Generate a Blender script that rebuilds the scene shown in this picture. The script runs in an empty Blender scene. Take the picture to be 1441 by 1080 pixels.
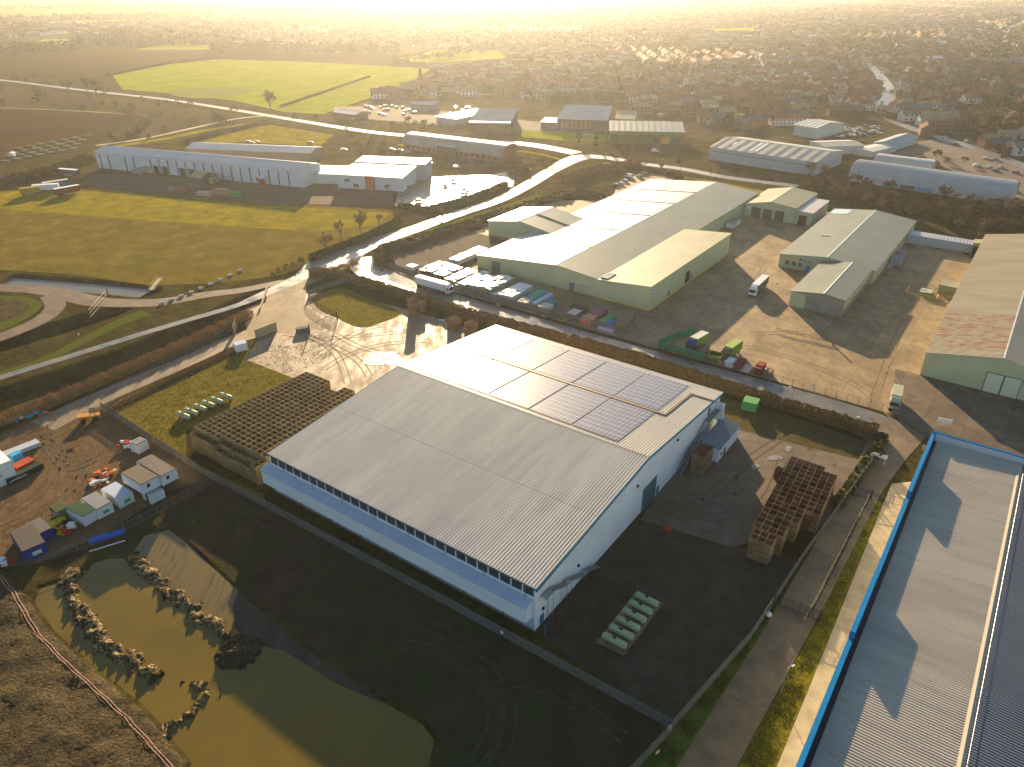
import bpy, bmesh, math, random
import numpy as np
from mathutils import Vector, Matrix, noise as mnoise
D = bpy.data
SC = bpy.context.scene
COL = SC.collection
R = math.radians
# ------------------------------------------------------------------ camera
F_PX, HOR, CAM_H = 1050.0, -35.0, 100.0          # focal length (px of a 1441 px wide frame), horizon row, height
PITCH = math.atan((540 - HOR) / F_PX)
cam_d = D.cameras.new('camera'); cam = D.objects.new('camera', cam_d); COL.objects.link(cam)
cam.location = (0, 0, CAM_H); cam.rotation_euler = (math.pi / 2 - PITCH, 0, 0)
cam_d.sensor_width = 36.0; cam_d.lens = 36.0 * F_PX / 1441.0
cam_d.clip_start = 0.5; cam_d.clip_end = 30000
SC.camera = cam
# ------------------------------------------------------------------ light
SUN_EL, SUN_AZ = R(11.5), R(-4.5)                # azimuth clockwise from +Y (the view direction)
w = D.worlds.new('World'); SC.world = w; w.use_nodes = True
nt = w.node_tree; nt.nodes.clear()
sky = nt.nodes.new('ShaderNodeTexSky'); sky.sky_type = 'NISHITA'; sky.sun_disc = False
sky.sun_elevation = SUN_EL; sky.sun_rotation = SUN_AZ; sky.air_density = 1.0; sky.dust_density = 0.5; sky.ozone_density = 1.8
bg = nt.nodes.new('ShaderNodeBackground'); bg.inputs['Strength'].default_value = 0.064
wo = nt.nodes.new('ShaderNodeOutputWorld')
nt.links.new(sky.outputs[0], bg.inputs[0]); nt.links.new(bg.outputs[0], wo.inputs[0])
sd = D.lights.new('sun', 'SUN'); sun = D.objects.new('sun', sd); COL.objects.link(sun)
sd.energy = 5.0; sd.angle = R(0.55); sd.color = (1.0, 0.76, 0.46)
sdir = Vector((math.sin(SUN_AZ) * math.cos(SUN_EL), math.cos(SUN_AZ) * math.cos(SUN_EL), math.sin(SUN_EL)))
sun.rotation_euler = sdir.to_track_quat('Z', 'Y').to_euler(); sun.location = (0, 0, 300)
SC.view_settings.view_transform = 'Standard'; SC.view_settings.look = 'None'
SC.view_settings.exposure = 1.84; SC.view_settings.gamma = 1.0
SC.cycles.max_bounces = 5; SC.cycles.diffuse_bounces = 2; SC.cycles.glossy_bounces = 2
SC.cycles.transmission_bounces = 2; SC.cycles.volume_bounces = 1; SC.cycles.transparent_max_bounces = 8
SC.cycles.sample_clamp_indirect = 4.0; SC.cycles.use_denoising = True
# ------------------------------------------------------------------ mapping photo pixel <-> world, and the estate's own grid
def G(px, py, z=0.0):
    a = (px - 720.5) / F_PX; b = (540 - py) / F_PX
    d = Vector((a, math.cos(PITCH) + b * math.sin(PITCH), -math.sin(PITCH) + b * math.cos(PITCH)))
    t = (z - CAM_H) / d.z
    return Vector((d.x * t, d.y * t, z))
def PX(p):
    x, y, z = p[0], p[1], p[2] - CAM_H
    dz = y * math.cos(PITCH) - z * math.sin(PITCH); up = y * math.sin(PITCH) + z * math.cos(PITCH)
    return 720.5 + F_PX * x / dz, 540 - F_PX * up / dz
EST_A = R(-35.5)
EU = Vector((math.cos(EST_A), math.sin(EST_A), 0)); EV = Vector((-EU.y, EU.x, 0))
EO = G(752, 889)
def E(u, v, z=0.0): p = EO + EU * u + EV * v; return Vector((p.x, p.y, z))
def toE(p): q = Vector((p[0], p[1], 0)) - EO; return q.dot(EU), q.dot(EV)
# ------------------------------------------------------------------ materials
MATS = {}
def mat(name, c1, c2=None, scale=4.0, rough=0.85, metal=0.0, bump=0.0, bscale=None, lo=0.35, hi=0.65, coord='world',
        stretch=(1, 1, 1), rot=0.0, grid=None, c3=None, s3=40.0, f3=0.35, spec=0.08, rib=None, detail=6.0, rlo=None):
    """c1..c2 blended by noise; c3 a finer second blend; rib=(pitch, axis, strength) a ribbed-sheet bump"""
    if name in MATS: return MATS[name]
    m = D.materials.new(name); m.use_nodes = True; MATS[name] = m
    t = m.node_tree; n = t.nodes; l = t.links
    bs = n['Principled BSDF']; bs.inputs['Roughness'].default_value = rough; bs.inputs['Metallic'].default_value = metal
    bs.inputs['Specular IOR Level'].default_value = spec
    if coord == 'world': src = n.new('ShaderNodeNewGeometry').outputs['Position']
    else: src = n.new('ShaderNodeTexCoord').outputs['Object']
    mp = n.new('ShaderNodeMapping'); mp.inputs['Rotation'].default_value = (0, 0, rot); mp.inputs['Scale'].default_value = stretch
    l.new(src, mp.inputs['Vector'])
    def nz(s, d=detail):
        k = n.new('ShaderNodeTexNoise'); k.inputs['Scale'].default_value = s; k.inputs['Detail'].default_value = d
        k.inputs['Roughness'].default_value = 0.6; l.new(mp.outputs[0], k.inputs['Vector']); return k
    def mix(a, b, f, typ='MIX', fv=None):
        x = n.new('ShaderNodeMix'); x.data_type = 'RGBA'; x.blend_type = typ
        for s, v in (('A', a), ('B', b)):
            i = [q for q in x.inputs if q.name == s and q.type == 'RGBA'][0]
            if isinstance(v, tuple): i.default_value = (*v, 1)
            else: l.new(v, i)
        if f is not None: l.new(f, x.inputs[0])
        else: x.inputs[0].default_value = fv
        return [q for q in x.outputs if q.type == 'RGBA'][0]
    cur = c1
    if c2 is not None:
        k = nz(1.0 / scale); r = n.new('ShaderNodeMapRange'); r.inputs[1].default_value = lo; r.inputs[2].default_value = hi
        l.new(k.outputs[0], r.inputs[0]); cur = mix(c1, c2, r.outputs[0])
        if rlo is not None:
            r2 = n.new('ShaderNodeMapRange'); r2.inputs[1].default_value = lo; r2.inputs[2].default_value = hi
            r2.inputs[3].default_value = rough; r2.inputs[4].default_value = rlo
            l.new(k.outputs[0], r2.inputs[0]); l.new(r2.outputs[0], bs.inputs['Roughness'])
    if c3 is not None:
        k = nz(1.0 / s3 if s3 > 0 else 1, 3.0); r = n.new('ShaderNodeMapRange'); r.inputs[1].default_value = 0.45; r.inputs[2].default_value = 0.7
        r.inputs[4].default_value = f3; l.new(k.outputs[0], r.inputs[0]); cur = mix(cur, c3, r.outputs[0])
    if grid:                                     # slab joints: (pitch_x, pitch_y, rotation)
        m2 = n.new('ShaderNodeMapping'); m2.inputs['Rotation'].default_value = (0, 0, grid[2]); l.new(src, m2.inputs['Vector'])
        bt = n.new('ShaderNodeTexBrick'); bt.offset = 0; bt.inputs['Scale'].default_value = 1; bt.inputs['Brick Width'].default_value = grid[0]; bt.inputs['Row Height'].default_value = grid[1]
        bt.inputs['Mortar Size'].default_value = .05; bt.inputs['Color1'].default_value = (1, 1, 1, 1); bt.inputs['Color2'].default_value = (.80, .79, .77, 1); bt.inputs['Mortar'].default_value = (.48, .45, .42, 1); l.new(m2.outputs[0], bt.inputs['Vector'])
        cur = mix(cur, bt.outputs['Color'], None, 'MULTIPLY', 1.0)
    if isinstance(cur, tuple): bs.inputs['Base Color'].default_value = (*cur, 1)
    else: l.new(cur, bs.inputs['Base Color'])
    last = None
    if bump:
        k = nz(1.0 / (bscale or scale), 8.0); b = n.new('ShaderNodeBump'); b.inputs['Strength'].default_value = bump
        b.inputs['Distance'].default_value = 0.5 * (bscale or scale); l.new(k.outputs[0], b.inputs['Height']); last = b
    if rib:
        pitch, axis, st = rib
        sp = n.new('ShaderNodeSeparateXYZ'); tc = n.new('ShaderNodeTexCoord'); l.new(tc.outputs['Object'], sp.inputs[0])
        mu = n.new('ShaderNodeMath'); mu.operation = 'MULTIPLY'; mu.inputs[1].default_value = 2 * math.pi / pitch; l.new(sp.outputs[axis], mu.inputs[0])
        si = n.new('ShaderNodeMath'); si.operation = 'SINE'; l.new(mu.outputs[0], si.inputs[0])
        b = n.new('ShaderNodeBump'); b.inputs['Strength'].default_value = st; b.inputs['Distance'].default_value = pitch * 0.12
        l.new(si.outputs[0], b.inputs['Height'])
        if last: l.new(last.outputs[0], b.inputs['Normal'])
        last = b
    if last: l.new(last.outputs[0], bs.inputs['Normal'])
    return m
# ------------------------------------------------------------------ objects
def tag(o, label=None, cat=None, group=None, kind=None):
    if label: o['label'] = label
    if cat: o['category'] = cat
    if group: o['group'] = group
    if kind: o['kind'] = kind
    return o
def empty(name, loc, rz=0.0, label=None, cat=None, group=None):
    o = D.objects.new(name, None); COL.objects.link(o); o.location = loc; o.rotation_euler = (0, 0, rz)
    o.empty_display_size = 0.5
    return tag(o, label, cat, group)
def link(name, me, parent=None, loc=None, rz=0.0):
    o = D.objects.new(name, me); COL.objects.link(o)
    if parent is not None: o.parent = parent
    if loc is not None: o.location = loc
    o.rotation_euler = (0, 0, rz)
    return o
def copy_tree(o, parent=None, loc=None, rz=None):
    c = o.copy(); COL.objects.link(c)
    if parent is not None: c.parent = parent
    if loc is not None: c.location = loc
    if rz is not None: c.rotation_euler = (0, 0, rz)
    for ch in list(o.children): copy_tree(ch, c)
    return c
class MB:
    def __init__(s): s.v = []; s.f = []; s.mi = []; s.m = []
    def mid(s, m):
        if m is None: return 0
        if m not in s.m: s.m.append(m)
        return s.m.index(m)
    def face(s, pts, m=None):
        k = len(s.v); s.v += [tuple(p) for p in pts]; s.f.append(tuple(range(k, k + len(pts)))); s.mi.append(s.mid(m))
    def hexa(s, p, m=None):            # 8 points: bottom 4 ccw, top 4 ccw
        k = len(s.v); s.v += [tuple(q) for q in p]
        for f in ((3, 2, 1, 0), (4, 5, 6, 7), (0, 1, 5, 4), (1, 2, 6, 5), (2, 3, 7, 6), (3, 0, 4, 7)):
            s.f.append(tuple(k + i for i in f)); s.mi.append(s.mid(m))
        return s
    def box(s, x0, x1, y0, y1, z0, z1, m=None):
        return s.hexa([(x0, y0, z0), (x1, y0, z0), (x1, y1, z0), (x0, y1, z0), (x0, y0, z1), (x1, y0, z1), (x1, y1, z1), (x0, y1, z1)], m)
    def prism(s, prof, y0, y1, m=None, axis='y'):      # profile (a, z) extruded along y (or x)
        n = len(prof); k = len(s.v)
        for y in (y0, y1):
            for a, z in prof: s.v.append((a, y, z) if axis == 'y' else (y, a, z))
        s.f.append(tuple(k + i for i in range(n))); s.f.append(tuple(k + n + i for i in reversed(range(n)))); s.mi += [s.mid(m)] * 2
        for i in range(n):
            j = (i + 1) % n; s.f.append((k + i, k + n + i, k + n + j, k + j)); s.mi.append(s.mid(m))
        return s
    def bar(s, a, b, r=0.05, m=None, n=4, r2=None):
        a = Vector(a); b = Vector(b); d = (b - a)
        if d.length < 1e-6: return s
        d.normalize(); x = d.orthogonal().normalized(); y = d.cross(x); k = len(s.v); r2 = r if r2 is None else r2
        for c, rr in ((a, r), (b, r2)):
            for i in range(n):
                t = 2 * math.pi * (i + 0.5) / n; s.v.append(tuple(c + x * (rr * math.cos(t)) + y * (rr * math.sin(t))))
        for i in range(n): s.f.append((k + i, k + (i + 1) % n, k + n + (i + 1) % n, k + n + i)); s.mi.append(s.mid(m))
        s.f.append(tuple(k + i for i in reversed(range(n)))); s.f.append(tuple(k + n + i for i in range(n))); s.mi += [s.mid(m)] * 2
        return s
    def lathe(s, prof, m=None, n=16, axis='z', c=(0, 0, 0)):   # profile (r, h)
        k = len(s.v)
        for r, h in prof:
            for i in range(n):
                t = 2 * math.pi * i / n; a, b = r * math.cos(t), r * math.sin(t)
                s.v.append({'z': (c[0] + a, c[1] + b, c[2] + h), 'x': (c[0] + h, c[1] + a, c[2] + b), 'y': (c[0] + b, c[1] + h, c[2] + a)}[axis])
        for j in range(len(prof) - 1):
            for i in range(n):
                s.f.append((k + j * n + i, k + j * n + (i + 1) % n, k + (j + 1) * n + (i + 1) % n, k + (j + 1) * n + i)); s.mi.append(s.mid(m))
        s.f.append(tuple(k + i for i in reversed(range(n)))); s.f.append(tuple(k + (len(prof) - 1) * n + i for i in range(n))); s.mi += [s.mid(m)] * 2
        return s
    def mesh(s, name, smooth=False):
        me = D.meshes.new(name); me.from_pydata(s.v, [], s.f); 
        for m in s.m: me.materials.append(m)
        if len(s.m) > 1: me.polygons.foreach_set('material_index', s.mi)
        if smooth: me.polygons.foreach_set('use_smooth', [True] * len(me.polygons))
        me.update(); return me
    def build(s, name, m=None, parent=None, loc=None, rz=0.0, smooth=False):
        if not s.m and m is not None: s.m = [m]
        elif m is not None and m not in s.m: s.m.append(m)
        return link(name, s.mesh(name, smooth), parent, loc, rz)
def quads(name, P, X, Y, m, mi=None, mats=None):
    """many loose quads: centres P, half axes X, Y (numpy n x 3)"""
    n = len(P); V = np.empty((n, 4, 3)); V[:, 0] = P - X - Y; V[:, 1] = P + X - Y; V[:, 2] = P + X + Y; V[:, 3] = P - X + Y
    me = D.meshes.new(name); me.vertices.add(4 * n); me.vertices.foreach_set('co', V.reshape(-1))
    me.loops.add(4 * n); me.loops.foreach_set('vertex_index', np.arange(4 * n, dtype=np.int32))
    me.polygons.add(n); me.polygons.foreach_set('loop_start', np.arange(0, 4 * n, 4, dtype=np.int32))
    for q in (mats or [m]): me.materials.append(q)
    if mi is not None: me.polygons.foreach_set('material_index', np.asarray(mi, dtype=np.int32))
    me.update(calc_edges=True); return me
def rand_dirs(rng, n):
    v = rng.normal(size=(n, 3)); return v / np.linalg.norm(v, axis=1, keepdims=True)
# ================================================================== GROUND
GR = {}
def seg_d(p, a, b):
    ax, ay = a[0], a[1]; dx, dy = b[0] - ax, b[1] - ay; L = dx * dx + dy * dy
    t = max(0.0, min(1.0, ((p[0] - ax) * dx + (p[1] - ay) * dy) / L)) if L else 0
    return math.hypot(p[0] - ax - t * dx, p[1] - ay - t * dy)
def line_d(p, pts): return min(seg_d(p, pts[i], pts[i + 1]) for i in range(len(pts) - 1))
def inpoly(p, poly):
    x, y = p[0], p[1]; c = False; j = len(poly) - 1
    for i in range(len(poly)):
        xi, yi = poly[i][0], poly[i][1]; xj, yj = poly[j][0], poly[j][1]
        if (yi > y) != (yj > y) and x < (xj - xi) * (y - yi) / (yj - yi) + xi: c = not c
        j = i
    return c
def gp(l): return [G(*p) for p in l]
# trenches: (centre line, half width at top, flat half width at bottom, depth)
TR = [
 (gp([(-140, 610), (-60, 585), (0, 562), (90, 532), (190, 498), (300, 452), (352, 424), (372, 412)]), 7.5, 1.6, 3.2),
 (gp([(-80, 384), (0, 393), (70, 398), (130, 403), (205, 410)]), 6.0, 2.6, 2.2),
 (gp([(-60, 500), (0, 486), (60, 468), (120, 450), (158, 437)]), 6.5, 1.4, 2.8),
 (gp([(560, 342), (620, 318), (700, 285), (780, 262)]), 3.5, .8, 1.2),
]
# banks of spoil round the settling ponds
BANK_L = gp([(113, 800), (97, 822), (107, 850), (124, 880), (150, 905), (180, 928), (206, 943), (218, 950)])
BANK_M = gp([(184, 784), (215, 812), (245, 838), (278, 864), (300, 880), (318, 895)])
BANK_R = gp([(262, 955), (282, 968), (295, 966), (283, 985), (268, 1003), (245, 1018), (228, 1025)])
MOUND = G(335, 916)
POND = gp([(42, 848), (52, 825), (95, 812), (118, 795), (150, 783), (178, 782), (200, 752), (240, 742), (262, 758), (330, 820), (420, 900),
           (530, 975), (600, 1015), (618, 1040), (608, 1085), (560, 1160), (180, 1160), (262, 1075), (200, 1000), (120, 935), (70, 890)])
PB = (min(p.x for p in POND) - 12, max(p.x for p in POND) + 12, min(p.y for p in POND) - 12, max(p.y for p in POND) + 12)
POND_RIM = POND + [POND[0]]
def fbm(x, y, s, o=4): return mnoise.fractal(Vector((x / s, y / s, 3.7)), 0.6, 2.1, o)
SPOIL = gp([(-60, 800), (0, 800), (42, 848), (70, 890), (120, 935), (200, 1000), (262, 1075), (300, 1160), (-60, 1160)])
def hgt(x, y):
    p = (x, y); z = 0.0
    for pts, hw, fw, dep in TR:
        d = line_d(p, pts)
        if d < hw:
            t = min(1.0, (hw - d) / (hw - fw)); t = t * t * (3 - 2 * t); z = min(z, -dep * t + 0.25 * fbm(x, y, 2.2) * min(1, t * 2))
    if PB[0] < x < PB[1] and PB[2] < y < PB[3]:
        d = line_d(p, POND_RIM); ins = inpoly(p, POND)
        zz = -0.55 * min(1, d / 2.5) if ins else 0.10 * math.exp(-d / 2)
        z = min(z, zz) if ins else z + zz
        for pts, hw, hh in ((BANK_L, 1.5, .8), (BANK_M, 1.4, .8), (BANK_R, .9, .6)):
            d = line_d(p, pts) + 1.1 * fbm(x + 9, y, 2.2) + .35 * fbm(x, y + 4, .8)
            if d < hw: z = max(z, -0.5 + (hh + 0.15 * abs(fbm(x, y, .9)) + 0.7 * fbm(x + 3, y, 2.6)) * (1 - (d / hw) ** 2))
        d = math.hypot(x - MOUND.x, y - MOUND.y) + 0.8 * fbm(x, y, 2.5)
        if d < 4.2: z = max(z, -0.5 + (1.7 + 0.5 * fbm(x, y, 1.3)) * (1 - (d / 4.2) ** 2))
    if inpoly(p, SPOIL): 
        d = line_d(p, SPOIL[2:8]); k = min(1, d / 3.0); z += k * (0.3 + 0.38 * fbm(x, y, 7.0, 6) + 0.10 * fbm(x, y, 1.6))
    return z
def ax(fine0, fine1, st, far, g=1.35):
    a = list(np.arange(fine0, fine1 + 1e-6, st)); s = st; x = fine1
    while x < far: s *= g; x += s; a.append(x)
    s = st; x = fine0
    while x > -far: s *= g; x -= s; a.insert(0, x)
    return a
XS = ax(-190, -8, 0.8, 9000); YS = [y for y in ax(50, 300, 0.8, 9500)]
# finer lines through the ponds
XS = sorted(set(XS) | set(round(x, 3) for x in np.arange(-95.0, -38.0, 0.4))); YS = sorted(set(YS) | set(round(y, 3) for y in np.arange(66.0, 124.0, 0.4)))
def build_ground():
    nx, ny = len(XS), len(YS); V = []
    for y in YS:
        for x in XS:
            V.append((x, y, hgt(x, y) if (-190 < x < -8 and 50 < y < 300) else 0.0))
    Fc = [(j * nx + i, j * nx + i + 1, (j + 1) * nx + i + 1, (j + 1) * nx + i) for j in range(ny - 1) for i in range(nx - 1)]
    me = D.meshes.new('ground'); me.from_pydata(V, [], Fc); me.polygons.foreach_set('use_smooth', [True] * len(me.polygons))
    me.materials.append(GM['base']); return tag(link('ground', me), kind='structure')
def patch(name, pts, m, lay, relief=False, cell=1.0, kind='structure', zadd=0.0, lift=0.035):
    """a sheet over polygon pts (world xy); relief=True follows the terrain"""
    bm = bmesh.new(); vs = [bm.verts.new((p[0], p[1], 0)) for p in pts]; f = bm.faces.new(vs)
    bmesh.ops.triangulate(bm, faces=[f])
    off = 0.006 * lay
    if relief:
        x0 = min(p[0] for p in pts); x1 = max(p[0] for p in pts); y0 = min(p[1] for p in pts); y1 = max(p[1] for p in pts)
        x = math.ceil(x0 / cell) * cell
        while x < x1: bmesh.ops.bisect_plane(bm, geom=bm.verts[:] + bm.edges[:] + bm.faces[:], plane_co=(x, 0, 0), plane_no=(1, 0, 0)); x += cell
        y = math.ceil(y0 / cell) * cell
        while y < y1: bmesh.ops.bisect_plane(bm, geom=bm.verts[:] + bm.edges[:] + bm.faces[:], plane_co=(0, y, 0), plane_no=(0, 1, 0)); y += cell
        for v_ in bm.verts: v_.co.z = hgt(v_.co.x, v_.co.y) + off + lift
    else:
        for v_ in bm.verts: v_.co.z = off + zadd
    bm.normal_update()
    for q in bm.faces:
        if q.normal.z < 0: q.normal_flip()
        q.smooth = relief
    me = D.meshes.new(name); bm.to_mesh(me); bm.free(); me.materials.append(m)
    return tag(link(name, me), kind=kind)
def strip(pts, wds):
    """outline of a ribbon along a centre line; wds = width or a list of widths"""
    if not isinstance(wds, (list, tuple)): wds = [wds] * len(pts)
    L, Rr = [], []
    for i, p in enumerate(pts):
        a = pts[max(0, i - 1)]; b = pts[min(len(pts) - 1, i + 1)]
        d = Vector((b[0] - a[0], b[1] - a[1], 0)).normalized(); n = Vector((-d.y, d.x, 0)) * wds[i] / 2
        q = Vector((p[0], p[1], 0)); L.append(q + n); Rr.append(q - n)
    return L + Rr[::-1]
def smooth(pts, k=4):
    P = [Vector((p[0], p[1], 0)) for p in pts]; out = []
    for i in range(len(P) - 1):
        a = P[max(0, i - 1)]; b = P[i]; c = P[i + 1]; d = P[min(len(P) - 1, i + 2)]
        for j in range(k):
            t = j / k; out.append(0.5 * ((2 * b) + (c - a) * t + (2 * a - 5 * b + 4 * c - d) * t * t + (3 * b - a - 3 * c + d) * t ** 3))
    return out + [P[-1]]
def ribbon(name, pts, wd, m, lay, k=4, **kw):
    """road as consecutive quads (no long triangles), one mesh"""
    P = smooth(pts, k); n = len(P)
    ws = wd if isinstance(wd, (list, tuple)) else [wd] * len(pts)
    W_ = [ws[min(len(ws) - 1, i // k)] + (ws[min(len(ws) - 1, i // k + 1)] - ws[min(len(ws) - 1, i // k)]) * ((i % k) / k) for i in range(n)]
    o = strip(P, W_); L = o[:n]; Q = o[n:][::-1]; b = MB(); z = 0.006 * lay
    for i in range(n - 1): b.face([(Q[i].x, Q[i].y, z), (Q[i + 1].x, Q[i + 1].y, z), (L[i + 1].x, L[i + 1].y, z), (L[i].x, L[i].y, z)])
    return tag(b.build(name, m), kind='structure')
GM = {}
GM['base'] = mat('dry_grass_ground', spec=0, c1=(.062, .052, .016), c2=(.036, .026, .010), scale=9, bump=.25, bscale=1.5, c3=(.10, .085, .03), s3=1.5, f3=.5, lo=.4, hi=.6)
GM['soil'] = mat('dark_soil', spec=0, c1=(.045, .031, .018), c2=(.068, .046, .026), scale=5, bump=.6, bscale=.9, c3=(.028, .048, .014), s3=10, f3=.9)
GM['dirt'] = mat('compacted_dirt', spec=0, c1=(.165, .103, .05), c2=(.095, .062, .032), scale=3.5, bump=.55, bscale=.7, c3=(.20, .14, .08), s3=1.2, f3=.5, stretch=(1, .5, 1), rot=.6)
GM['track'] = mat('sandy_track', (.30, .215, .13), (.17, .115, .07), scale=3, rough=.85, rlo=.5, spec=.2, bump=.3, bscale=.5, stretch=(1, .35, 1), rot=-.5)
GM['moss'] = mat('mossy_grass', spec=0, c1=(.195, .15, .024), c2=(.125, .108, .018), scale=2.6, bump=.9, bscale=.6, c3=(.045, .035, .018), s3=1.1, f3=.75)
GM['verge'] = mat('green_verge', spec=0, c1=(.075, .105, .014), c2=(.10, .095, .02), scale=4, bump=.8, bscale=.5, c3=(.035, .045, .012), s3=.7, f3=.6)
GM['yellowgrass'] = mat('yellow_verge', spec=0, c1=(.175, .15, .012), c2=(.085, .075, .014), scale=2, bump=.9, bscale=.35, c3=(.03, .03, .01), s3=.5, f3=.6)
GM['tarmac'] = mat('yard_tarmac', (.095, .072, .052), (.060, .046, .034), scale=5, bump=.25, bscale=.4, c3=(.12, .10, .08), s3=2.5, f3=.4, rough=.9, spec=.02)
GM['concrete'] = mat('yard_concrete', (.38, .27, .14), (.24, .165, .09), scale=8, bump=.2, bscale=.5, c3=(.16, .12, .085), s3=2.5, f3=.55, rough=.75, stretch=(1, .6, 1), rot=.62, grid=(7.5, 12, .62))
GM['concrete2'] = mat('brown_concrete', (.17, .125, .085), (.115, .085, .06), scale=7, bump=.2, bscale=.5, c3=(.22, .17, .12), s3=3, f3=.45, rough=.7, grid=(9, 14, .62))
GM['road'] = mat('wet_road', (.16, .14, .12), (.10, .09, .08), scale=7, rough=.55, bump=.15, bscale=1, rlo=.32, spec=.5)
GM['road2'] = mat('lane_tarmac', (.15, .125, .095), (.09, .076, .06), scale=6, rough=.5, bump=.12, bscale=1, rlo=.25, spec=.4, c3=(.2, .17, .13), s3=1.5, f3=.3)
GM['path'] = mat('pale_path', (.42, .34, .22), (.30, .24, .15), scale=3, bump=.15, bscale=.4)
GM['field'] = mat('winter_field_grass', spec=0, c1=(.26, .20, .010), c2=(.17, .145, .008), scale=12, bump=.3, bscale=1.2, c3=(.15, .09, .02), s3=6, f3=.6)
GM['field_b'] = mat('brown_stubble_field', spec=0, c1=(.15, .10, .020), c2=(.105, .088, .012), scale=14, bump=.3, bscale=1.5, c3=(.20, .15, .03), s3=9, f3=.8)
GM['crop'] = mat('green_crop_field', spec=0, c1=(.26, .27, .004), c2=(.19, .215, .004), scale=25, bump=.3, bscale=2, c3=(.15, .16, .02), s3=8, f3=.4)
GM['plough'] = mat('ploughed_field', spec=0, c1=(.066, .040, .015), c2=(.046, .029, .012), scale=30, bump=.2, bscale=2, stretch=(.25, 1, 1), rot=.2)
GM['mud'] = mat('pale_dried_mud', (.19, .185, .06), (.20, .19, .02), scale=20, rough=.9, spec=0)
GM['town'] = mat('garden_ground', spec=0, c1=(.075, .062, .025), c2=(.055, .042, .022), scale=14, bump=.3, bscale=2, c3=(.14, .11, .07), s3=9, f3=.6)
GM['scrub'] = mat('rough_scrub', spec=0, c1=(.085, .062, .028), c2=(.05, .042, .018), scale=5, bump=.4, bscale=1.2, c3=(.11, .09, .025), s3=2.5, f3=.6)
GM['reed'] = mat('reed_bed', spec=0, c1=(.20, .125, .055), c2=(.13, .08, .035), scale=2, bump=.6, bscale=.5)
GM['puddle'] = mat('shallow_puddle', (.15, .125, .1), (.26, .21, .16), scale=1.6, rough=.16, rlo=.5, spec=.6)
wm = mat('silty_water', (.15, .102, .014), (.115, .08, .014), scale=14, rough=.12, spec=.22, bump=.02, bscale=.6)
wr = mat('canal_water', (.05, .05, .045), rough=.35, spec=.2)
build_ground()
# ---- ponds
patch('pond_water', POND, wm, 1, zadd=-0.16)
patch('canal_water', strip(TR[1][0], 8.0), wr, 1, zadd=-0.95)
# ---- near ground
patch('bare_soil', gp([(240, 690), (300, 672), (330, 690), (550, 805), (760, 918), (948, 1035), (930, 1090), (860, 1160), (560, 1160), (608, 1085), (618, 1040), (600, 1015), (530, 975), (420, 900), (330, 820), (262, 758), (240, 742), (200, 752), (178, 782), (140, 770), (95, 800), (60, 790), (150, 750)]), GM['soil'], 1, relief=True, cell=2.0)
patch('spoil_heap', SPOIL, mat('spoil_earth', (.075, .05, .018), (.022, .018, .008), scale=2.4, bump=1.0, bscale=.5, c3=(.19, .13, .06), s3=.45, f3=.45), 2, relief=True, cell=.8, lift=.13)
patch('dirt_compound', gp([(-60, 640), (0, 610), (60, 585), (150, 560), (152, 582), (215, 620), (290, 672), (235, 712), (150, 760), (60, 792), (0, 800), (-60, 800)]), GM['dirt'], 2)
ribbon('dirt_track', gp([(60, 600), (130, 565), (200, 535), (275, 503), (330, 478), (378, 462)]), [9, 8, 7.5, 7, 7, 8], GM['track'], 3)
patch('mossy_ground', gp([(152, 582), (240, 545), (330, 500), (400, 472), (470, 470), (466, 500), (420, 528), (262, 607), (262, 650), (372, 696), (376, 715), (320, 682), (285, 668)]), GM['moss'], 1)
patch('yard_tarmac', [E(0, 0), E(28, -3.6), E(31, 20), E(33.5, 45), E(20, 41.5), E(-.5, 38.5)], mat('dark_yard', (.075, .052, .034), (.045, .032, .022), scale=3.5, bump=.3, bscale=.5, c3=(.03, .04, .014), s3=6, f3=.6), 4)
patch('yard_concrete', [E(-1, 60), E(1, 38), E(20, 41), E(34, 60), E(36, 92), E(30, 94), E(6, 94), E(4, 80)], GM['concrete2'], 5)
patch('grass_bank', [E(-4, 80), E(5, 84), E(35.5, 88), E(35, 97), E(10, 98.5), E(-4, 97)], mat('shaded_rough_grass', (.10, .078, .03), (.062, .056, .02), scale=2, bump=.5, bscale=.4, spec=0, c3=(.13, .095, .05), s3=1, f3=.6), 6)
patch('sandy_yard', [E(-128, 37), E(-74, 38), E(-74, 83), E(-68, 84), E(-4, 84), E(-4, 92), E(-70, 92), E(-112, 93), E(-145, 90), E(-160, 78), E(-158, 60), E(-140, 52)], GM['track'], 3)
patch('grass_island', smooth(gp([(437, 421), (452, 413), (482, 406), (520, 421), (558, 436), (560, 445), (535, 455), (513, 461), (497, 459), (472, 447), (450, 437), (437, 421)]), 3)[:-1], GM['moss'], 7)
# lower road, gate apron and access road
patch('gate_apron', gp([(380, 404), (438, 378), (470, 345), (520, 350), (500, 372), (432, 402), (428, 430), (470, 462), (400, 468), (350, 475), (345, 455), (372, 430)]), GM['concrete'], 6)
ribbon('estate_road', [E(-166, 122), E(-150, 112), E(-125, 107), E(-90, 106.5), E(-40, 106), E(10, 107), E(30, 106), E(40, 102)], [13, 13, 13, 13, 13, 13, 14, 16], GM['road2'], 5)
ribbon('access_road', [E(38, 110), E(37.3, 96), E(36.6, 76), E(36.3, 50), E(35.6, 28), E(34.3, -2), E(33, -40)], [13, 9.5, 6.8, 6.6, 6.8, 7.2, 7.5], mat('brown_lane', (.215, .142, .070), (.13, .086, .045), scale=5, rough=.6, rlo=.4, spec=.25, bump=.12, bscale=.6, c3=(.26, .18, .09), s3=1.6, f3=.4, grid=(60, 8.5, .62)), 8)
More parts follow.
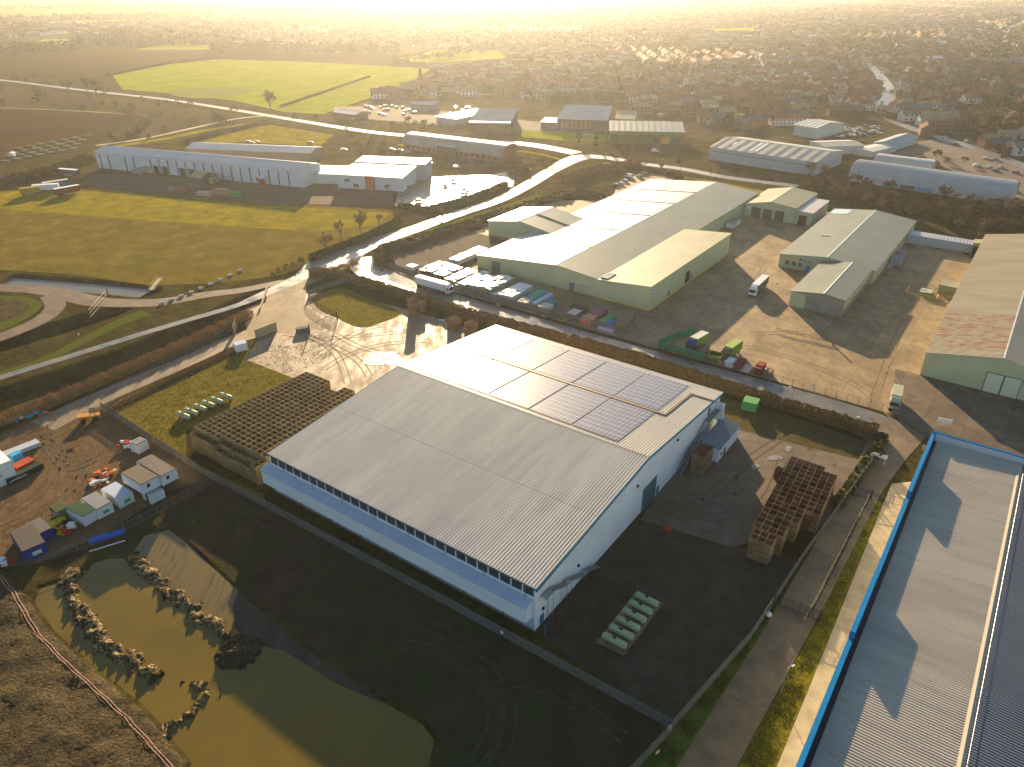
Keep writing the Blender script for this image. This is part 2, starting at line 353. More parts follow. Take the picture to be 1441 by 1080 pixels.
ribbon('yellow_kerb', [E(38.1, 70), E(37.75, 50), E(37.4, 32), E(37.2, 30)], .35, mat('ochre_kerb', (.42, .30, .12), rough=.8), 11)
patch('yellow_verge', [E(39.4, 74), E(41.3, 74), E(42.2, 30), E(43.3, -40), E(36.5, -40), E(37.9, -4), E(39.3, 30)], GM['yellowgrass'], 7)
patch('paved_walkway', [E(41.2, 82), E(45.2, 86), E(45.2, -40), E(43.1, -40), E(42.1, 30), E(41.3, 72)], GM['path'], 9)
patch('fence_verge', [E(33.2, 84), E(33.4, 60), E(31.7, 24), E(27.5, -5), E(22, -40), E(30, -40), E(31, -4), E(32.4, 25), E(33.1, 60), E(34.5, 90)], GM['verge'], 9)
# neighbouring yard
patch('neighbour_yard', [E(-150, 114.6), E(34, 114.6), E(44, 109), E(76, 109), E(76, 142), E(37, 142), E(37, 262), E(10, 290), E(-30, 300), E(-66, 300), E(-150, 240)], GM['concrete'], 4)
patch('yard_patch', [E(44, 101), E(76, 101), E(76, 109), E(44, 109)], mat('red_earth', (.19, .10, .05), (.12, .075, .04), scale=2, bump=.5), 6)
patch('shed_apron', [E(38, 109.5), E(76, 109.5), E(76, 142.3), E(30, 142.3), E(34, 118)], GM['concrete2'], 6)
# main road and junctions
ribbon('main_road', gp([(1010, 248), (960, 238), (905, 231), (850, 222), (815, 222), (780, 238), (740, 262), (700, 282), (640, 302), (585, 322), (530, 340), (490, 356), (455, 372), (420, 392), (340, 428)]), [7, 7, 7, 8, 13, 9, 8, 7.5, 7.5, 8, 10, 14, 14, 6, 3.4], GM['road'], 9)
ribbon('footpath_lane', gp([(425, 394), (340, 428), (260, 452), (200, 470), (110, 498), (0, 532), (-100, 565)]), 3.2, GM['road2'], 10)
ribbon('old_fen_road', gp([(-80, 108), (0, 113), (90, 124), (170, 133), (240, 141), (330, 155), (420, 170), (500, 183), (560, 190), (640, 196), (740, 203), (812, 216)]), [7, 7, 7, 7, 7, 7, 7, 7, 7, 8, 10, 11], GM['road'], 8)
ribbon('side_road', gp([(1010, 248), (1060, 255), (1120, 262), (1180, 272)]), 7, GM['road2'], 7)
ribbon('town_road', gp([(1475, 248), (1420, 226), (1370, 208), (1320, 193), (1275, 178), (1243, 162), (1240, 148), (1252, 135), (1246, 118), (1236, 104), (1225, 92)]), [9, 9, 9, 9, 9, 9, 10, 13, 13, 9, 9], GM['road'], 8)
ribbon('bypass_road', gp([(1460, 72), (1425, 62), (1410, 52), (1418, 42), (1441, 30), (1475, 20)]), 14, GM['road'], 8)
ribbon('inner_lane', gp([(-40, 404), (40, 407), (80, 412), (130, 424), (180, 427), (230, 425), (290, 415), (345, 408), (400, 396)]), [7, 7, 8, 8, 7, 7, 6, 5, 4], GM['concrete2'], 8)
ribbon('inner_lane_branch', gp([(70, 416), (78, 432), (55, 452), (0, 475), (-60, 492)]), 6.5, GM['concrete2'], 7)
ribbon('turf_strip', gp([(-40, 548), (0, 528), (60, 508), (120, 478), (160, 458), (205, 440)]), [3, 4, 4, 4, 5, 6], GM['verge'], 4)
patch('spoil_island', smooth(gp([(-20, 418), (30, 417), (58, 426), (48, 442), (10, 462), (-30, 470), (-20, 418)]), 3)[:-1], GM['verge'], 5)
patch('spoil_island_core', smooth(gp([(-20, 421), (22, 422), (42, 430), (30, 444), (0, 454), (-30, 460), (-20, 421)]), 3)[:-1], mat('island_spoil', (.05, .036, .018), (.10, .08, .04), scale=2.5, bump=.8, bscale=.8, spec=0), 6)
# fields on the left
patch('near_field', gp([(-120, 262), (0, 268), (170, 262), (300, 280), (480, 292), (552, 296), (556, 318), (480, 352), (400, 386), (320, 398), (210, 402), (100, 386), (0, 380), (-120, 374)]), GM['field_b'], 2)
patch('mown_strip', gp([(-120, 266), (0, 270), (130, 266), (260, 281), (380, 290), (550, 300), (530, 318), (440, 326), (310, 318), (170, 308), (0, 294), (-120, 286)]), GM['field'], 4)
patch('warehouse_apron', gp([(130, 246), (180, 245), (380, 258), (560, 272), (555, 290), (400, 287), (240, 276), (110, 262)]), GM['tarmac'], 5)
patch('crop_field', gp([(158, 106), (235, 90), (300, 84), (420, 87), (520, 92), (606, 97), (575, 120), (520, 138), (480, 152), (455, 161), (400, 158), (330, 142), (240, 132), (172, 126)]), GM['crop'], 2)
patch('crop_field_far', gp([(560, 82), (610, 72), (700, 70), (712, 82), (650, 86), (590, 90)]), GM['crop'], 2)
patch('far_meadow', gp([(190, 70), (245, 60), (320, 62), (300, 70)]), GM['crop'], 2)
patch('ploughed_field', gp([(-200, 80), (0, 78), (200, 73), (320, 75), (300, 83), (235, 89), (156, 105), (140, 116), (0, 106), (-200, 100)]), GM['plough'], 2)
patch('ploughed_far_field', gp([(320, 74), (470, 80), (600, 88), (600, 96), (420, 86), (300, 83)]), GM['plough'], 3)
patch('brown_field', gp([(-200, 158), (0, 155), (120, 156), (205, 163), (150, 178), (60, 200), (0, 218), (-200, 240)]), GM['plough'], 2)
patch('silted_patch', smooth(gp([(235, 128), (290, 123), (350, 126), (340, 134), (290, 139), (250, 136), (235, 128)]), 3)[:-1], GM['mud'], 4)
patch('lawn', gp([(734, 184), (800, 186), (862, 190), (858, 199), (790, 198), (734, 193)]), GM['crop'], 6)
patch('office_carpark', gp([(560, 262), (600, 250), (690, 246), (726, 240), (722, 262), (640, 280), (580, 296), (548, 288)]), GM['road2'], 5)
patch('factory_carpark', gp([(868, 262), (905, 242), (960, 246), (925, 262), (890, 282), (862, 278)]), GM['concrete'], 5)
patch('green_strip', gp([(260, 196), (330, 178), (380, 176), (470, 190), (450, 206), (340, 200), (270, 204)]), GM['field'], 3)
patch('builders_yard', gp([(470, 150), (560, 150), (640, 158), (740, 170), (860, 182), (860, 188), (740, 184), (640, 178), (470, 164)]), GM['tarmac'], 4)
patch('town_ground', gp([(468, 160), (520, 142), (610, 100), (560, 78), (420, 76), (200, 66), (-400, 72), (-700, 30), (200, 8), (700, 2), (1500, -4), (2200, 30), (1900, 220), (1441, 290), (1240, 250), (1190, 200), (1000, 200), (900, 180), (700, 160)]), GM['town'], 1)
patch('railway_scrub', [E(-60, 320), E(-30, 306), E(12, 296), E(60, 290), E(120, 285), E(160, 300), E(150, 340), E(60, 345), E(-30, 372), E(-80, 360)], GM['scrub'], 3)
patch('depot_carpark', gp([(1290, 200), (1330, 195), (1441, 236), (1520, 270), (1500, 300), (1400, 268), (1300, 222), (1180, 206)]), GM['concrete2'], 5)
patch('timber_yard', [E(-150, 118), E(-124, 118), E(-124, 172), E(-160, 176), E(-172, 150)], GM['tarmac'], 6)
patch('gas_pad', [E(10, 4), E(15.2, 4.2), E(15.4, 19), E(10, 19.2)], GM['concrete'], 8, zadd=.08)
for i, (cx, cy, rx, ry) in enumerate([(540, 505, 26, 13), (1088, 645, 11, 4), (1063, 657, 6, 3.5), (1110, 632, 6, 3)]):
    c = [(cx + rx * (1 + .25 * math.sin(3 * t + i)) * math.cos(t), cy + ry * (1 + .3 * math.cos(2 * t + i)) * math.sin(t)) for t in np.linspace(0, 2 * math.pi, 22)[:-1]]
    patch('puddle', gp(c), GM['puddle'], 12)

# turned earth over the banks: sunlit patches painted pale among dark clods
bk = mat('bank_clay', (.30, .215, .10), (.05, .035, .016), scale=.9, bump=1.0, bscale=.35, lo=.42, hi=.55, c3=(.03, .022, .012), s3=.5, f3=.8)
for pts, w_ in ((BANK_L, 4.6), (BANK_M, 4.2), (BANK_R, 3.2)): patch('mud_bank', strip(smooth(pts, 3), w_), bk, 3, relief=True, cell=.4)
patch('mud_bank', [MOUND + Vector((5 * math.cos(t), 5 * math.sin(t), 0)) for t in np.linspace(0, 2 * math.pi, 15)[:-1]], mat('dark_clod_heap', (.03, .022, .014), (.05, .036, .022), scale=1, bump=1.0, bscale=.4), 3, relief=True, cell=.5)
crg0 = random.Random(2); b = MB()
for pts, w_, n in ((BANK_L, 2.0, 520), (BANK_M, 1.8, 460), (BANK_R, 1.4, 240), ([MOUND - Vector((3, 0, 0)), MOUND + Vector((3, 0, 0))], 3.2, 420)):
    P_ = smooth(pts, 3)
    for _ in range(n):
        i = crg0.randrange(len(P_) - 1); q = P_[i].lerp(P_[i + 1], crg0.random()) + Vector((crg0.gauss(0, w_ * .45), crg0.gauss(0, w_ * .45), 0)); s_ = abs(crg0.gauss(.045, .05)) + .03; z = hgt(q.x, q.y)
        if z < -.25: z = -.22; s_ *= .8
        b.hexa([(q.x + a * s_ * crg0.uniform(.5, 1.3), q.y + e * s_ * crg0.uniform(.5, 1.3), z - .05 + (s_ * 1.1 * crg0.uniform(.5, 1.2) if t else 0)) for t in (0, 1) for a, e in ((-1, -1), (1, -1), (1, 1), (-1, 1))])
tag(b.build('earth_clods', mat('clod_earth', (.16, .12, .06), (.04, .03, .016), scale=.6)), 'clods of turned earth along the pond banks', 'earth', kind='stuff')

patch('flooded_furrows', gp([(200, 754), (224, 744), (246, 744), (262, 760), (300, 794), (337, 826), (328, 850), (320, 880), (300, 872), (270, 852), (238, 826), (205, 796), (188, 780)]), mat('flooded_furrow_mud', (.125, .085, .014), (.045, .034, .012), scale=1.3, lo=.5, hi=.72, rough=.25, spec=.4, stretch=(1.6, .16, 1), rot=.66), 4, zadd=-.16)
patch('shallow_mud', gp([(337, 826), (420, 900), (530, 975), (540, 990), (470, 960), (400, 915), (350, 905), (328, 880), (328, 850)]), mat('wet_grey_mud', (.075, .058, .04), (.045, .036, .025), scale=3, rough=.8, stretch=(1, .4, 1), rot=.66), 3, zadd=-.16)
# rough land between the fen road and the allotments
patch('rough_land', gp([(-100, 118), (0, 121), (90, 130), (170, 139), (300, 156), (380, 168), (270, 196), (210, 204), (130, 206), (205, 163), (120, 156), (0, 153), (-100, 155)]), GM['scrub'], 3)
ribbon('drain', gp([(-60, 150), (0, 152), (100, 156), (210, 163)]), [3, 3, 3, 2], mat('pale_drain_edge', (.30, .20, .06), (.05, .04, .02), scale=6, stretch=(.2, 1, 1)), 6)
ribbon('farm_track', gp([(135, 205), (200, 196), (265, 182), (330, 168), (375, 163)]), [4, 4, 4, 3, 3], GM['path'], 6)
ribbon('green_bank', gp([(150, 208), (230, 196), (300, 182), (370, 172)]), [8, 9, 9, 8], GM['field'], 5)
ribbon('roadside_verge', gp([(560, 204), (640, 306 - 96), (740, 214), (800, 228)]), 4, GM['field'], 6)
ribbon('grass_verge', gp([(760, 275), (700, 296), (640, 315), (580, 335), (545, 350)]), [5, 6, 6, 6, 6], GM['verge'], 7)
ribbon('grass_verge', gp([(850, 230), (905, 240), (960, 250), (1010, 258), (1060, 268), (1100, 276)]), [5, 5, 5, 6, 6, 5], GM['field'], 8)
ribbon('dark_ditch', gp([(0, 264), (130, 262)]), 3, GM['scrub'], 6)

def tracks(nm, pts, m, lay, wd=.42, gap=1.9, relief=False):
    P = smooth(pts, 5); L_ = strip(P, gap); n = len(P)
    for side in (L_[:n], L_[n:][::-1]):
        o = strip(side, wd); A, Q = o[:n], o[n:][::-1]; b = MB(); zf = (lambda q: hgt(q.x, q.y) + .07) if relief else (lambda q: .006 * lay)
        for i in range(n - 1): b.face([(q.x, q.y, zf(q)) for q in (Q[i], Q[i + 1], A[i + 1], A[i])])
        tag(b.build(nm, m), kind='structure')
td = mat('tyre_rut_dark', (.07, .045, .025), (.10, .066, .036), scale=6); tl = mat('tyre_rut_pale', (.33, .25, .16), (.22, .16, .10), scale=1.5); tk_ = mat('tyre_rut_soil', (.075, .058, .038), (.04, .03, .018), scale=1.5, bump=.5, bscale=.3)
for l in ([(20, 720), (60, 690), (90, 640), (120, 600), (170, 560)], [(0, 745), (50, 722), (100, 690), (140, 630), (190, 552)], [(60, 600), (75, 640), (100, 660), (150, 640)], [(30, 612), (70, 625), (90, 655), (85, 700)], [(110, 700), (120, 650), (150, 605)], [(0, 650), (60, 622), (120, 590)]): tracks('tyre_tracks', gp(l), td, 7)
for l in ([(430, 480), (480, 475), (540, 470), (600, 462)], [(440, 505), (480, 480), (520, 462), (570, 455)], [(455, 520), (490, 500), (540, 485), (600, 480)], [(400, 470), (450, 480), (500, 505), (520, 530)], [(420, 466), (470, 495), (490, 540)], [(470, 470), (510, 490), (560, 500)]): tracks('tyre_tracks', gp(l), tl, 6)
for l in ([(560, 905), (640, 925), (690, 975), (690, 1040), (640, 1100)], [(600, 900), (670, 930), (715, 985), (710, 1050), (670, 1110)], [(500, 850), (600, 880), (700, 930), (780, 990)], [(330, 710), (420, 760), (540, 830), (640, 880)], [(660, 1000), (720, 960), (800, 985), (880, 1040)]): tracks('tyre_tracks', gp(l), tk_, 9, relief=True)
for l in ([E(4, 44), E(14, 48), E(20, 60), E(18, 78)], [E(6, 42), E(10, 56), E(12, 74), E(16, 90)]): tracks('tyre_tracks', l, mat('tyre_mark', (.085, .062, .042), (.11, .08, .055), scale=2), 9, wd=.35)
for l in ([(940, 470), (1010, 440), (1060, 400), (1090, 350)], [(1000, 480), (1100, 500), (1200, 540), (1260, 590)], [(1060, 470), (1150, 470), (1230, 500), (1270, 560)], [(1230, 560), (1260, 480), (1290, 420), (1330, 360)]): tracks('tyre_tracks', gp(l), mat('tyre_mark_concrete', (.19, .13, .075), (.27, .19, .105), scale=3), 9, wd=.35)
# ================================================================== BUILDINGS
BM = {}
BM['white'] = mat('white_cladding', (.66, .68, .70), (.60, .62, .63), scale=6, rough=.5, rib=(.9, 0, .25), coord='obj')
BM['whitey'] = mat('white_cladding_side', (.66, .68, .70), (.58, .60, .61), scale=6, rough=.5, rib=(.9, 1, .25), coord='obj')
BM['blue_sheet'] = mat('pale_blue_sheet', (.42, .50, .57), (.37, .45, .52), scale=7, rough=.45, coord='obj')
BM['teal'] = mat('teal_trim', (.03, .13, .18), rough=.4)
BM['dark'] = mat('dark_opening', (.018, .018, .02), rough=.5)
BM['glass'] = mat('window_glass', (.02, .05, .065), rough=.12, spec=.6)
BM['steel'] = mat('galvanised_steel', (.24, .25, .26), (.18, .19, .2), scale=1, rough=.45, metal=.6)
BM['roof_f'] = mat('fibre_roof', (.70, .62, .51), (.60, .53, .44), scale=14, rough=.6, c3=(.46, .41, .35), s3=3, f3=.5, coord='obj', stretch=(1.5, .22, 1))
BM['roof_b'] = mat('pale_metal_roof', (.37, .325, .265), (.32, .285, .235), scale=8, rough=.38, spec=.5, coord='obj')
BM['cream'] = mat('green_cream_cladding', (.44, .45, .27), (.39, .40, .24), scale=10, rough=.6, rib=(1.0, 0, .3), coord='obj', c3=(.36, .36, .24), s3=5, f3=.3)
BM['creamy'] = mat('green_cream_cladding_side', (.44, .45, .27), (.39, .40, .24), scale=10, rough=.6, rib=(1.0, 1, .3), coord='obj', c3=(.36, .36, .24), s3=5, f3=.3)
BM['olive'] = mat('olive_sheet_roof', (.185, .185, .125), (.15, .15, .10), scale=12, rough=.42, spec=.3, rib=(1.0, 1, .35), coord='obj', c3=(.20, .18, .12), s3=4, f3=.35)
BM['oliver'] = mat('olive_sheet_roof_wide', (.31, .29, .185), (.26, .245, .155), scale=12, rough=.5, rib=(1.0, 1, .35), coord='obj', c3=(.33, .29, .19), s3=5, f3=.4)
BM['greyroof'] = mat('grey_sheet_roof', (.33, .33, .33), (.28, .28, .27), scale=12, rough=.42, rib=(1.2, 1, .3), coord='obj')
BM['greyrx'] = mat('grey_sheet_roof_x', (.40, .40, .40), (.34, .34, .34), scale=12, rough=.42, spec=.3, rib=(1.2, 0, .3), coord='obj')
BM['rust'] = mat('rusting_sheet_roof', (.50, .43, .30), (.42, .35, .24), scale=9, rough=.55, coord='obj', c3=(.46, .17, .05), s3=2.2, f3=.0, stretch=(.5, 1.6, 1))
BM['cyan'] = mat('bright_blue_fascia', (.010, .19, .42), (.010, .16, .36), scale=3, rough=.4)
BM['brick'] = mat('red_brick', (.30, .10, .05), (.23, .08, .045), scale=2, rough=.85, bump=.1, bscale=.3)
BM['yellowp'] = mat('yellow_paint', (.62, .42, .03), rough=.5)
BM['block'] = mat('grey_blockwork', (.27, .24, .20), (.21, .185, .155), scale=2, rough=.9)
BM['greenclad'] = mat('dark_green_cladding', (.05, .10, .035), (.04, .08, .03), scale=5, rough=.5)
BM['blueroof'] = mat('blue_grey_roof', (.13, .18, .25), (.10, .145, .21), scale=12, rough=.9, spec=0, rib=(1.1, 0, .3), coord='obj', c3=(.08, .09, .1), s3=2.5, f3=.3)
BM['slate'] = mat('slate_blue_roof', (.13, .17, .19), (.11, .145, .16), scale=4, rough=.5)

class Shed:
    """portal-frame building in the estate grid; profile across `ax`, extruded along the other axis"""
    def __init__(s, name, label, cat, o, ln, prof, ax='x', wm_=None, rm=None, wall='wall', over=.35, t=.14, rz=None, loc=None, ridge=True, seams=None, group=None, capm=None):
        s.root = empty(name, loc if loc is not None else E(*o), EST_A if rz is None else rz, label, cat, group)
        s.ax = ax; s.prof = prof; s.ln = ln; s.wm = wm_; axis = 'y' if ax == 'x' else 'x'
        zb = 0
        MB().prism([(prof[0][0], zb)] + [(a, z - .06) for a, z in prof] + [(prof[-1][0], zb)], 0, ln, axis=axis).build(wall, wm_, s.root)
        b = MB()
        for i in range(len(prof) - 1):
            (a0, z0), (a1, z1) = prof[i], prof[i + 1]; dx = a1 - a0; k = (z1 - z0) / dx
            e0 = over if i == 0 else 0; e1 = over if i == len(prof) - 2 else 0
            p0 = (a0 - e0, z0 - k * e0); p1 = (a1 + e1, z1 + k * e1)
            b.prism([p0, (p0[0], p0[1] + t), (p1[0], p1[1] + t), p1], -over, ln + over, axis=axis)
        s.roof = b.build('roof', rm, s.root)
        if ridge:
            top = max(prof, key=lambda q: q[1])
            c = MB().prism([(top[0] - .35, top[1] + t - .03), (top[0], top[1] + t + .1), (top[0] + .35, top[1] + t - .03)], -over, ln + over, axis=axis)
            c.build('ridge_cap', capm or BM['roof_b'], s.roof)
        if seams:
            for q in seams:
                (a0, z0), (a1, z1) = prof[q[0]], prof[q[0] + 1]
                MB().prism([(a0, z0 + t + .01), (a0, z0 + t + .24), (a1, z1 + t + .24), (a1, z1 + t + .01)], q[1] - .2, q[1] + .2, axis=axis).build('roof_seam', mat('dark_seam', (.06, .06, .06), rough=.8), s.roof)
    def on(s, face, name, a, b, z0, z1, m, d=.12, frame=None):
        """a box proud of a face: faces 'lo'/'hi' across the profile axis sides, 'front'(0)/'back'(ln)"""
        B = MB(); p = s.prof; X0, X1 = p[0][0], p[-1][0]
        def put(a, b, z0, z1, d, m, nm, par):
            B = MB()
            if s.ax == 'x':
                if face == 'front': B.box(a, b, -d, .05, z0, z1)
                elif face == 'back': B.box(a, b, s.ln - .05, s.ln + d, z0, z1)
                elif face == 'lo': B.box(X0 - d, X0 + .05, a, b, z0, z1)
                else: B.box(X1 - .05, X1 + d, a, b, z0, z1)
            else:
                if face == 'front': B.box(-d, .05, a, b, z0, z1)
                elif face == 'back': B.box(s.ln - .05, s.ln + d, a, b, z0, z1)
                elif face == 'lo': B.box(a, b, X0 - d, X0 + .05, z0, z1)
                else: B.box(a, b, X1 - .05, X1 + d, z0, z1)
            return B.build(nm, m, par)
        r = put(a, b, z0, z1, d, m, name, s.root)
        if frame:
            for (fa, fb, fz0, fz1) in ((a - .18, a - .003, z0, z1 + .18), (b + .003, b + .18, z0, z1 + .18), (a, b, z1 + .003, z1 + .18)):
                put(fa, fb, fz0, fz1, d + .05, frame, 'door_frame', r)
        return r
def stair(root, pts, wd, side, name='staircase', m=None):
    """steel stair along pts [(x,y,z)...], offset to `side` (vector); treads, stringers and rails"""
    m = m or BM['steel']; sv = Vector(side).normalized() * wd; b = MB(); r = MB()
    for i in range(len(pts) - 1):
        p, q = Vector(pts[i]), Vector(pts[i + 1]); d = q - p; n = max(1, int(round((Vector((d.x, d.y, 0)).length) / .32)))
        for o in (Vector((0, 0, 0)), sv): b.bar(p + o, q + o, .09); 
        if abs(d.z) < .1:
            for k in range(n * 2): c = p + d * ((k + .5) / (n * 2)); b.bar(c, c + sv, .05)
        else:
            for k in range(n):
                c = p + d * ((k + .5) / n); e = Vector((d.x, d.y, 0)).normalized() * .12
                b.hexa([c - e - Vector((0, 0, .03)), c + e - Vector((0, 0, .03)), c + e + sv - Vector((0, 0, .03)), c - e + sv - Vector((0, 0, .03)), c - e, c + e, c + e + sv, c - e + sv])
        for o in (sv,) if i else (sv,):
            for h in (.55, 1.1): r.bar(p + o + Vector((0, 0, h)), q + o + Vector((0, 0, h)), .03)
            for k in range(0, n + 1, 3): c = p + d * (k / max(1, n)) + o; r.bar(c, c + Vector((0, 0, 1.1)), .03)
    for p in pts[1:-1]:
        for o in (Vector((0, 0, 0)), sv): c = Vector(p) + o; r.bar(c, (c.x, c.y, 0), .05)
    s = b.build(name, m, root); r.build('handrail', m, s); return s

# ---------------------------------------------------------------- main warehouse: x along the ridge (u), y = v
UW, UE_, V1, VR = -69.2, 0.3, 82.0, 41.0; ZE, ZR = 10.0, 13.7
mw = empty('warehouse', E(0, 0), EST_A, 'large white warehouse with ribbed grey roof and solar panels on its far slope', 'warehouse')
def rz_(v): return ZE + (ZR - ZE) * (1 - abs(v - VR) / VR) if v >= 0 else ZE
b = MB(); b.prism([(0.05, 0), (0.05, rz_(.05) - .1), (VR, ZR - .1), (V1 - .5, rz_(V1 - .5) - .1), (V1 - .5, 0)], UW + .3, UE_ - .3, axis='x')
wallo = b.build('wall', BM['whitey'], mw)
def ribbed(u0, u1, va, za, vb, zb, pitch, h, mt, th=.12):
    """trapezoid-ribbed sheet, ribs run from (va,za) to (vb,zb)"""
    vs, fs = [], []; n = int(round((u1 - u0) / pitch)); pitch = (u1 - u0) / n; X = []
    for i in range(n):
        x = u0 + i * pitch
        X += [(x, 0), (x + pitch * .32, 0), (x + pitch * .48, h), (x + pitch * .84, h)]
    X.append((u1, 0))
    for x, z in X: vs += [(x, va, za + z), (x, vb, zb + z)]
    for i in range(len(X) - 1): fs.append((2 * i, 2 * i + 2, 2 * i + 3, 2 * i + 1))
    k = len(vs); vs += [(u0, va, za - th), (u1, va, za - th), (u1, vb, zb - th), (u0, vb, zb - th)]; fs.append((k + 3, k + 2, k + 1, k))
    m = len(X) - 1; fs += [(0, k, k + 1, 2 * m), (1, 2 * m + 1, k + 2, k + 3), (0, 1, k + 3, k), (2 * m, k + 1, k + 2, 2 * m + 1)]
    b = MB(); b.v = vs; b.f = fs; b.mi = [0] * len(fs); return b
rf = ribbed(UW, UE_, -.15, ZE, VR - .1, ZR, .62, .15, None).build('roof', BM['roof_f'], mw); rf['label'] = 'near roof slope of grey ribbed fibre-cement sheets'
MB().prism([(VR - .5, ZR + .07), (VR, ZR + .17), (VR + .5, ZR + .07)], UW, UE_, axis='x').build('ridge_cap', mat('ridge_cap_metal', (.16, .165, .165), rough=.7), rf)
MB().box(UW + .01, UE_ - .01, 20.3, 20.42, rz_(20.35) + .07, rz_(20.35) + .10).build('sheet_lap', mat('lap_shadow_strip', (.13, .125, .12), rough=.8), rf)
rb = ribbed(UW, UE_ + .1, VR + .1, ZR - .02, V1 + .3, ZE, .62, .1, None).build('roof', BM['roof_b'], mw); rb['label'] = 'far roof slope of pale smooth metal sheets'
for (u0, u1, v0, v1) in ((UW + 3, UE_ - 6, 60.6, 61.3),): MB().prism([(v0, rz_(v0) + .07), (v0, rz_(v0) + .3), (v1, rz_(v1) + .3), (v1, rz_(v1) + .07)], u0, u1, axis='x').build('cable_tray', mat('brown_tray', (.12, .08, .06), rough=.5), rb)
MB().prism([(60.7, rz_(60.7) + .07), (60.7, rz_(60.7) + .3), (76, rz_(76) + .3), (76, rz_(76) + .07)], UE_ - 6, UE_ - 5.4, axis='x').build('cable_tray', mat('brown_tray', (.1, .1, .1)), rb)
MB().prism([(75.4, rz_(75.4) + .07), (75.4, rz_(75.4) + .3), (76, rz_(76) + .3), (76, rz_(76) + .07)], UE_ - 5.4, UE_ + .1, axis='x').build('cable_tray', mat('brown_tray', (.1, .1, .1)), rb)
# gable verge trims and eaves gutter
for uu in (UW - .1, UE_ - .1):
    MB().prism([(-.2, ZE - .5), (-.2, ZE + .1), (VR, ZR + .2), (V1 + .3, ZE + .1), (V1 + .3, ZE - .5), (VR, ZR - .35)], uu, uu + .28, axis='x').build('verge_trim', BM['teal'], mw)
MB().box(UW, UE_, -.28, -.16, ZE - .14, ZE - .0).build('gutter', mat('grey_gutter', (.12, .14, .15), rough=.5), mw)
# clerestory strip, gallery box and recessed plinth on the front
nwin = 28; pw = (UE_ - UW - 1.2) / nwin
for i in range(nwin):
    x = UW + .6 + i * pw
    wf = MB().box(x + .34, x + pw - .02, -.03, .047, ZE - 2.05, ZE - .18).build('window', BM['teal'], mw)
    MB().box(x + .40, x + pw - .08, -.05, -.033, ZE - 1.98, ZE - .25).build('pane', BM['glass'], wf)
for i in range(8):
    x = UW + 5 + i * 8.9
    MB().bar((x, -.16, ZE - .2), (x, -.16, 7.2), .07).build('downpipe', BM['steel'], mw)
    MB().box(x + 4, x + 4.2, -.12, -.005, .05, 2.95).build('downpipe', BM['teal'], mw)
gal = MB().prism([(.047, 3.0), (-1.75, 3.0), (-1.75, 6.35), (.047, 7.15)], UW - .9, UE_ - .9, axis='x').build('gallery', BM['white'], mw)
MB().prism([(.04, 7.18), (.04, 7.30), (-1.95, 6.45), (-1.95, 6.31)], UW - 1.0, UE_ - .8, axis='x').build('gallery_roof', mat('pale_blue_lean_to_roof', (.40, .48, .56), (.36, .43, .51), scale=5, rough=.45, rib=(.62, 0, .5), coord='obj'), gal)
MB().box(UW + .35, UE_ - .35, -.01, .047, .4, 2.98).build('plinth_panel', BM['blue_sheet'], mw)
MB().box(UW + .35, UE_ - .35, -.07, .047, 0, .35).build('plinth', BM['block'], mw)
# east gable: roller door, personnel door, vents, floodlights, stairs
XE = UE_ - .3
d = MB().box(XE - .05, XE + .12, 40.6, 46.4, 0, 5.6).build('roller_door', mat('teal_roller_door', (.025, .10, .13), rough=.5, rib=(.3, 2, .5), coord='obj'), mw)
for (a, c) in ((40.35, 40.58), (46.42, 46.65)): MB().box(XE - .05, XE + .2, a, c, 0, 5.9).build('door_frame', BM['steel'], d)
MB().box(XE - .05, XE + .2, 40.6, 46.4, 5.62, 5.9).build('door_frame', BM['steel'], d)
MB().box(XE - .05, XE + .1, 1.7, 2.8, 0, 2.3).build('door', BM['teal'], mw)
MB().box(XE - .05, XE + .1, 47.6, 48.6, 0, 2.2).build('door', BM['teal'], mw)
for (y, z) in ((9, 4.2), (14, 4.3), (37, 8.5), (56, 9.6), (2.2, 3.3)): MB().box(XE, XE + .3, y, y + .5, z, z + .45).build('floodlight', BM['dark'], mw)
stair(mw, [(XE + .25, 1.3, 7.2), (XE + .25, 3.8, 7.2), (XE + .25, 8.4, 4.9), (XE + .25, 9.8, 4.9), (XE + .25, 14.8, 2.4), (XE + .25, 16.2, 2.4), (XE + .25, 20.6, 0.1)], 1.1, (1, 0, 0))
stair(mw, [(XE + .25, 57, 0.1), (XE + .25, 63.5, 3.6), (XE + .25, 65, 3.6), (XE + .25, 71.5, 7.2), (XE + .25, 78.5, 7.2)], 1.3, (1, 0, 0))
MB().box(XE, XE + 2.2, 78.5, 79.2, 4.3, 8.9).build('stair_screen', BM['white'], mw)
MB().box(XE - .05, XE + .1, 74, 75.2, 7.2, 9.2).build('door', BM['teal'], mw)
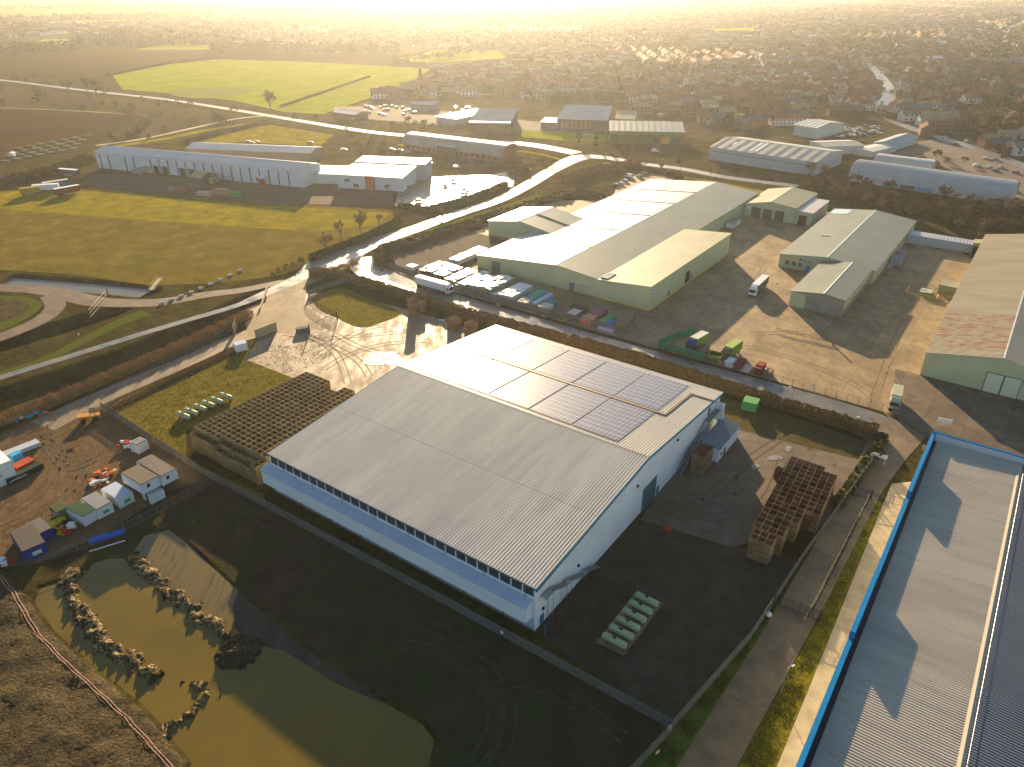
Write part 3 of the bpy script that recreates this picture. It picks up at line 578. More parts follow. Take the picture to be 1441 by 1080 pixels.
# solar arrays: 2 rows x 5
pan_m = mat('solar_cell', (.085, .088, .135), (.07, .07, .11), scale=3, rough=.25, spec=.5)
frm_m = mat('solar_frame', (.46, .46, .50), rough=.5)
L5 = (UE_ - 7.5 - (UW + 4)) / 5
for r_, (va, vb) in enumerate(((42.9, 60.2), (61.9, 80.0))):
    for c in range(5):
        x0 = UW + 4 + c * L5; x1 = x0 + L5 - .5
        zz = lambda v_, e: rz_(v_) + .12 + e
        fr = MB().prism([(va, zz(va, 0)), (va, zz(va, .1)), (vb, zz(vb, .1)), (vb, zz(vb, 0))], x0, x1, axis='x').build('solar_array', frm_m, mw)
        B = MB(); nu, nv = 11, 9; du = (x1 - x0) / nu; dv = (vb - va) / nv
        for i in range(nu):
            for j in range(nv):
                a0, a1 = x0 + i * du + .05, x0 + (i + 1) * du - .05; c0, c1 = va + j * dv + .09, va + (j + 1) * dv - .09
                B.face([(a0, c0, zz(c0, .115)), (a1, c0, zz(c0, .115)), (a1, c1, zz(c1, .115)), (a0, c1, zz(c1, .115))])
        B.build('solar_panels', pan_m, fr)
        MB().box(x0, x1, va - .35, va - .1, rz_(va) + .06, rz_(va) + .2).build('rail', mat('purple_brown_rail', (.10, .06, .07), rough=.5), fr)
# outbuilding against the gable
ob = Shed('outbuilding', 'small white lean-to block with blue-grey roof under the warehouse stair', 'outbuilding', (XE + 1.9, 67.2), 13.2, [(0, 4.6), (4.3, 3.5)], 'x', BM['white'], BM['slate'], ridge=False, over=.15)
ob.on('hi', 'door', 3.5, 4.5, 0, 2.1, BM['dark'], .06); ob.on('hi', 'window', 1.2, 2.3, 1.1, 2.0, BM['glass'], .06); ob.on('front', 'door', 1.2, 2.1, 0, 2.1, BM['dark'], .06)

# ---------------------------------------------------------------- neighbouring complex
mid = Shed('packing_shed', 'long green-cream packing shed with wide olive roof beside the stacked crate yard', 'warehouse', (-121, 139.8), 150,
           [(0, 5.0), (36, 8.4), (58, 6.3)], 'x', BM['cream'], BM['olive'], seams=[(0, y) for y in (24, 50, 76, 100, 124)])
cap2 = MB()
mid.on('front', 'roller_door', 7, 11, 0, 4.2, mat('grey_shutter', (.13, .12, .13), rough=.5), .1)
mid.on('front', 'door', 42, 44, 0, 3.2, BM['teal'], .1); mid.on('front', 'canopy', 46.5, 49.5, 2.9, 3.3, mat('pale_canopy', (.42, .40, .33)), 1.5)
for y in (78, 90, 103, 116): mid.on('hi', 'wall_panel', y, y + .25, 0, 5.8, BM['steel'], .08)
mid.on('hi', 'roller_door', 74, 77.5, 0, 4, BM['dark'], .08)
MB().prism([(0.4, 5.23), (0.4, 5.3), (35.2, 8.55), (35.2, 8.48)], 0.5, 149.5, axis='y').build('rooflight_and_glare_sheet', mat('glare_white_sheet', (.33, .35, .37), (.28, .295, .31), scale=9, rough=.40, spec=.35, rib=(1.0, 1, .3), coord='obj'), mid.roof)  # sheet over the whole left slope; sky and sun glare put into its pale colour
b = MB()
for i in range(5):
    for j in range(3): b.box(54.0 + j * 1.0, 54.7 + j * 1.0, 1.0 + i * 1.3, 1.9 + i * 1.3, 6.9, 7.5)
b.build('condenser_units', BM['steel'], mid.roof)
an = Shed('packing_shed_annex', 'flat-topped cream annex on the yard side of the long packing shed', 'warehouse annex', (-62.6, 139.6), 72,
          [(-4.5, 6.75), (15.2, 8.6)], 'x', BM['cream'], BM['oliver'], ridge=False)
an.on('hi', 'roller_door', 29, 33, 0, 4.8, BM['dark'], .1, BM['cream']); an.on('hi', 'door', 15, 16, 0, 2.2, BM['dark'], .08); an.on('hi', 'door', 34, 35.5, 0, 3.2, BM['steel'], .08)
an.on('hi', 'sign', 2, 4.2, 5.7, 7.2, mat('pale_sign', (.6, .62, .68), rough=.4), .06); an.on('hi', 'plinth', 0, 72, 0, .35, BM['yellowp'], .3)
an.on('front', 'plinth', -4, 15, 0, .35, BM['yellowp'], .3); an.on('hi', 'logo', 2.6, 3.6, 6.1, 6.8, mat('dark_blue_ink', (.02, .06, .3)), .08)
xs = Shed('cold_store', 'green-cream gabled store with three dark doors at the head of the yard', 'warehouse', (-62.4, 270), 33,
          [(0, 5.6), (11.8, 8.1), (23.6, 6.9)], 'x', BM['cream'], BM['oliver'])
for a in (3.5, 9.0, 14.5): xs.on('front', 'roller_door', a, a + 4.2, 0, 4.6, mat('slate_door', (.07, .07, .08), rough=.5), .1, BM['cream'])
xs.on('front', 'sign', 1.2, 2.8, 3.2, 5, mat('pale_sign'  , (.6, .6, .6)), .06)
sb = Shed('cold_store_porch', 'small box store with pinkish flat roof beside the gabled store', 'store', (-38.4, 269.6), 26, [(0, 6.2), (7.2, 6.0)], 'x', BM['cream'], mat('pinkish_sheet_roof', (.5, .43, .40), rough=.4), ridge=False)
sb.on('front', 'roller_door', 1.5, 5, 0, 4.4, BM['dark'], .1)
g2 = Shed('side_store', 'cream gabled shed with bright roof behind the wrapped pallet yard', 'warehouse', (-143, 176), 26, [(0, 6), (16.5, 8.7), (34, 6)], 'x', BM['cream'], BM['olive'], seams=[(1, 13)])
MB().prism([(.3, 6.2), (.3, 6.26), (16, 8.85), (16, 8.79)], .3, 25.6, axis='y').build('rooflight_and_glare_sheet', mat('glare_white_sheet', (.6, .6, .6)), g2.roof)  # left slope covered by the same sheet, its glare painted as a pale colour
g2.on('hi', 'plinth_panel', 0, 26, 3.4, 5.7, BM['blue_sheet'], .06)
b2 = Shed('near_yard_shed', 'low open-ended shed with olive roof standing in the middle of the yard', 'shed', (-10, 171.5), 37.4, [(0, 5.4), (10.6, 6.9), (17.4, 6.0)], 'x', BM['block'], BM['olive'])
b2.on('front', 'door_panel', .2, 5, 0, 5.2, BM['cream'], .1); b2.on('hi', 'plinth_panel', .2, 37.2, 2.6, 5.6, BM['creamy'], .06)
b1 = Shed('far_yard_shed', 'wide olive-roofed shed joined behind the low open-ended shed', 'warehouse', (-26, 209), 78, [(0, 5.0), (17.5, 7.1), (34.5, 5.2)], 'x', BM['cream'], BM['olive'])
b1.on('front', 'window', 2.5, 4, 1.6, 3, BM['glass'], .06); b1.on('front', 'window', 5, 6.5, 1.6, 3, BM['glass'], .06); b1.on('front', 'window', 7.4, 8.6, 1.6, 3, BM['glass'], .06)
b1.on('front', 'door', 10.6, 11.8, 0, 2.4, mat('blue_sign', (.03, .12, .5)), .08)
MB().box(6.5, 17.0, 30, 30.5, 6.3, 6.6).build('roof_walkway', mat('white_metal', (.75, .75, .75)), b1.roof)
MB().prism([(.4, 5.22), (.4, 5.3), (8, 6.25), (8, 6.18)], 68, 77, axis='y').build('rooflight_and_glare_sheet', mat('pale_blue_sheet', (.3, .4, .5)), b1.roof)
# boundary shed wall between far shed and big barn
lw = Shed('link_building', 'long low pale link building between the far shed and the rusty barn', 'building', (8.6, 270), 27, [(0, 3.6), (5, 3.9)], 'y', mat('pale_blue_render', (.34, .38, .40)), BM['greyrx'], ridge=False)
lg = Shed('link_gatehouse', 'cream gatehouse with dark door at the end of the low link building', 'building', (33.4, 264), 5.5, [(0, 6.0), (2.8, 6.4)], 'x', BM['oliver'], BM['oliver'], ridge=False)
lg.on('front', 'door', .3, 2.4, 0, 5, BM['dark'], .06)
br = Shed('barn', 'big cream barn with rust-streaked ribbed roof on the right edge', 'barn', (36.4, 142.5), 133, [(0, 7.0), (18.1, 10.5), (38, 6.6)], 'x', BM['creamy'], BM['rust'], wall='wall', over=.4, capm=mat('pale_cap', (.6, .6, .6)))
br.on('front', 'door', 15.6, 19.4, 0, 5.6, mat('cream_sliding_door', (.52, .52, .38), rough=.6), .12, BM['teal']); br.on('front', 'door', 19.8, 23.6, 0, 5.6, mat('cream_sliding_door', (.52, .52, .38)), .12, BM['teal'])
rr = MB()
for q, (x0, z0, x1, z1) in enumerate(((-.4, 6.95, 18, 10.5), (18.2, 10.46, 38.4, 6.55))):
    n = 150
    for i in range(n):
        y = -.3 + 133.5 * i / n; rm2 = mat('rusty_ribs', (.44, .38, .27), (.42, .14, .04), scale=1.6, lo=.50, hi=.60, rough=.8, coord='obj', stretch=(.45, 2.2, 1)) if 4 < y < 34 and q == 0 else BM['rust']; rr.prism([(x0, z0 + .145), (x0, z0 + .25), (x1, z1 + .25), (x1, z1 + .145)], y, y + .32, axis='y', m=rm2)
rr.build('roof_ribs', None, br.roof)
# ---------------------------------------------------------------- blue-rimmed building at lower right
PZ = 10.0
bb = empty('blue_rimmed_warehouse', E(45.7, -12), EST_A, 'large pale-roofed warehouse with bright blue stepped parapet in the lower right corner', 'warehouse')
LN = 103.0; WD = 36
MB().prism([(0, 0), (0, PZ - 1.2), (17.2, PZ - .75), (WD, PZ - 1.2), (WD, 0)], 0.3, LN - .4, axis='y').build('wall', mat('white_panel_wall', (.6, .62, .62), rough=.5), bb)
def strp(x0, z0, x1, z1, mt):
    """fine ribs across the slope, every 0.5 m"""
    b = MB(); n = 206
    vs = []; X = []
    for i in range(n):
        y = .4 + i * (LN - 1) / n; p = (LN - 1) / n; X += [(y, 0), (y + p * .45, 0), (y + p * .55, .1), (y + p * .92, .1)]
    X.append((LN - .6, 0)); 
    for y, z in X: b.v += [(x0, y, z0 + z), (x1, y, z1 + z)]
    for i in range(len(X) - 1): b.f.append((2 * i, 2 * i + 1, 2 * i + 3, 2 * i + 2)); b.mi.append(0)
    return b
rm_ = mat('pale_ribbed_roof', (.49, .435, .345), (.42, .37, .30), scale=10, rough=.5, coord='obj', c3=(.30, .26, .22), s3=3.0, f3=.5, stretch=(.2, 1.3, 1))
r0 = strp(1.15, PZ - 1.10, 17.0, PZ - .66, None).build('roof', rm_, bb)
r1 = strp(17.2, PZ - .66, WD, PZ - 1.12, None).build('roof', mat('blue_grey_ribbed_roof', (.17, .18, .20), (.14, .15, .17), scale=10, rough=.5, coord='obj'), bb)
MB().prism([(16.6, PZ - .60), (17.1, PZ - .45), (17.5, PZ - .60)], .4, LN - .6, axis='y').build('ridge_cap', mat('sandy_cap', (.42, .36, .27)), r0)
for k in range(8):
    p = MB().bar((17.75, 6 + k * 12.5, PZ - .65), (17.75, 6 + k * 12.5, PZ - .1), .06); p.build('anchor_post', BM['steel'], r0)
MB().bar((17.75, 3, PZ - .28), (17.75, LN - 4, PZ - .28), .035).build('safety_line', BM['steel'], r0)
def par(y0, y1, h): return MB().box(-.35, .38, y0, y1, PZ - 2.4, PZ + h).build('parapet', BM['cyan'], bb)
seg = [(0, 21.9, .0), (22, 37.9, 1.5), (38, 60.9, 0), (61, 80.4, 1.4), (80.5, LN - 4, .2)]
H = [(0, 30.9, .45), (31, 46.9, 1.9), (47, 74.4, .45), (74.5, 91.4, 1.9), (91.5, LN, .45)]
for (a, c, h) in H: par(a, c, h)
MB().box(-.12, WD, LN - .3, LN, PZ - 2.2, PZ + 1.0).build('parapet', BM['cyan'], bb)
MB().box(.6, WD - .1, LN - .45, LN - .31, PZ - 1.2, PZ + .7).build('parapet_lining', mat('pale_parapet_lining', (.45, .48, .52)), bb)
MB().box(-.1, WD, 0, .28, PZ - 2.2, PZ + .25).build('parapet', BM['cyan'], bb)
MB().box(.40, 1.1, .4, LN - .5, PZ - 1.6, PZ - 1.03).build('gutter', mat('dark_gutter', (.03, .03, .035), rough=.4), bb)
# ---------------------------------------------------------------- buildings placed by their eaves corners in the photograph
def shedG(name, label, cat, A, B_, depth, he, hr, wm_, rm, z=None, rpos=.5, rise='gable', **kw):
    """A,B_: photo pixels of the near eave corners (left, right); depth away from the camera"""
    a = G(*A, he); c = G(*B_, he); d = c - a; rz = math.atan2(d.y, d.x); L = math.hypot(d.x, d.y)
    if rise == 'gable': prof = [(0, he), (depth * rpos, hr), (depth, he)]
    elif rise == 'mono': prof = [(0, he), (depth, hr)]
    else: prof = [(depth * (1 - math.cos(t)) / 2, he + (hr - he) * math.sin(t)) for t in np.linspace(0, math.pi, 13)]
    return Shed(name, label, cat, None, L, prof, 'y', wm_, rm, rz=rz, loc=(a.x, a.y, 0), **kw), L
WB = mat('pale_blue_cladding', (.50, .54, .58), (.46, .50, .54), scale=8, rough=.5, rib=(1.1, 0, .25), coord='obj')
fl, L = shedG('distribution_warehouse', 'long pale blue warehouse with a row of loading docks left of the trees', 'warehouse', (133, 214), (425, 240), 17, 9.2, 11.2, WB, BM['greyrx'], ridge=True)
for i in range(22):
    if i % 3 != 2 or i > 6: fl.on('lo', 'dock_column', 3 + i * L / 23, 3.5 + i * L / 23, 0, 8, BM['dark'], .25)
for i in (6, 7, 9, 10): fl.on('lo', 'dock_door', 4.4 + i * L / 23, 8.4 + i * L / 23, 0, 4.4, BM['dark'], .12)
for i in (6, 7, 9, 10): fl.on('lo', 'dock_lamp', 6 + i * L / 23, 6.6 + i * L / 23, 7.5, 7.9, mat('lamp_white', (.9, .9, .85)), .5)
f2, L = shedG('distribution_rear_hall', 'low grey-roofed hall showing behind the long pale blue warehouse', 'warehouse', (262, 209), (437, 216), 18, 6.4, 8.2, mat('grey_panel_end', (.22, .17, .14)), BM['greyrx'], rise='gable', ridge=False)
f3, L = shedG('low_white_store', 'low white flat-fronted store at the right end of the loading docks', 'store', (376, 243), (478, 246), 16, 5.2, 6.2, mat('blue_white_render', (.5, .53, .57)), BM['greyrx'], rise='mono', ridge=False)
f3.on('lo', 'roller_door', 2, 6.5, 0, 3.8, BM['dark'], .1)
f4, L = shedG('trade_unit', 'white trade unit with brown roof and red entrance bay', 'building', (474, 246), (566, 251), 22, 7, 8.2, mat('white_render', (.48, .5, .53)), mat('brown_sheet_roof', (.29, .26, .23), rough=.42, rib=(1, 0, .3), coord='obj'), rise='mono', ridge=False)
f4.on('lo', 'entrance_bay', 16, 21, 0, 7.2, mat('red_bay', (.30, .055, .02)), .6); f4.on('lo', 'window', 4, 7, 3.6, 5, BM['glass'], .08); f4.on('lo', 'window', 9, 12, .8, 2.6, BM['glass'], .08)
f5, L = shedG('trade_unit_annex', 'taller pale annex with white roof behind the brown-roofed trade unit', 'building', (500, 228), (598, 232), 13, 8.6, 9.2, mat('pale_blue_render', (.3, .3, .3)), mat('white_sheet_roof', (.42, .42, .40), rough=.5), rise='mono', ridge=False)
# red-brick office with curved roof
of_, L = shedG('brick_office', 'two-storey red brick office with long curved grey roof', 'office', (568, 196), (706, 213), 17, 6.6, 9.4, mat('office_panel', (.22, .07, .035), (.17, .055, .03), scale=3, rough=.7), mat('weathered_grey_roof', (.25, .24, .22), (.20, .19, .18), scale=6, rough=.6, spec=.1), rise='arch', ridge=False, over=1.2)
for i in range(17):
    x = 2 + i * (L - 4) / 17
    if i in (6, 7, 8): continue
    for z in (.9, 3.9): of_.on('lo', 'window', x, x + (L - 4) / 17 * .62, z, z + 1.9, BM['glass'], .08)
of_.on('lo', 'porch', L * .38, L * .56, 0, 6.0, mat('porch_glass', (.03, .04, .05), rough=.2), 3.0); of_.on('lo', 'porch_roof', L * .37, L * .57, 6.02, 6.3, mat('white_sheet_roof', (.6, .6, .6)), 3.6)
# blue-roofed pair
bl, L = shedG('blue_roofed_unit', 'blue-grey roofed unit with pale front canopy behind the brick office', 'warehouse', (661, 170), (719, 171), 50, 7.5, 8.4, mat('dark_blue_cladding', (.06, .07, .09)), BM['blueroof'], rise='mono', ridge=False)
bl.on('lo', 'canopy', 0, L, 6.4, 7.4, mat('white_sheet_roof', (.6, .6, .6)), 5)
bl2, L = shedG('blue_roofed_showroom', 'blue-grey roofed showroom with tan front facing the lawn', 'warehouse', (784, 168), (855, 170), 62, 7.5, 8.6, mat('dark_blue_cladding', (.06, .07, .09)), BM['blueroof'], rise='mono', ridge=False)
bl2.on('lo', 'front_panel', 2, L * .68, 1, 6.6, mat('tan_panel', (.24, .17, .08)), .12)
for i in range(7): bl2.on('lo', 'glazing_bar', 2 + i * L * .66 / 7, 2.5 + i * L * .66 / 7, 1, 6.6, BM['dark'], .2)
bl3, L = shedG('blue_store_wing', 'small dark wing with white roof on the left of the tan-fronted showroom', 'building', (761, 172), (786, 173), 18, 5, 5.4, mat('dark_blue_cladding', (.06, .07, .09)), mat('white_sheet_roof', (.6, .6, .6)), rise='mono', ridge=False)
# green shop
gs, L = shedG('garden_centre', 'dark green fronted store with curved cream roof beside the junction', 'store', (859, 184), (962, 186), 26, 8.2, 11.2, BM['greenclad'], mat('cream_curved_roof', (.46, .44, .36), (.40, .38, .31), scale=9, rough=.6, rib=(4, 0, .12), coord='obj'), rise='gable', rpos=.8, ridge=False, over=.8)
gs.on('lo', 'fascia', 0, L, 5.9, 7.9, mat('bright_green_fascia', (.09, .17, .05)), .3); gs.on('lo', 'window', L * .6, L * .68, 1, 4.6, BM['glass'], .1); gs.on('lo', 'entrance', L * .70, L * .82, .3, 5, mat('orange_entrance', (.45, .24, .03)), .4); gs.on('lo', 'window', L * .86, L * .97, 1, 4.6, BM['glass'], .1)
s2, L = shedG('cream_gabled_hall', 'cream roofed hall end-on behind the curved-roofed store', 'hall', (866, 167), (893, 168), 30, 5.5, 8.5, BM['oliver'], BM['oliver'], ridge=True)
s3, L = shedG('small_blue_workshop', 'small blue-roofed workshop beside the parked vans at the field corner', 'workshop', (578, 147), (612, 148), 16, 4.5, 6, BM['blueroof'], mat('blue_workshop_roof', (.14, .22, .30)), ridge=True)
s4, L = shedG('brick_barn', 'dark barn by the corner of the green field', 'barn', (469, 158), (500, 162), 14, 4.5, 6, mat('dark_brick_barn', (.13, .07, .04)), BM['greyrx'], ridge=True)
s5, L = shedG('white_canopy_store', 'long bright white-roofed store between the trees and the blue-roofed unit', 'store', (614, 164), (642, 168), 46, 4.2, 4.6, mat('pale_blue_render', (.3, .3, .3)), mat('white_sheet_roof', (.6, .6, .6)), rise='mono', ridge=False)
# big grey shed with rooflights
gy, L = shedG('grey_shed', 'big grey shed with blue stripe and white rooflights beyond the yards', 'warehouse', (999, 207), (1148, 229), 42, 7.6, 10.5, mat('grey_blue_cladding', (.34, .38, .42), (.30, .34, .38), scale=7, rough=.5), mat('grey_ribbed_roof', (.28, .28, .25), (.23, .23, .21), scale=8, rough=.5, rib=(6.5, 0, .15), coord='obj'), ridge=True)
gy.on('lo', 'stripe', 1, L - 1, 5.2, 5.5, mat('dark_stripe', (.05, .07, .12)), .06)
for (x, y0, y1) in ((10, 8, 14), (24, 3, 19), (27.4, 3, 19)):
    MB().prism([(y0, 7.6 + y0 * 2.9 / 21 + .16), (y0, 7.6 + y0 * 2.9 / 21 + .22), (y1, 7.6 + y1 * 2.9 / 21 + .22), (y1, 7.6 + y1 * 2.9 / 21 + .16)], x, x + 1.6, axis='x').build('rooflight_and_glare_sheet', mat('white_metal', (.8, .8, .8)), gy.roof)
ga, L = shedG('pale_gabled_workshop', 'pale gabled workshop standing behind the big grey shed', 'workshop', (1118, 176), (1150, 181), 34, 7, 9.2, mat('pale_cladding', (.42, .44, .42)), mat('pale_ribbed_sheet', (.42, .42, .38), rib=(4, 0, .4), coord='obj', rough=.5), ridge=True)
ga2, L = shedG('pale_flat_store', 'low pale store to the right of the big grey shed', 'store', (1160, 207), (1216, 205), 18, 5, 6, mat('pale_cladding', (.42, .44, .42)), mat('pale_store_roof', (.40, .39, .34)), ridge=True)
ga3, L = shedG('blue_gabled_unit', 'small blue-green roofed unit by the town road', 'workshop', (1258, 205), (1292, 193), 13, 4, 5.6, mat('pale_teal_cladding', (.36, .44, .44)), mat('teal_grey_roof', (.24, .31, .33)), ridge=True)
ga4, L = shedG('white_flat_unit', 'flat white-roofed unit beside the small blue-green unit', 'workshop', (1228, 214), (1262, 206), 12, 3.5, 4.0, mat('pale_cladding', (.42, .44, .42)), mat('offwhite_roof', (.50, .49, .46)), ridge=False)
# arched depot
ad, L = shedG('arched_depot', 'long arched ribbed-roof depot with blue and white bays behind the thicket', 'depot', (1197, 243), (1421, 276), 20, 4.6, 9.6, mat('depot_wall', (.40, .42, .44), rough=.6), mat('arched_pale_sheet', (.43, .42, .40), (.37, .365, .35), scale=6, rough=.42), rise='arch', ridge=False, over=.6)
b = MB()
for i in range(int(L / 1.5)):
    pr = [(20 * (1 - math.cos(t)) / 2, 4.6 + 5.0 * math.sin(t)) for t in np.linspace(0, math.pi, 13)]
    x = .3 + i * 1.5
    for j in range(12):
        (a0, z0), (a1, z1) = pr[j], pr[j + 1]; b.prism([(a0, z0 + .12), (a0, z0 + .38), (a1, z1 + .38), (a1, z1 + .12)], x, x + .65, axis='x')
b.build('roof_ribs', mat('arched_pale_sheet', (.5, .5, .5)), ad.roof)
for i, c in enumerate(['pale', 'pale', 'sky', 'grey', 'sky', 'pale', 'pale', 'pale', 'grey']):
    m_ = {'pale': mat('bay_white', (.58, .60, .62)), 'sky': mat('bay_blue', (.16, .34, .55)), 'grey': mat('bay_grey', (.16, .15, .14))}[c]
    ad.on('lo', 'bay_panel', 1.5 + i * L / 9.2, 1.5 + i * L / 9.2 + L / 10.5, .2, 3.4, m_, .12)
ar, L = shedG('arched_workshop', 'second lower arched roof behind the long arched depot', 'depot', (1230, 226), (1310, 236), 14, 4, 6.6, mat('depot_wall', (.4, .4, .4)), mat('arched_pale_sheet', (.5, .5, .5)), rise='arch', ridge=False)

def words(txt, size, parent, loc, rot, m, name='lettering', ext=.02):
    c = D.curves.new(name, 'FONT'); c.body = txt; c.size = size; c.extrude = ext; c.materials.append(m); o = D.objects.new(name, c); COL.objects.link(o); o.parent = parent; o.location = loc; o.rotation_euler = rot
    bpy.context.view_layer.update(); me = D.meshes.new_from_object(o); me.name = name; D.objects.remove(o); D.curves.remove(c); o = link(name, me, parent, loc); o.rotation_euler = rot; return o
ink = mat('dark_lettering', (.02, .025, .02), rough=.7)
words('Farmers', 1.1, b1.root, (8.6, -.07, 3.9), (math.pi / 2, 0, 0), ink); MB().box(7.6, 8.3, -.09, -.05, 4.0, 4.7).build('emblem', ink, b1.root)
# ================================================================== PROPS
ORD = ['first', 'second', 'third', 'fourth', 'fifth', 'sixth', 'seventh', 'eighth', 'ninth', 'tenth', 'eleventh', 'twelfth', 'thirteenth', 'fourteenth', 'fifteenth',
       'sixteenth', 'seventeenth', 'eighteenth', 'nineteenth', 'twentieth', 'twenty-first', 'twenty-second', 'twenty-third', 'twenty-fourth', 'twenty-fifth', 'twenty-sixth', 'twenty-seventh', 'twenty-eighth',
       'twenty-ninth', 'thirtieth']
PM = {}
def pm(n, c, **k): return mat(n, c, **k)
# ---------------- crates
wood_a = mat('weathered_crate_wood', (.27, .195, .09), (.16, .115, .055), scale=2.5, rough=.85)
wood_b = mat('brown_crate_wood', (.26, .165, .09), (.15, .09, .05), scale=3, rough=.85)
wood_r = mat('reddish_crate_wood', (.17, .075, .04), (.10, .055, .035), scale=3, rough=.85)
def crate_mesh(name, m, lx, ly, h, t=.06):
    b = MB(); x, y = lx / 2 - .01, ly / 2 - .01
    for k in range(3):
        z0 = .13 + k * (h - .15) / 3; z1 = z0 + (h - .15) / 3 - .04
        b.box(-x, x, -y, -y + t, z0, z1); b.box(-x, x, y - t, y, z0, z1); b.box(-x, -x + t, -y + t, y - t, z0, z1); b.box(x - t, x, -y + t, y - t, z0, z1)
    for sx in (-1, 1):
        for sy in (-1, 1): b.box(min(sx * (x - t), sx * (x - .11)), max(sx * (x - t), sx * (x - t - .05)), min(sy * (y - t), sy * (y - t - .05)), max(sy * (y - t), sy * (y - t - .05)), .02, h - .06)
    b.box(-x + .002, x - .002, -y + .002, y - .002, .09, .125)
    for q in (-1, 0, 1): b.box(q * (x - .06) - .05, q * (x - .06) + .05, -y + .003, y - .003, 0, .088)
    b.m = [m]; return b.mesh(name)
CW = crate_mesh('crate_wide', wood_a, 1.84, 1.40, 1.22)
CE = [crate_mesh('crate_brown', wood_b, 1.46, 1.72, 1.24, .026), crate_mesh('crate_red', wood_r, 1.46, 1.72, 1.24, .026), crate_mesh('crate_pale', wood_a, 1.46, 1.72, 1.24, .026)]
CN = crate_mesh('crate_far', wood_b, 1.7, 1.5, 1.2)
crng = random.Random(11)
def crate(me, u, v, z, label, group, rz=0):
    o = link('crate', me, None, E(u, v, z), EST_A + rz + crng.uniform(-.012, .012)); return tag(o, label, 'crate', group)
CR = []      # (distance, make)
# east block beside the access fence
def east_ok(i, j):      # i across (0..6), j from the near end
    if j < 2: return i <= 2
    if j < 5: return i <= 3
    if j < 8: return i <= 4
    if j == 17: return i in (0, 1, 2, 3, 4)
    return i <= 6
eg = 'crates in the block by the access road fence'
for j in range(18):
    for i in range(7):
        if not east_ok(i, j): continue
        top = 4
        u = 23.3 + i * 1.48 + j * -.09 + (.45 if j < 2 else 0); v = 40.6 + j * 1.78 + (.3 if j >= 2 else 0) + (.3 if j >= 5 else 0)
        edge = (not east_ok(i, j - 1)) or j == 0 or not east_ok(i + 1, j) or (j in (2, 5, 8))
        for k in range(top):
            if k < top - 1 and not edge: continue
            me = CE[crng.choice([0, 0, 1, 1, 2]) if j > 2 else 0]
            lv = ['bottom', 'second', 'third', 'top'][k]
            CR.append((CAM_H, me, u, v, k * 1.25, '%s layer crate in the fence-side block, %s row, %s from the left' % (lv, ORD[j], ORD[i]), eg))
for (u, v, k) in ((19.6, 69.6, 0), (21.0, 70.6, 0), (19.6, 69.6, 1), (21.1, 70.7, 1)):
    CR.append((0, CE[1], u, v, k * 1.25, '%s reddish crate of the little stack left of the fence-side block' % ('%s %s' % ('upper' if k else 'lower', 'left' if u < 20 else 'right')), 'crates in the little stack left of the block'))
for i in range(2):
    for j in range(3):
        for k in range(4):
            if k < 3 and j == 1 and i == 0: continue
            CR.append((0, CE[0], 3.0 + i * 1.6, 61.3 + j * 1.78, k * 1.25, '%s brown crate by the lean-to, %s file, %s row' % (['bottom', 'second', 'third', 'top'][k], ['left', 'right'][i], ['near', 'middle', 'far'][j]), 'brown crates stacked beside the lean-to'))
# west block
NW_, NV = 13, 25; wg = 'crates in the large block west of the warehouse'; WR = []
for j in range(NV):
    for i in range(NW_):
        if j >= 23 and i in (5, 6, 7): continue
        if j == 24 and i > 9: continue
        u = -97.0 + i * 1.86 + .06 * math.sin(j * .9); v = .0 + j * 1.425 + .08 * math.sin(i * .7)
        ks = [4]
        if j == 0: ks = [0, 1, 2, 3] if i < 5 else [0, 1, 2]
        if i < 5 and j == 1: ks = [3, 4]
        if i >= 5 and j == 1: ks = [2, 3]
        if i >= 5 and j == 2: ks = [3, 4]
        if i == 0: ks = range(0, 5) if j else range(0, 4)
        if j == 24 or (j == 22 and i in (5, 6, 7)) or i == 12: ks = list(ks) + [k for k in (3,) if k not in ks]
        for k in ks: WR.append((j + (4 - k) * .8, CW, u, v, k * 1.235, '%s crate in the big western block, %s row, %s file from the tanks' % (['bottom', 'second-layer', 'third-layer', 'fourth-layer', 'top'][k], ORD[j], ORD[i]), wg))
ng = 'crates stacked at the back of the sandy yard'
NR = []
for (qx, qy, ni, nj, nk, nm) in ((579, 444, 1, 2, 5, 'tall stack by the grass island'), (591, 440, 1, 2, 3, 'low stack right of the tall one'), (634, 462, 2, 2, 3, 'left of the paired stacks by the hedge'), (658, 468, 2, 2, 3, 'right of the paired stacks by the hedge')):
    u0, v0 = toE(G(qx, qy))
    for i in range(ni):
        for j in range(nj):
            for k in range(nk):
                if 0 < k < nk - 1 and nj > 2 and i == 1 and j == 1: continue
                NR.append((0, CN, u0 + i * 1.75, v0 + j * 1.55, k * 1.21, 'brown crate, %s, %s layer, %s row, %s file' % (nm, ORD[k], ORD[j], ORD[i]), ng))
ALL = CR + NR + WR
def csz(q):
    p = E(q[2], q[3], q[4]); d = math.hypot(p.x, p.y, CAM_H - p.z); return d + (6 * (4 - round(q[4] / 1.24)) if 'big western' in q[5] else 0)
ALL.sort(key=csz)
for q in ALL[:299]: crate(q[1], q[2], q[3], q[4], q[5], q[6])
b = MB()
for q in ALL[299:]:
    M_ = Matrix.Translation(E(q[2], q[3], q[4])) @ Matrix.Rotation(EST_A + crng.uniform(-.012, .012), 4, 'Z'); k = len(b.v); mi = b.mid(q[1].materials[0])
    b.v += [tuple(M_ @ v.co) for v in q[1].vertices]; b.f += [tuple(k + i for i in p.vertices) for p in q[1].polygons]; b.mi += [mi] * len(q[1].polygons)
tag(b.build('crate_rows', None), 'farther rows of wooden crates in the big block and the sandy yard', 'crates', kind='stuff')
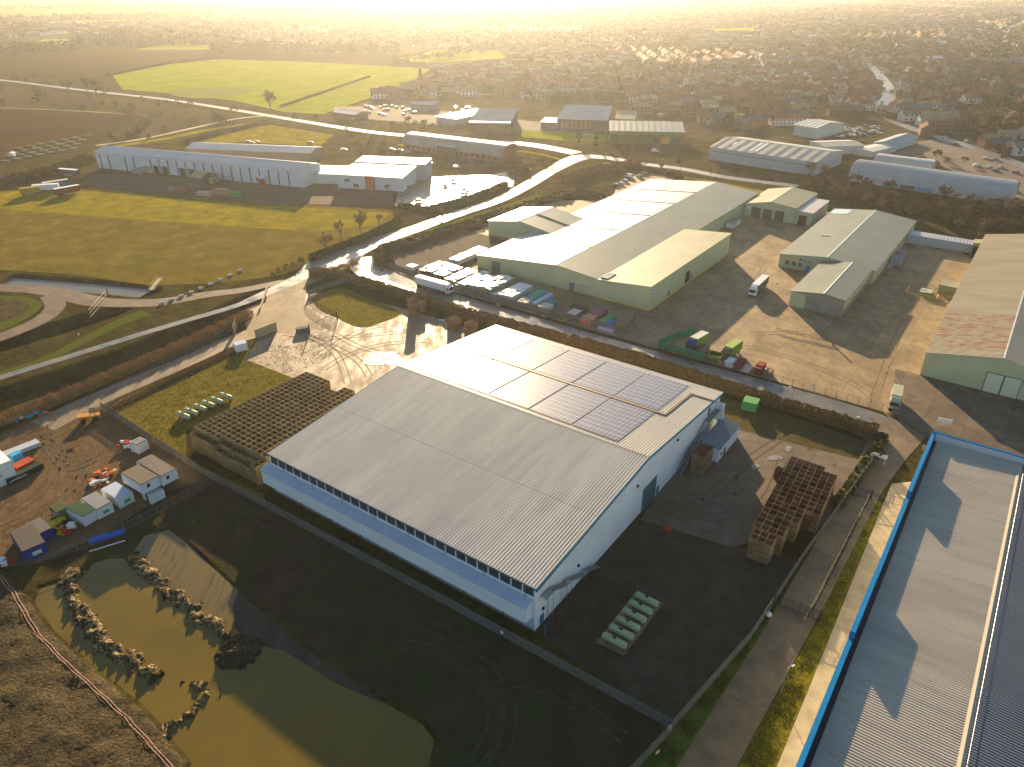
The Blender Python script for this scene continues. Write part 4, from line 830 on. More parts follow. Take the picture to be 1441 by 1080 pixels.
# ---------------- gas tanks
tank_m = mat('pale_green_tank', (.34, .38, .22), (.29, .33, .19), scale=1.5, rough=.4)
def make_tank():
    t = empty('gas_tank', (0, 0, 0), EST_A, None, 'gas tank')
    pr = [(.01, -2.35), (.3, -2.32), (.52, -2.18), (.64, -1.9), (.64, 1.9), (.52, 2.18), (.3, 2.32), (.01, 2.35)]
    MB().lathe(pr, n=20, axis='x', c=(0, 0, 1.0)).build('vessel', tank_m, t, smooth=True)
    MB().lathe([(.22, 0), (.22, .16), (.16, .22)], n=12, c=(0, 0, 1.6)).box(-.55, -.2, -.08, .08, 1.62, 1.76).build('valve_cap', BM['dark'], t)
    for s in (-1.4, 1.4): MB().box(s - .12, s + .12, -.42, .42, .0, .62).build('saddle', BM['steel'], t)
    return t
tk = make_tank(); POS = ['nearest', 'second nearest', 'third nearest', 'third farthest', 'second farthest', 'farthest']
for i in range(6):
    o = tk if i == 0 else copy_tree(tk); p = E(12.7 + i * .03, 5.4 + i * 2.35, .1); o.location = p
    tag(o, 'pale green gas tank on the concrete pad, %s of the six' % POS[i], group='gas tanks on the pad east of the warehouse')
for i in range(6):
    o = copy_tree(tk); q = G((258, 269, 281, 293, 305, 318)[i], (585, 580, 574, 569, 564, 558)[i], 1.0); o.location = (q.x, q.y, .05); o.rotation_euler.z = EST_A + .08
    tag(o, 'pale green gas tank on grass beside the crate block, %s of the six' % POS[i], group='gas tanks on the grass west of the crate block')
for v in (4.2, 19.3):
    b = MB()
    for k in range(5): b.bar(E(10, v) if k < 0 else (10 + k * 1.3, v, 0), (10 + k * 1.3, v, 1.0), .04)
    b.bar((10, v, 1), (15.2, v, 1), .04).bar((10, v, .5), (15.2, v, .5), .03)
    r = empty('guard_rail', EO, EST_A, 'steel guard rail at the %s end of the gas tank pad' % ('near' if v < 5 else 'far'), 'railing'); b.build('rail', BM['steel'], r)
# ---------------- fences
def fence(name, label, pts, h, step, m, pm_=None, pale=.0, mesh=True, group=None, rails=(.15, .95), thick=.02, z0=0, postr=.05, cat='fence'):
    r = empty(name, (pts[0].x, pts[0].y, 0), 0, label, cat, group); o = Vector((pts[0].x, pts[0].y, 0)); PL = []; Rl = MB(); S = MB()
    for i in range(len(pts) - 1):
        a = Vector((pts[i].x, pts[i].y, 0)) - o; c = Vector((pts[i + 1].x, pts[i + 1].y, 0)) - o; d = c - a; L = d.length; d.normalize(); n = Vector((-d.y, d.x, 0)); k = max(1, int(round(L / step)))
        for j in range(k + 1): q = a + d * (L * j / k); PL.append(q)
        for f in rails: Rl.bar(a + Vector((0, 0, h * f)) + n * .07, c + Vector((0, 0, h * f)) + n * .07, .028)
        if pale:
            kk = int(L / pale)
            for j in range(kk): q = a + d * (pale * (j + .5)) + n * .10; w_ = d * .045; S.face([q - w_ + Vector((0, 0, .08)), q + w_ + Vector((0, 0, .08)), q + w_ + Vector((0, 0, h)), q - w_ + Vector((0, 0, h))])
        elif mesh:
            kk = int(L / .22)
            for j in range(kk): q = a + d * (.22 * (j + .5)) + n * .1; S.bar(q + Vector((0, 0, .05)), q + Vector((0, 0, h)), .008, n=3)
            for z in np.arange(.15, h, .3): S.bar(a + n * .1 + Vector((0, 0, z)), c + n * .1 + Vector((0, 0, z)), .008, n=3)
    pmesh = MB().box(-postr, postr, -postr, postr, z0, h + .05); pmesh.m = [pm_ or m]; pmesh = pmesh.mesh('post')
    for q in PL: link('post', pmesh, r, q)
    Rl.build('rail', pm_ or m, r)
    if S.v: S.build('fence_panel', m, r)
    return r
pal = mat('galvanised_paling', (.17, .175, .17), (.13, .135, .13), scale=3, rough=.55)
fence('palisade_fence', 'grey palisade fence running along the front of the white warehouse', [E(-132.4, -3.3), E(-110, -4.6), E(-87.6, -5.5), E(-60, -5.0), E(-20, -4.4), E(27.7, -4)], 2.3, 2.75, pal, pale=.155)
fence('palisade_fence', 'grey palisade fence between the crate block and the access road', [E(27.7, -4), E(31.2, 20), E(32.4, 45), E(34.6, 72), E(35.9, 89), E(35.6, 96)], 2.3, 2.75, pal, pale=.155)
fence('palisade_fence', 'grey palisade fence continuing down beside the access road to the frame edge', [E(27.7, -4), E(24.5, -22), E(22, -40)], 2.3, 2.75, pal, pale=.155)
dk = mat('dark_green_steel', (.02, .03, .028), rough=.5)
fence('mesh_fence', 'dark mesh fence along the far side of the access road', [E(38.3, 72), E(38.2, 50), E(37.9, 33), E(37.6, 31)], 2.2, 2.5, dk, mesh=True)
fence('mesh_fence', 'dark mesh fence turning the corner by the blue-rimmed warehouse', [E(38.3, 72), E(41, 74), E(44.8, 74.2)], 2.2, 2.5, dk, mesh=True)
fence('chain_fence', 'chain-link fence behind the lane opposite the wooden gate pillar', [E(-31.9, 114.6), E(-2, 114.0), E(9, 114.1), E(32, 114.8)], 2.4, 3, mat('mesh_grey', (.12, .12, .11), rough=.6), mesh=True)
fence('low_wall_fence', 'grey boarded fence from the parked lorry to the right edge', [E(34.5, 115.5), E(43.1, 109.2), E(64.4, 108.8), E(80, 108.8)], 1.6, 3, mat('grey_boards', (.15, .145, .13), rough=.8), pale=.1)
fence('boarded_fence', 'grey boarded fence between the lane and the wrapped pallet yard', [E(-148.1, 118.9), E(-130, 116), E(-112.3, 115.2), E(-87.2, 115.4), E(-45.5, 117.4)], 2.6, 3, mat('grey_boards', (.15, .145, .13)), pale=.1)
fence('boarded_fence', 'short grey boarded return fence with yellow end post by the packing shed', [E(-45.5, 117.4), E(-46.5, 126), E(-47.6, 131)], 2.4, 2.4, mat('grey_boards', (.15, .145, .13)), pale=.1)
fence('screen_fence', 'green debris-netting fence round the parked lorries', [E(-27, 131), E(-31, 122), E(-32.2, 115.2), E(-17, 114.9)], 2.5, 3, mat('green_netting', (.03, .24, .14), (.02, .15, .10), scale=2, rough=.7), pale=.09)
hf = mat('site_mesh', (.20, .19, .18), rough=.5, metal=.3)
fence('site_fence', 'temporary mesh fence below the site cabins', gp([(300, 680), (265, 700), (200, 735), (150, 762), (110, 775), (78, 787), (40, 790)]), 2.0, 3.5, hf, mesh=True, z0=.0)
fence('site_fence', 'temporary mesh fence along the reeds above the dirt track', gp([(0, 628), (60, 600), (130, 566), (200, 532), (275, 495), (330, 466)]), 2.0, 3.5, hf, mesh=True)
fence('barrier_fence', 'orange plastic barrier fence along the dirt track by the mossy ground', gp([(158, 578), (200, 556), (250, 530), (300, 508), (352, 484)]), 1.0, 2.0, mat('orange_netting', (.30, .09, .045), (.16, .08, .07), scale=4, rough=.7), pale=.12)
fence('site_fence', 'low fence between the site compound and the mossy ground', gp([(143, 575), (180, 598), (220, 625), (265, 652)]), 1.8, 3, mat('grey_boards', (.15, .145, .13)), pale=.12)
fence('boarded_fence', 'grey boarded fence behind the grass island at the hedge', gp([(434, 418), (460, 406), (496, 397)]), 2.0, 2.4, mat('grey_boards', (.15, .145, .13)), pale=.1)
fence('gate_railing', 'curved dark railing round the grass island by the gate', [q for q in smooth(gp([(434, 419), (438, 428), (452, 438), (474, 449)]), 3)], 2.2, 2.5, mat('dark_rail', (.06, .065, .06), rough=.6), pale=.3)
b = MB(); r = empty('bridge_parapet', G(352, 446), 0, 'pale concrete bridge parapet on the left of the gate apron', 'parapet')
p0, p1 = G(377, 405) - r.location, G(366, 438) - r.location; d = (p1 - p0).normalized(); n = Vector((-d.y, d.x, 0)) * .2
b.hexa([p0 - n, p1 - n, p1 + n, p0 + n] + [q + Vector((0, 0, 1)) for q in (p0 - n, p1 - n, p1 + n, p0 + n)]).build('coping', GM['path'], r)
# dark steel gate across the access road + frame barrier in the yard
def gate(name, label, a, c, h, m, n=7, posts=True):
    r = empty(name, a, 0, label, 'gate'); d = c - a; b = MB()
    for f in (.08, 1.0): b.bar(Vector((0, 0, h * f)), d + Vector((0, 0, h * f)), .06)
    for k in range(n * 6 + 1): q = d * (k / (n * 6)); b.bar(q + Vector((0, 0, h * .08)), q + Vector((0, 0, h)), .055 if k % 6 == 0 else .018)
    b.build('gate_leaf', m, r)
    for q in (Vector((0, 0, 0)), d): MB().box(q.x - .15, q.x + .15, q.y - .15, q.y + .15, 0, h + .3).build('gate_post', m, r)
    return r
gate('sliding_gate', 'dark steel sliding gate across the access road, seen from above', E(31.5, 30.5), E(39.5, 31), 2.3, dk)
gate('yard_gate', 'thin open mesh gate across the top of the access road', E(35.2, 72.5), E(38.6, 73.5), 2.0, dk, n=3)
gate('yard_gate', 'dark gate leaf standing open at the concrete apron beside the grass', G(436, 470), G(475, 452), 3.0, dk, n=4)
r = empty('frame_barrier', G(1090, 462), 0, 'long rusty trestle frame lying across the sunlit yard', 'frame'); b = MB(); o = G(1090, 462)
A, B_ = G(1091, 467) - o, G(1172, 486) - o; n = Vector((.25, .9, 0))
for q in (A, A + n * 1.4): b.bar(q + Vector((0, 0, .8)), q + (B_ - A) + Vector((0, 0, .8)), .07)
for k in range(9): q = A + (B_ - A) * k / 8; b.bar(q + Vector((0, 0, .8)), q + n * 1.4 + Vector((0, 0, .8)), .05); b.bar(q, q + Vector((0, 0, .8)), .05)
b.build('frame', mat('rusty_frame', (.16, .08, .035)), r); q = B_; MB().box(q.x - .25, q.x + .25, q.y - .25, q.y + .25, 0, 2.4).build('end_post', mat('brown_post', (.22, .12, .07)), r)
# ---------------- lamps
def lamp(name, label, p, h, ang, double=False, m=None, group=None):
    r = empty(name, p, ang, label, 'street lamp', group); m = m or BM['steel']
    b = MB().bar((0, 0, 0), (0, 0, h), .085, n=6, r2=.05)
    b.bar((0, 0, h), (.9, 0, h + .15), .04); b.build('pole', m, r)
    MB().box(.7, 1.3, -.13, .13, h + .1, h + .22).build('lamp_head', mat('lamp_head_white', (.6, .6, .58), rough=.4), r); return r
LG = 'lamp posts on the estate'
for lb, p, h in (('slim white lamp post on the yellow verge at the bottom', G(1098, 979), 6.3), ('lamp post standing in the hedge near the green box', G(1206, 618), 6), ('lamp post in the lane in front of the boarded fence end', G(1078, 548), 6),
                 ('lamp post in front of the white lorry', G(647, 425), 6), ('lamp post by the boarded fence beneath the packing shed', G(735, 437), 6), ('thin pole on the lane left of the grass island', G(118, 495), 6),
                 ('lamp post beside the junction hedge', G(620, 300), 7), ('lamp post in the office car park', G(625, 275), 7), ('tall lamp post in front of the green shop', G(887, 225), 8), ('lamp post by the factory car park', G(930, 244), 8), ('thin lamp post beside the grey shed corner', G(1112, 572), 5.5),
                 ('white-tipped lamp post behind the barn', G(1372, 345), 9)):
    lamp('street_lamp', lb, p, h, crng.choice([.3, 2.8, 1.2, -1]), group=LG)
# ---------------- containers and cabins
def cabin(name, label, p, q, w_, h, wall, roof, z=0, door=None, sign=None, cat='cabin', win=0, group=None, ribs=True):
    """box unit; p,q: near-bottom corners in world (front edge), body extends to the left of p->q"""
    d = (q - p); L = math.hypot(d.x, d.y); rz = math.atan2(d.y, d.x); r = empty(name, (p.x, p.y, z), rz, label, cat, group)
    MB().box(0, L, 0, w_, .12, h).build('body', wall, r)
    b = MB(); b.box(-.03, L + .03, -.03, w_ + .03, h + .003, h + .09, mat('dark_rib_gap', (.10, .085, .07), rough=.9) if ribs else roof)  # base sheet darker than the ribs, so the roof stripes stand out
    if ribs:
        n = int(max(L, w_) / .5)
        for i in range(n):
            if L > w_: b.box((i + .3) * L / n, (i + .75) * L / n, .05, w_ - .05, h + .092, h + .17, roof)
            else: b.box(.05, L - .05, (i + .3) * w_ / n, (i + .75) * w_ / n, h + .092, h + .17, roof)
    b.build('roof', None, r); cp = MB().box(-.07, .07, -.07, .07, 0, h - .01); cp.m = [wall]; cp = cp.mesh('corner_post')
    for x in (0, L):
        for y in (0, w_): link('corner_post', cp, r, (x, y, 0))
    if sign: MB().box(L * .35, L * .75, -.05, -.003, h * .3, h * .62).build('sign', sign, r)
    for k in range(win): MB().box(L * (.3 + .5 * k), L * (.3 + .5 * k) + .7, -.05, -.003, h * .45, h * .78).build('window', BM['glass'], r)
    if door: MB().box(-.05, -.003, w_ * .3, w_ * .3 + .9, .15, 2.2).build('door', door, r)
    return r
cw = mat('cabin_white', (.66, .66, .64), (.55, .55, .53), scale=3, rough=.5); cr_ = mat('dusty_cabin_roof', (.40, .33, .25), (.30, .25, .19), scale=1.5, rough=.7)
cg = mat('green_notice', (.03, .35, .10), rough=.4); cbl = mat('container_blue', (.02, .04, .20), rough=.5); cgr = mat('container_green', (.10, .16, .07), rough=.5)
SG = 'site cabins and stores in the compound'
def cab(name, label, px0, px1, dep, h, wall, roof, z=0, **k):
    """px0, px1: photo pixels of the near-bottom corners of the short end facing the camera"""
    return cabin(name, label, G(*px0, z), G(*px1, z), dep, h, wall, roof, z, group=SG, **k)
cab('site_cabin', 'lower white cabin of the left two-storey stack in the compound', (202, 697), (226, 684), 7.4, 2.6, cw, cr_, ribs=False)
cab('site_cabin', 'upper white cabin with dusty roof and dark end window, left of the stacked pair', (202, 697), (226, 684), 7.4, 2.6, cw, mat('tan_cabin_roof', (.36, .28, .18), rough=.8), z=2.75, win=1)
cab('site_cabin', 'lower white cabin of the right two-storey stack in the compound', (230, 685), (251, 674), 9.5, 2.6, cw, cr_, ribs=False)
cab('site_cabin', 'upper white cabin with dusty roof and dark end window, right of the stacked pair', (230, 685), (251, 674), 9.5, 2.6, cw, cr_, z=2.75, win=1)
cab('site_store', 'small white box store in front of the stacked cabins', (214, 711), (233, 701), 3.2, 2.3, cw, mat('blue_white_roof', (.42, .48, .55), rough=.4), ribs=False, door=BM['dark'])
cab('site_container', 'white container with plain blue-white roof and green notice', (170, 717), (190, 706), 6.3, 2.6, cw, mat('blue_white_roof', (.4, .4, .4)), sign=cg, ribs=False)
cab('site_container', 'white container with ribbed roof and green notice, next to the green-roofed one', (140, 732), (161, 721), 6.2, 2.6, cw, mat('ribbed_white_roof', (.46, .44, .42)), sign=cg)
cab('site_container', 'white container with green ribbed roof beside the wooden bin', (121, 742), (139, 731), 6.0, 2.6, cw, cgr)
cab('site_container', 'dark green container with mossy roof left of the white containers', (84, 736), (103, 727), 3.2, 2.5, cgr, mat('mossy_roof', (.16, .17, .07)))
cab('site_container', 'blue container with brown ribbed roof and white panel, in the compound corner', (37, 792), (69, 778), 8.2, 2.6, cbl, mat('brown_ribbed_roof', (.24, .19, .14)), sign=cw)
cab('site_container', 'short blue container with pale ribbed roof behind the brown-roofed one', (56, 768), (78, 757), 5.2, 2.5, cbl, mat('pale_brown_roof', (.30, .26, .21)))
cab('site_office', 'white and blue banded site office cut by the left edge', (-60, 712), (26, 676), 9, 5.4, cw, mat('white_metal', (.6, .6, .6)), ribs=False)
b = MB(); b.box(0, 9.5, -.08, -.003, 2.6, 2.8).box(0, 9.5, -.08, -.003, 5.0, 5.2).build('stripe', mat('navy_stripe', (.01, .015, .12)), D.objects['site_office'])
cab('skip_lorry_bed', 'green-black lorry hoist with pale lettering by the site office', (13, 684), (62, 660), 2.0, 1.4, mat('black_green_panel', (.015, .03, .02)), mat('black_green_panel', (.01, .01, .01)), z=0, ribs=False, cat='lorry body')
cab('red_skip', 'red tipping skip with blue and white tubs behind the black-green lorry body', (28, 668), (52, 656), 2.6, 1.7, mat('red_paint', (.42, .04, .02)), mat('red_rust', (.3, .05, .03)), ribs=False, cat='skip')
cab('blue_crate', 'bright blue plastic tank on top of the red skip', (22, 655), (35, 649), 1.6, 2.4, mat('bright_cyan_plastic', (.03, .30, .55)), mat('bright_cyan_plastic', (.03, .3, .5)), ribs=False, cat='tank')
cab('flatbed_ramp', 'long pale flatbed ramp beside the site office', (2, 650), (58, 628), 2.4, 1.0, mat('pale_ramp', (.38, .42, .48)), mat('pale_ramp', (.4, .4, .4)), ribs=False, cat='ramp')
cab('fuel_tank', 'green steel storage box against the brown hedge', (1043, 577), (1063, 582), 3.4, 2.6, mat('bright_green_paint', (.04, .22, .07)), mat('green_box_lid', (.10, .28, .10)), ribs=False, cat='storage box')
cab('white_kiosk', 'white kiosk on the dirt track end by the pallet fence', (333, 497), (349, 493), 2.6, 2.4, cw, mat('blue_white_roof', (.4, .4, .4)), ribs=False, cat='kiosk')
cab('timber_hoarding', 'pale timber hoarding at the end of the concrete apron', (362, 477), (390, 466), .6, 3.0, mat('hoarding_ply', (.30, .24, .15)), mat('hoarding_ply', (.3, .2, .1)), ribs=False, cat='hoarding')
cab('plywood_hoarding', 'dark timber panel leaning beside the hoarding', (330, 474), (334, 462), .3, 3.2, mat('dark_ply', (.08, .06, .05)), mat('dark_ply', (.1, .1, .1)), ribs=False, cat='panel')
cab('utility_box', 'dark utility box on the apron kerb by the gate', (418, 470), (436, 467), 1.6, 1.4, mat('dark_utility', (.07, .08, .08)), mat('dark_utility', (.1, .1, .1)), ribs=False, cat='utility box')
for i, (x, y, l) in enumerate([(990, 0, 0)]): pass
# telehandler-like machine near the fence corner
def machine(label, p, rz, col):
    r = empty('dumper', p, rz, label, 'machine')
    MB().hexa([(-1.8, -.9, .7), (.2, -.9, .7), (.2, .9, .7), (-1.8, .9, .7), (-2.3, -1.05, 1.9), (.5, -1.05, 1.7), (.5, 1.05, 1.7), (-2.3, 1.05, 1.9)]).build('skip', col, r)
    MB().box(.5, 2.6, -.8, .8, .6, 1.5).build('engine_cover', col, r)
    b = MB()
    for x in (.6, 1.7):
        for y in (-.75, .75): b.bar((x, y, 1.5), (x, y, 2.9), .05)
    b.box(.5, 1.8, -.85, .85, 2.9, 3.0); b.build('roll_cage', BM['dark'], r)
    for x in (-1.1, 1.7):
        for y in (-1.15, 1.15): MB().lathe([(.35, -.2), (.62, -.17), (.62, .17), (.35, .2)], n=14, axis='y', c=(x, y, .62)).build('wheel', mat('black_rubber', (.02, .02, .02), rough=.9), r)
    return r
machine('orange and grey site dumper parked by the compound fence corner', G(126, 592), .4, mat('orange_paint', (.45, .19, .02), rough=.5))
machine('small yellow machine between the blue and green containers', G(76, 745), 1.2, mat('yellow_paint', (.6, .4, .02)))
def pile(name, label, p, mats_, n, sx, sy, h, seed, cat, rz=0, sz=(.5, 1.4)):
    rg = random.Random(seed); r = empty(name, p, rz, label, cat)
    for m_ in mats_:
        for k in range(n // len(mats_) + 1):
            b = MB()
            x, y, z = rg.uniform(-sx, sx), rg.uniform(-sy, sy), rg.uniform(0, h); a, c, e = (rg.uniform(*sz) / 2 for _ in range(3)); t = rg.uniform(0, 3)
            ca, sa = math.cos(t), math.sin(t); pts = []
            for zz in (z, z + e):
                for (i, j) in ((-a, -c), (a, -c), (a, c), (-a, c)): pts.append((x + i * ca - j * sa, y + i * sa + j * ca, zz))
            b.hexa(pts).build('item', m_, r)
    return r
blu = mat('blue_pipe', (.01, .12, .55), rough=.4)
r = empty('pipe_bundle', G(128, 762), math.radians(28), 'bundle of bright blue water pipes below the white containers', 'pipes'); b = MB()
for i in range(7):
    for k in range(2 if i < 6 else 1): b.bar((-.4 + .2 * (i % 3), -.7 + i * .24 + k * .1, .12 + k * .2), (6.0 + .2 * (i % 2), -.7 + i * .24 + k * .1, .12 + k * .2), .11, n=8)
b.build('pipes', blu, r)
r = empty('white_pipe', G(126, 778), math.radians(30), 'single white pipe lying by the mesh fence', 'pipe'); MB().bar((0, 0, .3), (6.5, 0, .3), .13, n=8).build('pipe', cw, r)
pile('scrap_pile', 'jumble of red, white and yellow kit beside the green container', G(92, 748), [mat('red_paint', (.4, .04, .02)), cw, mat('yellow_paint', (.6, .4, .02))], 9, 1.6, 1.2, 1.0, 3, 'scrap pile')
pile('scrap_pile', 'rusty red and white clutter by the blue container at the left edge', G(6, 795), [mat('red_paint', (.4, .04, .02)), cw], 8, 2, 1, .5, 4, 'scrap pile')
pile('barrier_stack', 'orange and white barriers scattered beside the stacked cabins', G(146, 672), [mat('orange_plastic', (.55, .12, .03)), cw], 22, 2.2, 3.2, .5, 7, 'barriers', sz=(.2, 1.3))
pile('rubbish_heap', 'white and blue bags lying below the reeds', G(40, 588), [cw, mat('bright_cyan_plastic', (.03, .3, .5)), mat('orange_plastic', (.5, .1, .03))], 12, 5, .8, .6, 8, 'rubbish', rz=.55, sz=(.3, 1.4))
pile('white_gear', 'white crates and gear behind the upper stacked cabins', G(182, 628), [cw, mat('red_paint', (.4, .04, .02))], 10, 1.8, 1.6, 1.4, 9, 'equipment')
cab('frame_cage', 'white slatted cage box at the back of the stacked cabins', (196, 640), (210, 632), 2.6, 2.6, cw, mat('ribbed_white_roof', (.4, .4, .4)), cat='cage')
pile('white_gear', 'small white drums by the crate rows in the sandy yard', G(622, 452), [cw], 3, 1, .4, .3, 10, 'drums', sz=(.4, .8))
# ---------------- white wrapped pallets and containers in the pallet yard
wr_ = mat('white_wrap', (.70, .70, .68), (.60, .60, .58), scale=2, rough=.35); gw = mat('green_mesh_crate', (.20, .32, .19), (.15, .26, .15), scale=2)
def stack(label, u0, u1, v0, v1, h, side, top, z=0, cat='pallet stack', grid=(1, 1), group='pallet stacks in the boarded yard'):
    r = empty('pallet_stack', E(u0, v0, z), EST_A, label, cat, group); b = MB(); t = MB(); nx, ny = grid; dx, dy = (u1 - u0) / nx, (v1 - v0) / ny; rg = random.Random(int(u0 * 7 + v0))
    for i in range(nx):
        for j in range(ny):
            hh = h * rg.uniform(.9, 1.05)
            for k in range(max(1, int(h / 1.1))):
                z0 = k * hh / max(1, int(h / 1.1)); z1 = (k + 1) * hh / max(1, int(h / 1.1)) - .08
                b.box(i * dx + .05, (i + 1) * dx - .05, j * dy + .05, (j + 1) * dy - .05, z0, z1)
            t.box(i * dx + .02, (i + 1) * dx - .02, j * dy + .02, (j + 1) * dy - .02, hh - .075, hh)
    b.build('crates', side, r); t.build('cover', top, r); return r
S_ = [('wide stack under one white sheet behind the lorry', -133, -121, 119.5, 131, 2.8, mat('dark_pallets', (.10, .07, .05)), wr_, (4, 4)),
      ('green crates with white covers right of the wide sheeted stack', -119, -114, 117.5, 131, 2.8, gw, wr_, (3, 7)),
      ('green crates with white covers, narrow second file', -113, -109.5, 117.5, 133, 2.5, gw, wr_, (2, 8)),
      ('white-covered green crates in the middle of the yard', -108.5, -104, 118, 130, 2.9, gw, wr_, (2, 6)),
      ('large white-covered green crates, tallest in the yard', -103.5, -98, 117.5, 132, 3.4, gw, wr_, (4, 7)),
      ('low white-covered block in front of the shutter', -95, -89, 118, 131, 2.4, mat('pale_green_wrap', (.42, .50, .42)), wr_, (3, 6)),
      ('short pale stack by the fence below the white covers', -97.3, -95.2, 117, 122, 1.8, mat('pale_green_wrap', (.4, .5, .4)), wr_, (1, 2)),
      ('teal topped crates beyond the pale boxes', -86, -82, 122, 131, 2.0, mat('teal_crates', (.06, .24, .20)), mat('teal_cover', (.07, .28, .24)), (2, 4)),
      ('pale cream boxes beside the fence', -86.5, -82.5, 116.6, 121.5, 1.8, cw, mat('cream_cover', (.52, .46, .36)), (2, 2)),
      ('light blue crates beside the teal ones', -81.5, -79.5, 119, 130, 1.9, mat('pale_blue_crates', (.30, .42, .46)), mat('pale_blue_cover', (.4, .5, .55)), (1, 6)),
      ('cream sheeted box stack with teal end', -78, -74, 117, 121.5, 1.9, cw, mat('cream_cover', (.5, .45, .35)), (1, 1)),
      ('teal end of the cream sheeted stack', -78, -75, 121.7, 125.5, 1.9, mat('teal_crates', (.06, .24, .20)), mat('teal_cover', (.07, .28, .24)), (2, 2)),
      ('brown open pallets beside the red crates', -73, -67.5, 117.5, 123.5, 1.1, mat('brown_pallets', (.20, .12, .08)), mat('brown_pallets', (.2, .1, .1)), (5, 5)),
      ('dark pallets under the condenser', -70, -64, 124, 128, 1.2, mat('dark_pallets', (.1, .1, .1)), mat('dark_pallets', (.1, .1, .1)), (4, 3)),
      ('cream-topped dark blue box', -66.5, -63, 117.2, 122, 2.2, mat('dark_blue_box', (.03, .06, .16)), mat('cream_cover', (.5, .45, .35)), (1, 1)),
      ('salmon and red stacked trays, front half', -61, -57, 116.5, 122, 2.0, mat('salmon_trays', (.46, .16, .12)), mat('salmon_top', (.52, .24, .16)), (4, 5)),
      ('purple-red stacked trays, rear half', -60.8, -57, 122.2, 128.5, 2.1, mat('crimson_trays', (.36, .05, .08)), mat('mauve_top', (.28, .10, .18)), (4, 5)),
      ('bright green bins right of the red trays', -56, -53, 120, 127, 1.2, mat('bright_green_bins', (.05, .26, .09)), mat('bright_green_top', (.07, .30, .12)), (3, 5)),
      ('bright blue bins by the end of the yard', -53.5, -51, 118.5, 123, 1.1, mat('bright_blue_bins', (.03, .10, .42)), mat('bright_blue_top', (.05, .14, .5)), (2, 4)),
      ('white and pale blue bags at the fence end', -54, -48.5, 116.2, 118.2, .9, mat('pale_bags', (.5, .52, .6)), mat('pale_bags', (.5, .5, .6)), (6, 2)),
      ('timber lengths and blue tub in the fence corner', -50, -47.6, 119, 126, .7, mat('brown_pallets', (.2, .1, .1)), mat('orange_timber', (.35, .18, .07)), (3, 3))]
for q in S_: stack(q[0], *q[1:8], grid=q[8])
stack('jumbled pale wrapped bales in the yard corner by the hedge', -133, -128.5, 137, 156, 2.0, mat('pale_bales', (.45, .40, .36)), wr_, grid=(3, 11), group=None)
stack('small white stack at the tip of the boarded yard', -142, -138.5, 122, 125, 1.6, cw, wr_, grid=(1, 1), group=None)
stack('rows of pale bagged pallets behind the side store', -118, -104, 214, 226, 1.4, mat('pale_bales', (.45, .4, .36)), wr_, grid=(9, 4), group=None)
stack('low red brick-coloured stack beside the bagged pallets', -102, -97, 208, 220, 2.2, mat('deep_red_stack', (.22, .04, .03)), mat('deep_red_stack', (.2, .1, .1)), grid=(3, 5), group=None)
YG = 'bales and boxes beside the parked lorries'
for q in [('white wrapped bale nearest the green lorry', -11.0, -8.6, 115.2, 118.8, 1.7, wr_, wr_, (1, 2)), ('dark red stacked crates beside the white bale', -8.2, -6.2, 115.2, 120, 2.0, mat('maroon_crates', (.20, .04, .035)), mat('maroon_crates', (.2, .1, .1)), (1, 3)),
          ('low cream sheet stack between the red crates', -6.0, -3.6, 115, 118.6, .8, wr_, mat('cream_cover', (.5, .45, .35)), (1, 2)), ('tall dark red crates on the right', -2.6, -.4, 115.2, 120, 2.4, mat('maroon_crates', (.20, .04, .035)), mat('maroon_crates', (.2, .1, .1)), (1, 3)),
          ('brown open trolley at the end of the row', .4, 2.4, 115.4, 118.2, 1.8, mat('brown_pallets', (.2, .12, .08)), mat('brown_pallets', (.2, .1, .1)), (1, 1)), ('white stillage frames between the two lorries', -19.8, -18, 116.8, 121, 2.2, mat('rusty_grid', (.22, .14, .12)), mat('rusty_grid', (.22, .1, .1)), (2, 4))]:
    stack(q[0], *q[1:8], grid=q[8], group=YG)
stack('blue-grey plant unit against the far yard shed', 9.2, 13, 236, 241, 3, mat('blue_grey_plant', (.22, .25, .28)), mat('blue_grey_plant', (.2, .2, .2)), grid=(1, 1), group='plant beside the far yard shed', cat='plant unit')
stack('smaller blue-grey plant unit nearest the low shed', 8.8, 11, 230.5, 233.5, 1.5, mat('blue_grey_plant', (.22, .25, .28)), mat('blue_grey_plant', (.2, .2, .2)), grid=(1, 1), group='plant beside the far yard shed', cat='plant unit')
stack('mauve-grey skip alongside the far yard shed', 9.2, 12.2, 247, 252, 2.2, mat('mauve_skip', (.26, .22, .24)), mat('mauve_skip', (.2, .2, .2)), grid=(1, 1), group='plant beside the far yard shed', cat='skip')
stack('white tanks and pipes against the packing shed wall', -61.8, -58.5, 246, 256, 2.4, cw, mat('grey_plant', (.2, .2, .2)), grid=(2, 4), group=None, cat='tanks')
yr = empty('yellow_barrier', E(20.5, 206), EST_A, 'yellow and black crash rails round the green vat by the barn', 'barrier'); b = MB()
for (x0, y0, x1, y1) in ((0, 0, 0, 8), (0, 0, 10, 0), (10, 0, 10, 4), (4, 8, 15, 9), (10, 4, 15, 4.6)):
    for z in (.5, 1.1): b.bar((x0, y0, z), (x1, y1, z), .11)
    for k in range(4): b.bar((x0 + (x1 - x0) * k / 3, y0 + (y1 - y0) * k / 3, 0), (x0 + (x1 - x0) * k / 3, y0 + (y1 - y0) * k / 3, 1.15), .1)
b.build('rails', BM['yellowp'], yr)
stack('pale green vat inside the yellow crash rails', 24.5, 28.5, 208, 212, 1.6, mat('vat_green', (.20, .26, .17)), mat('vat_top', (.34, .38, .30)), grid=(2, 2), group=None, cat='vat')
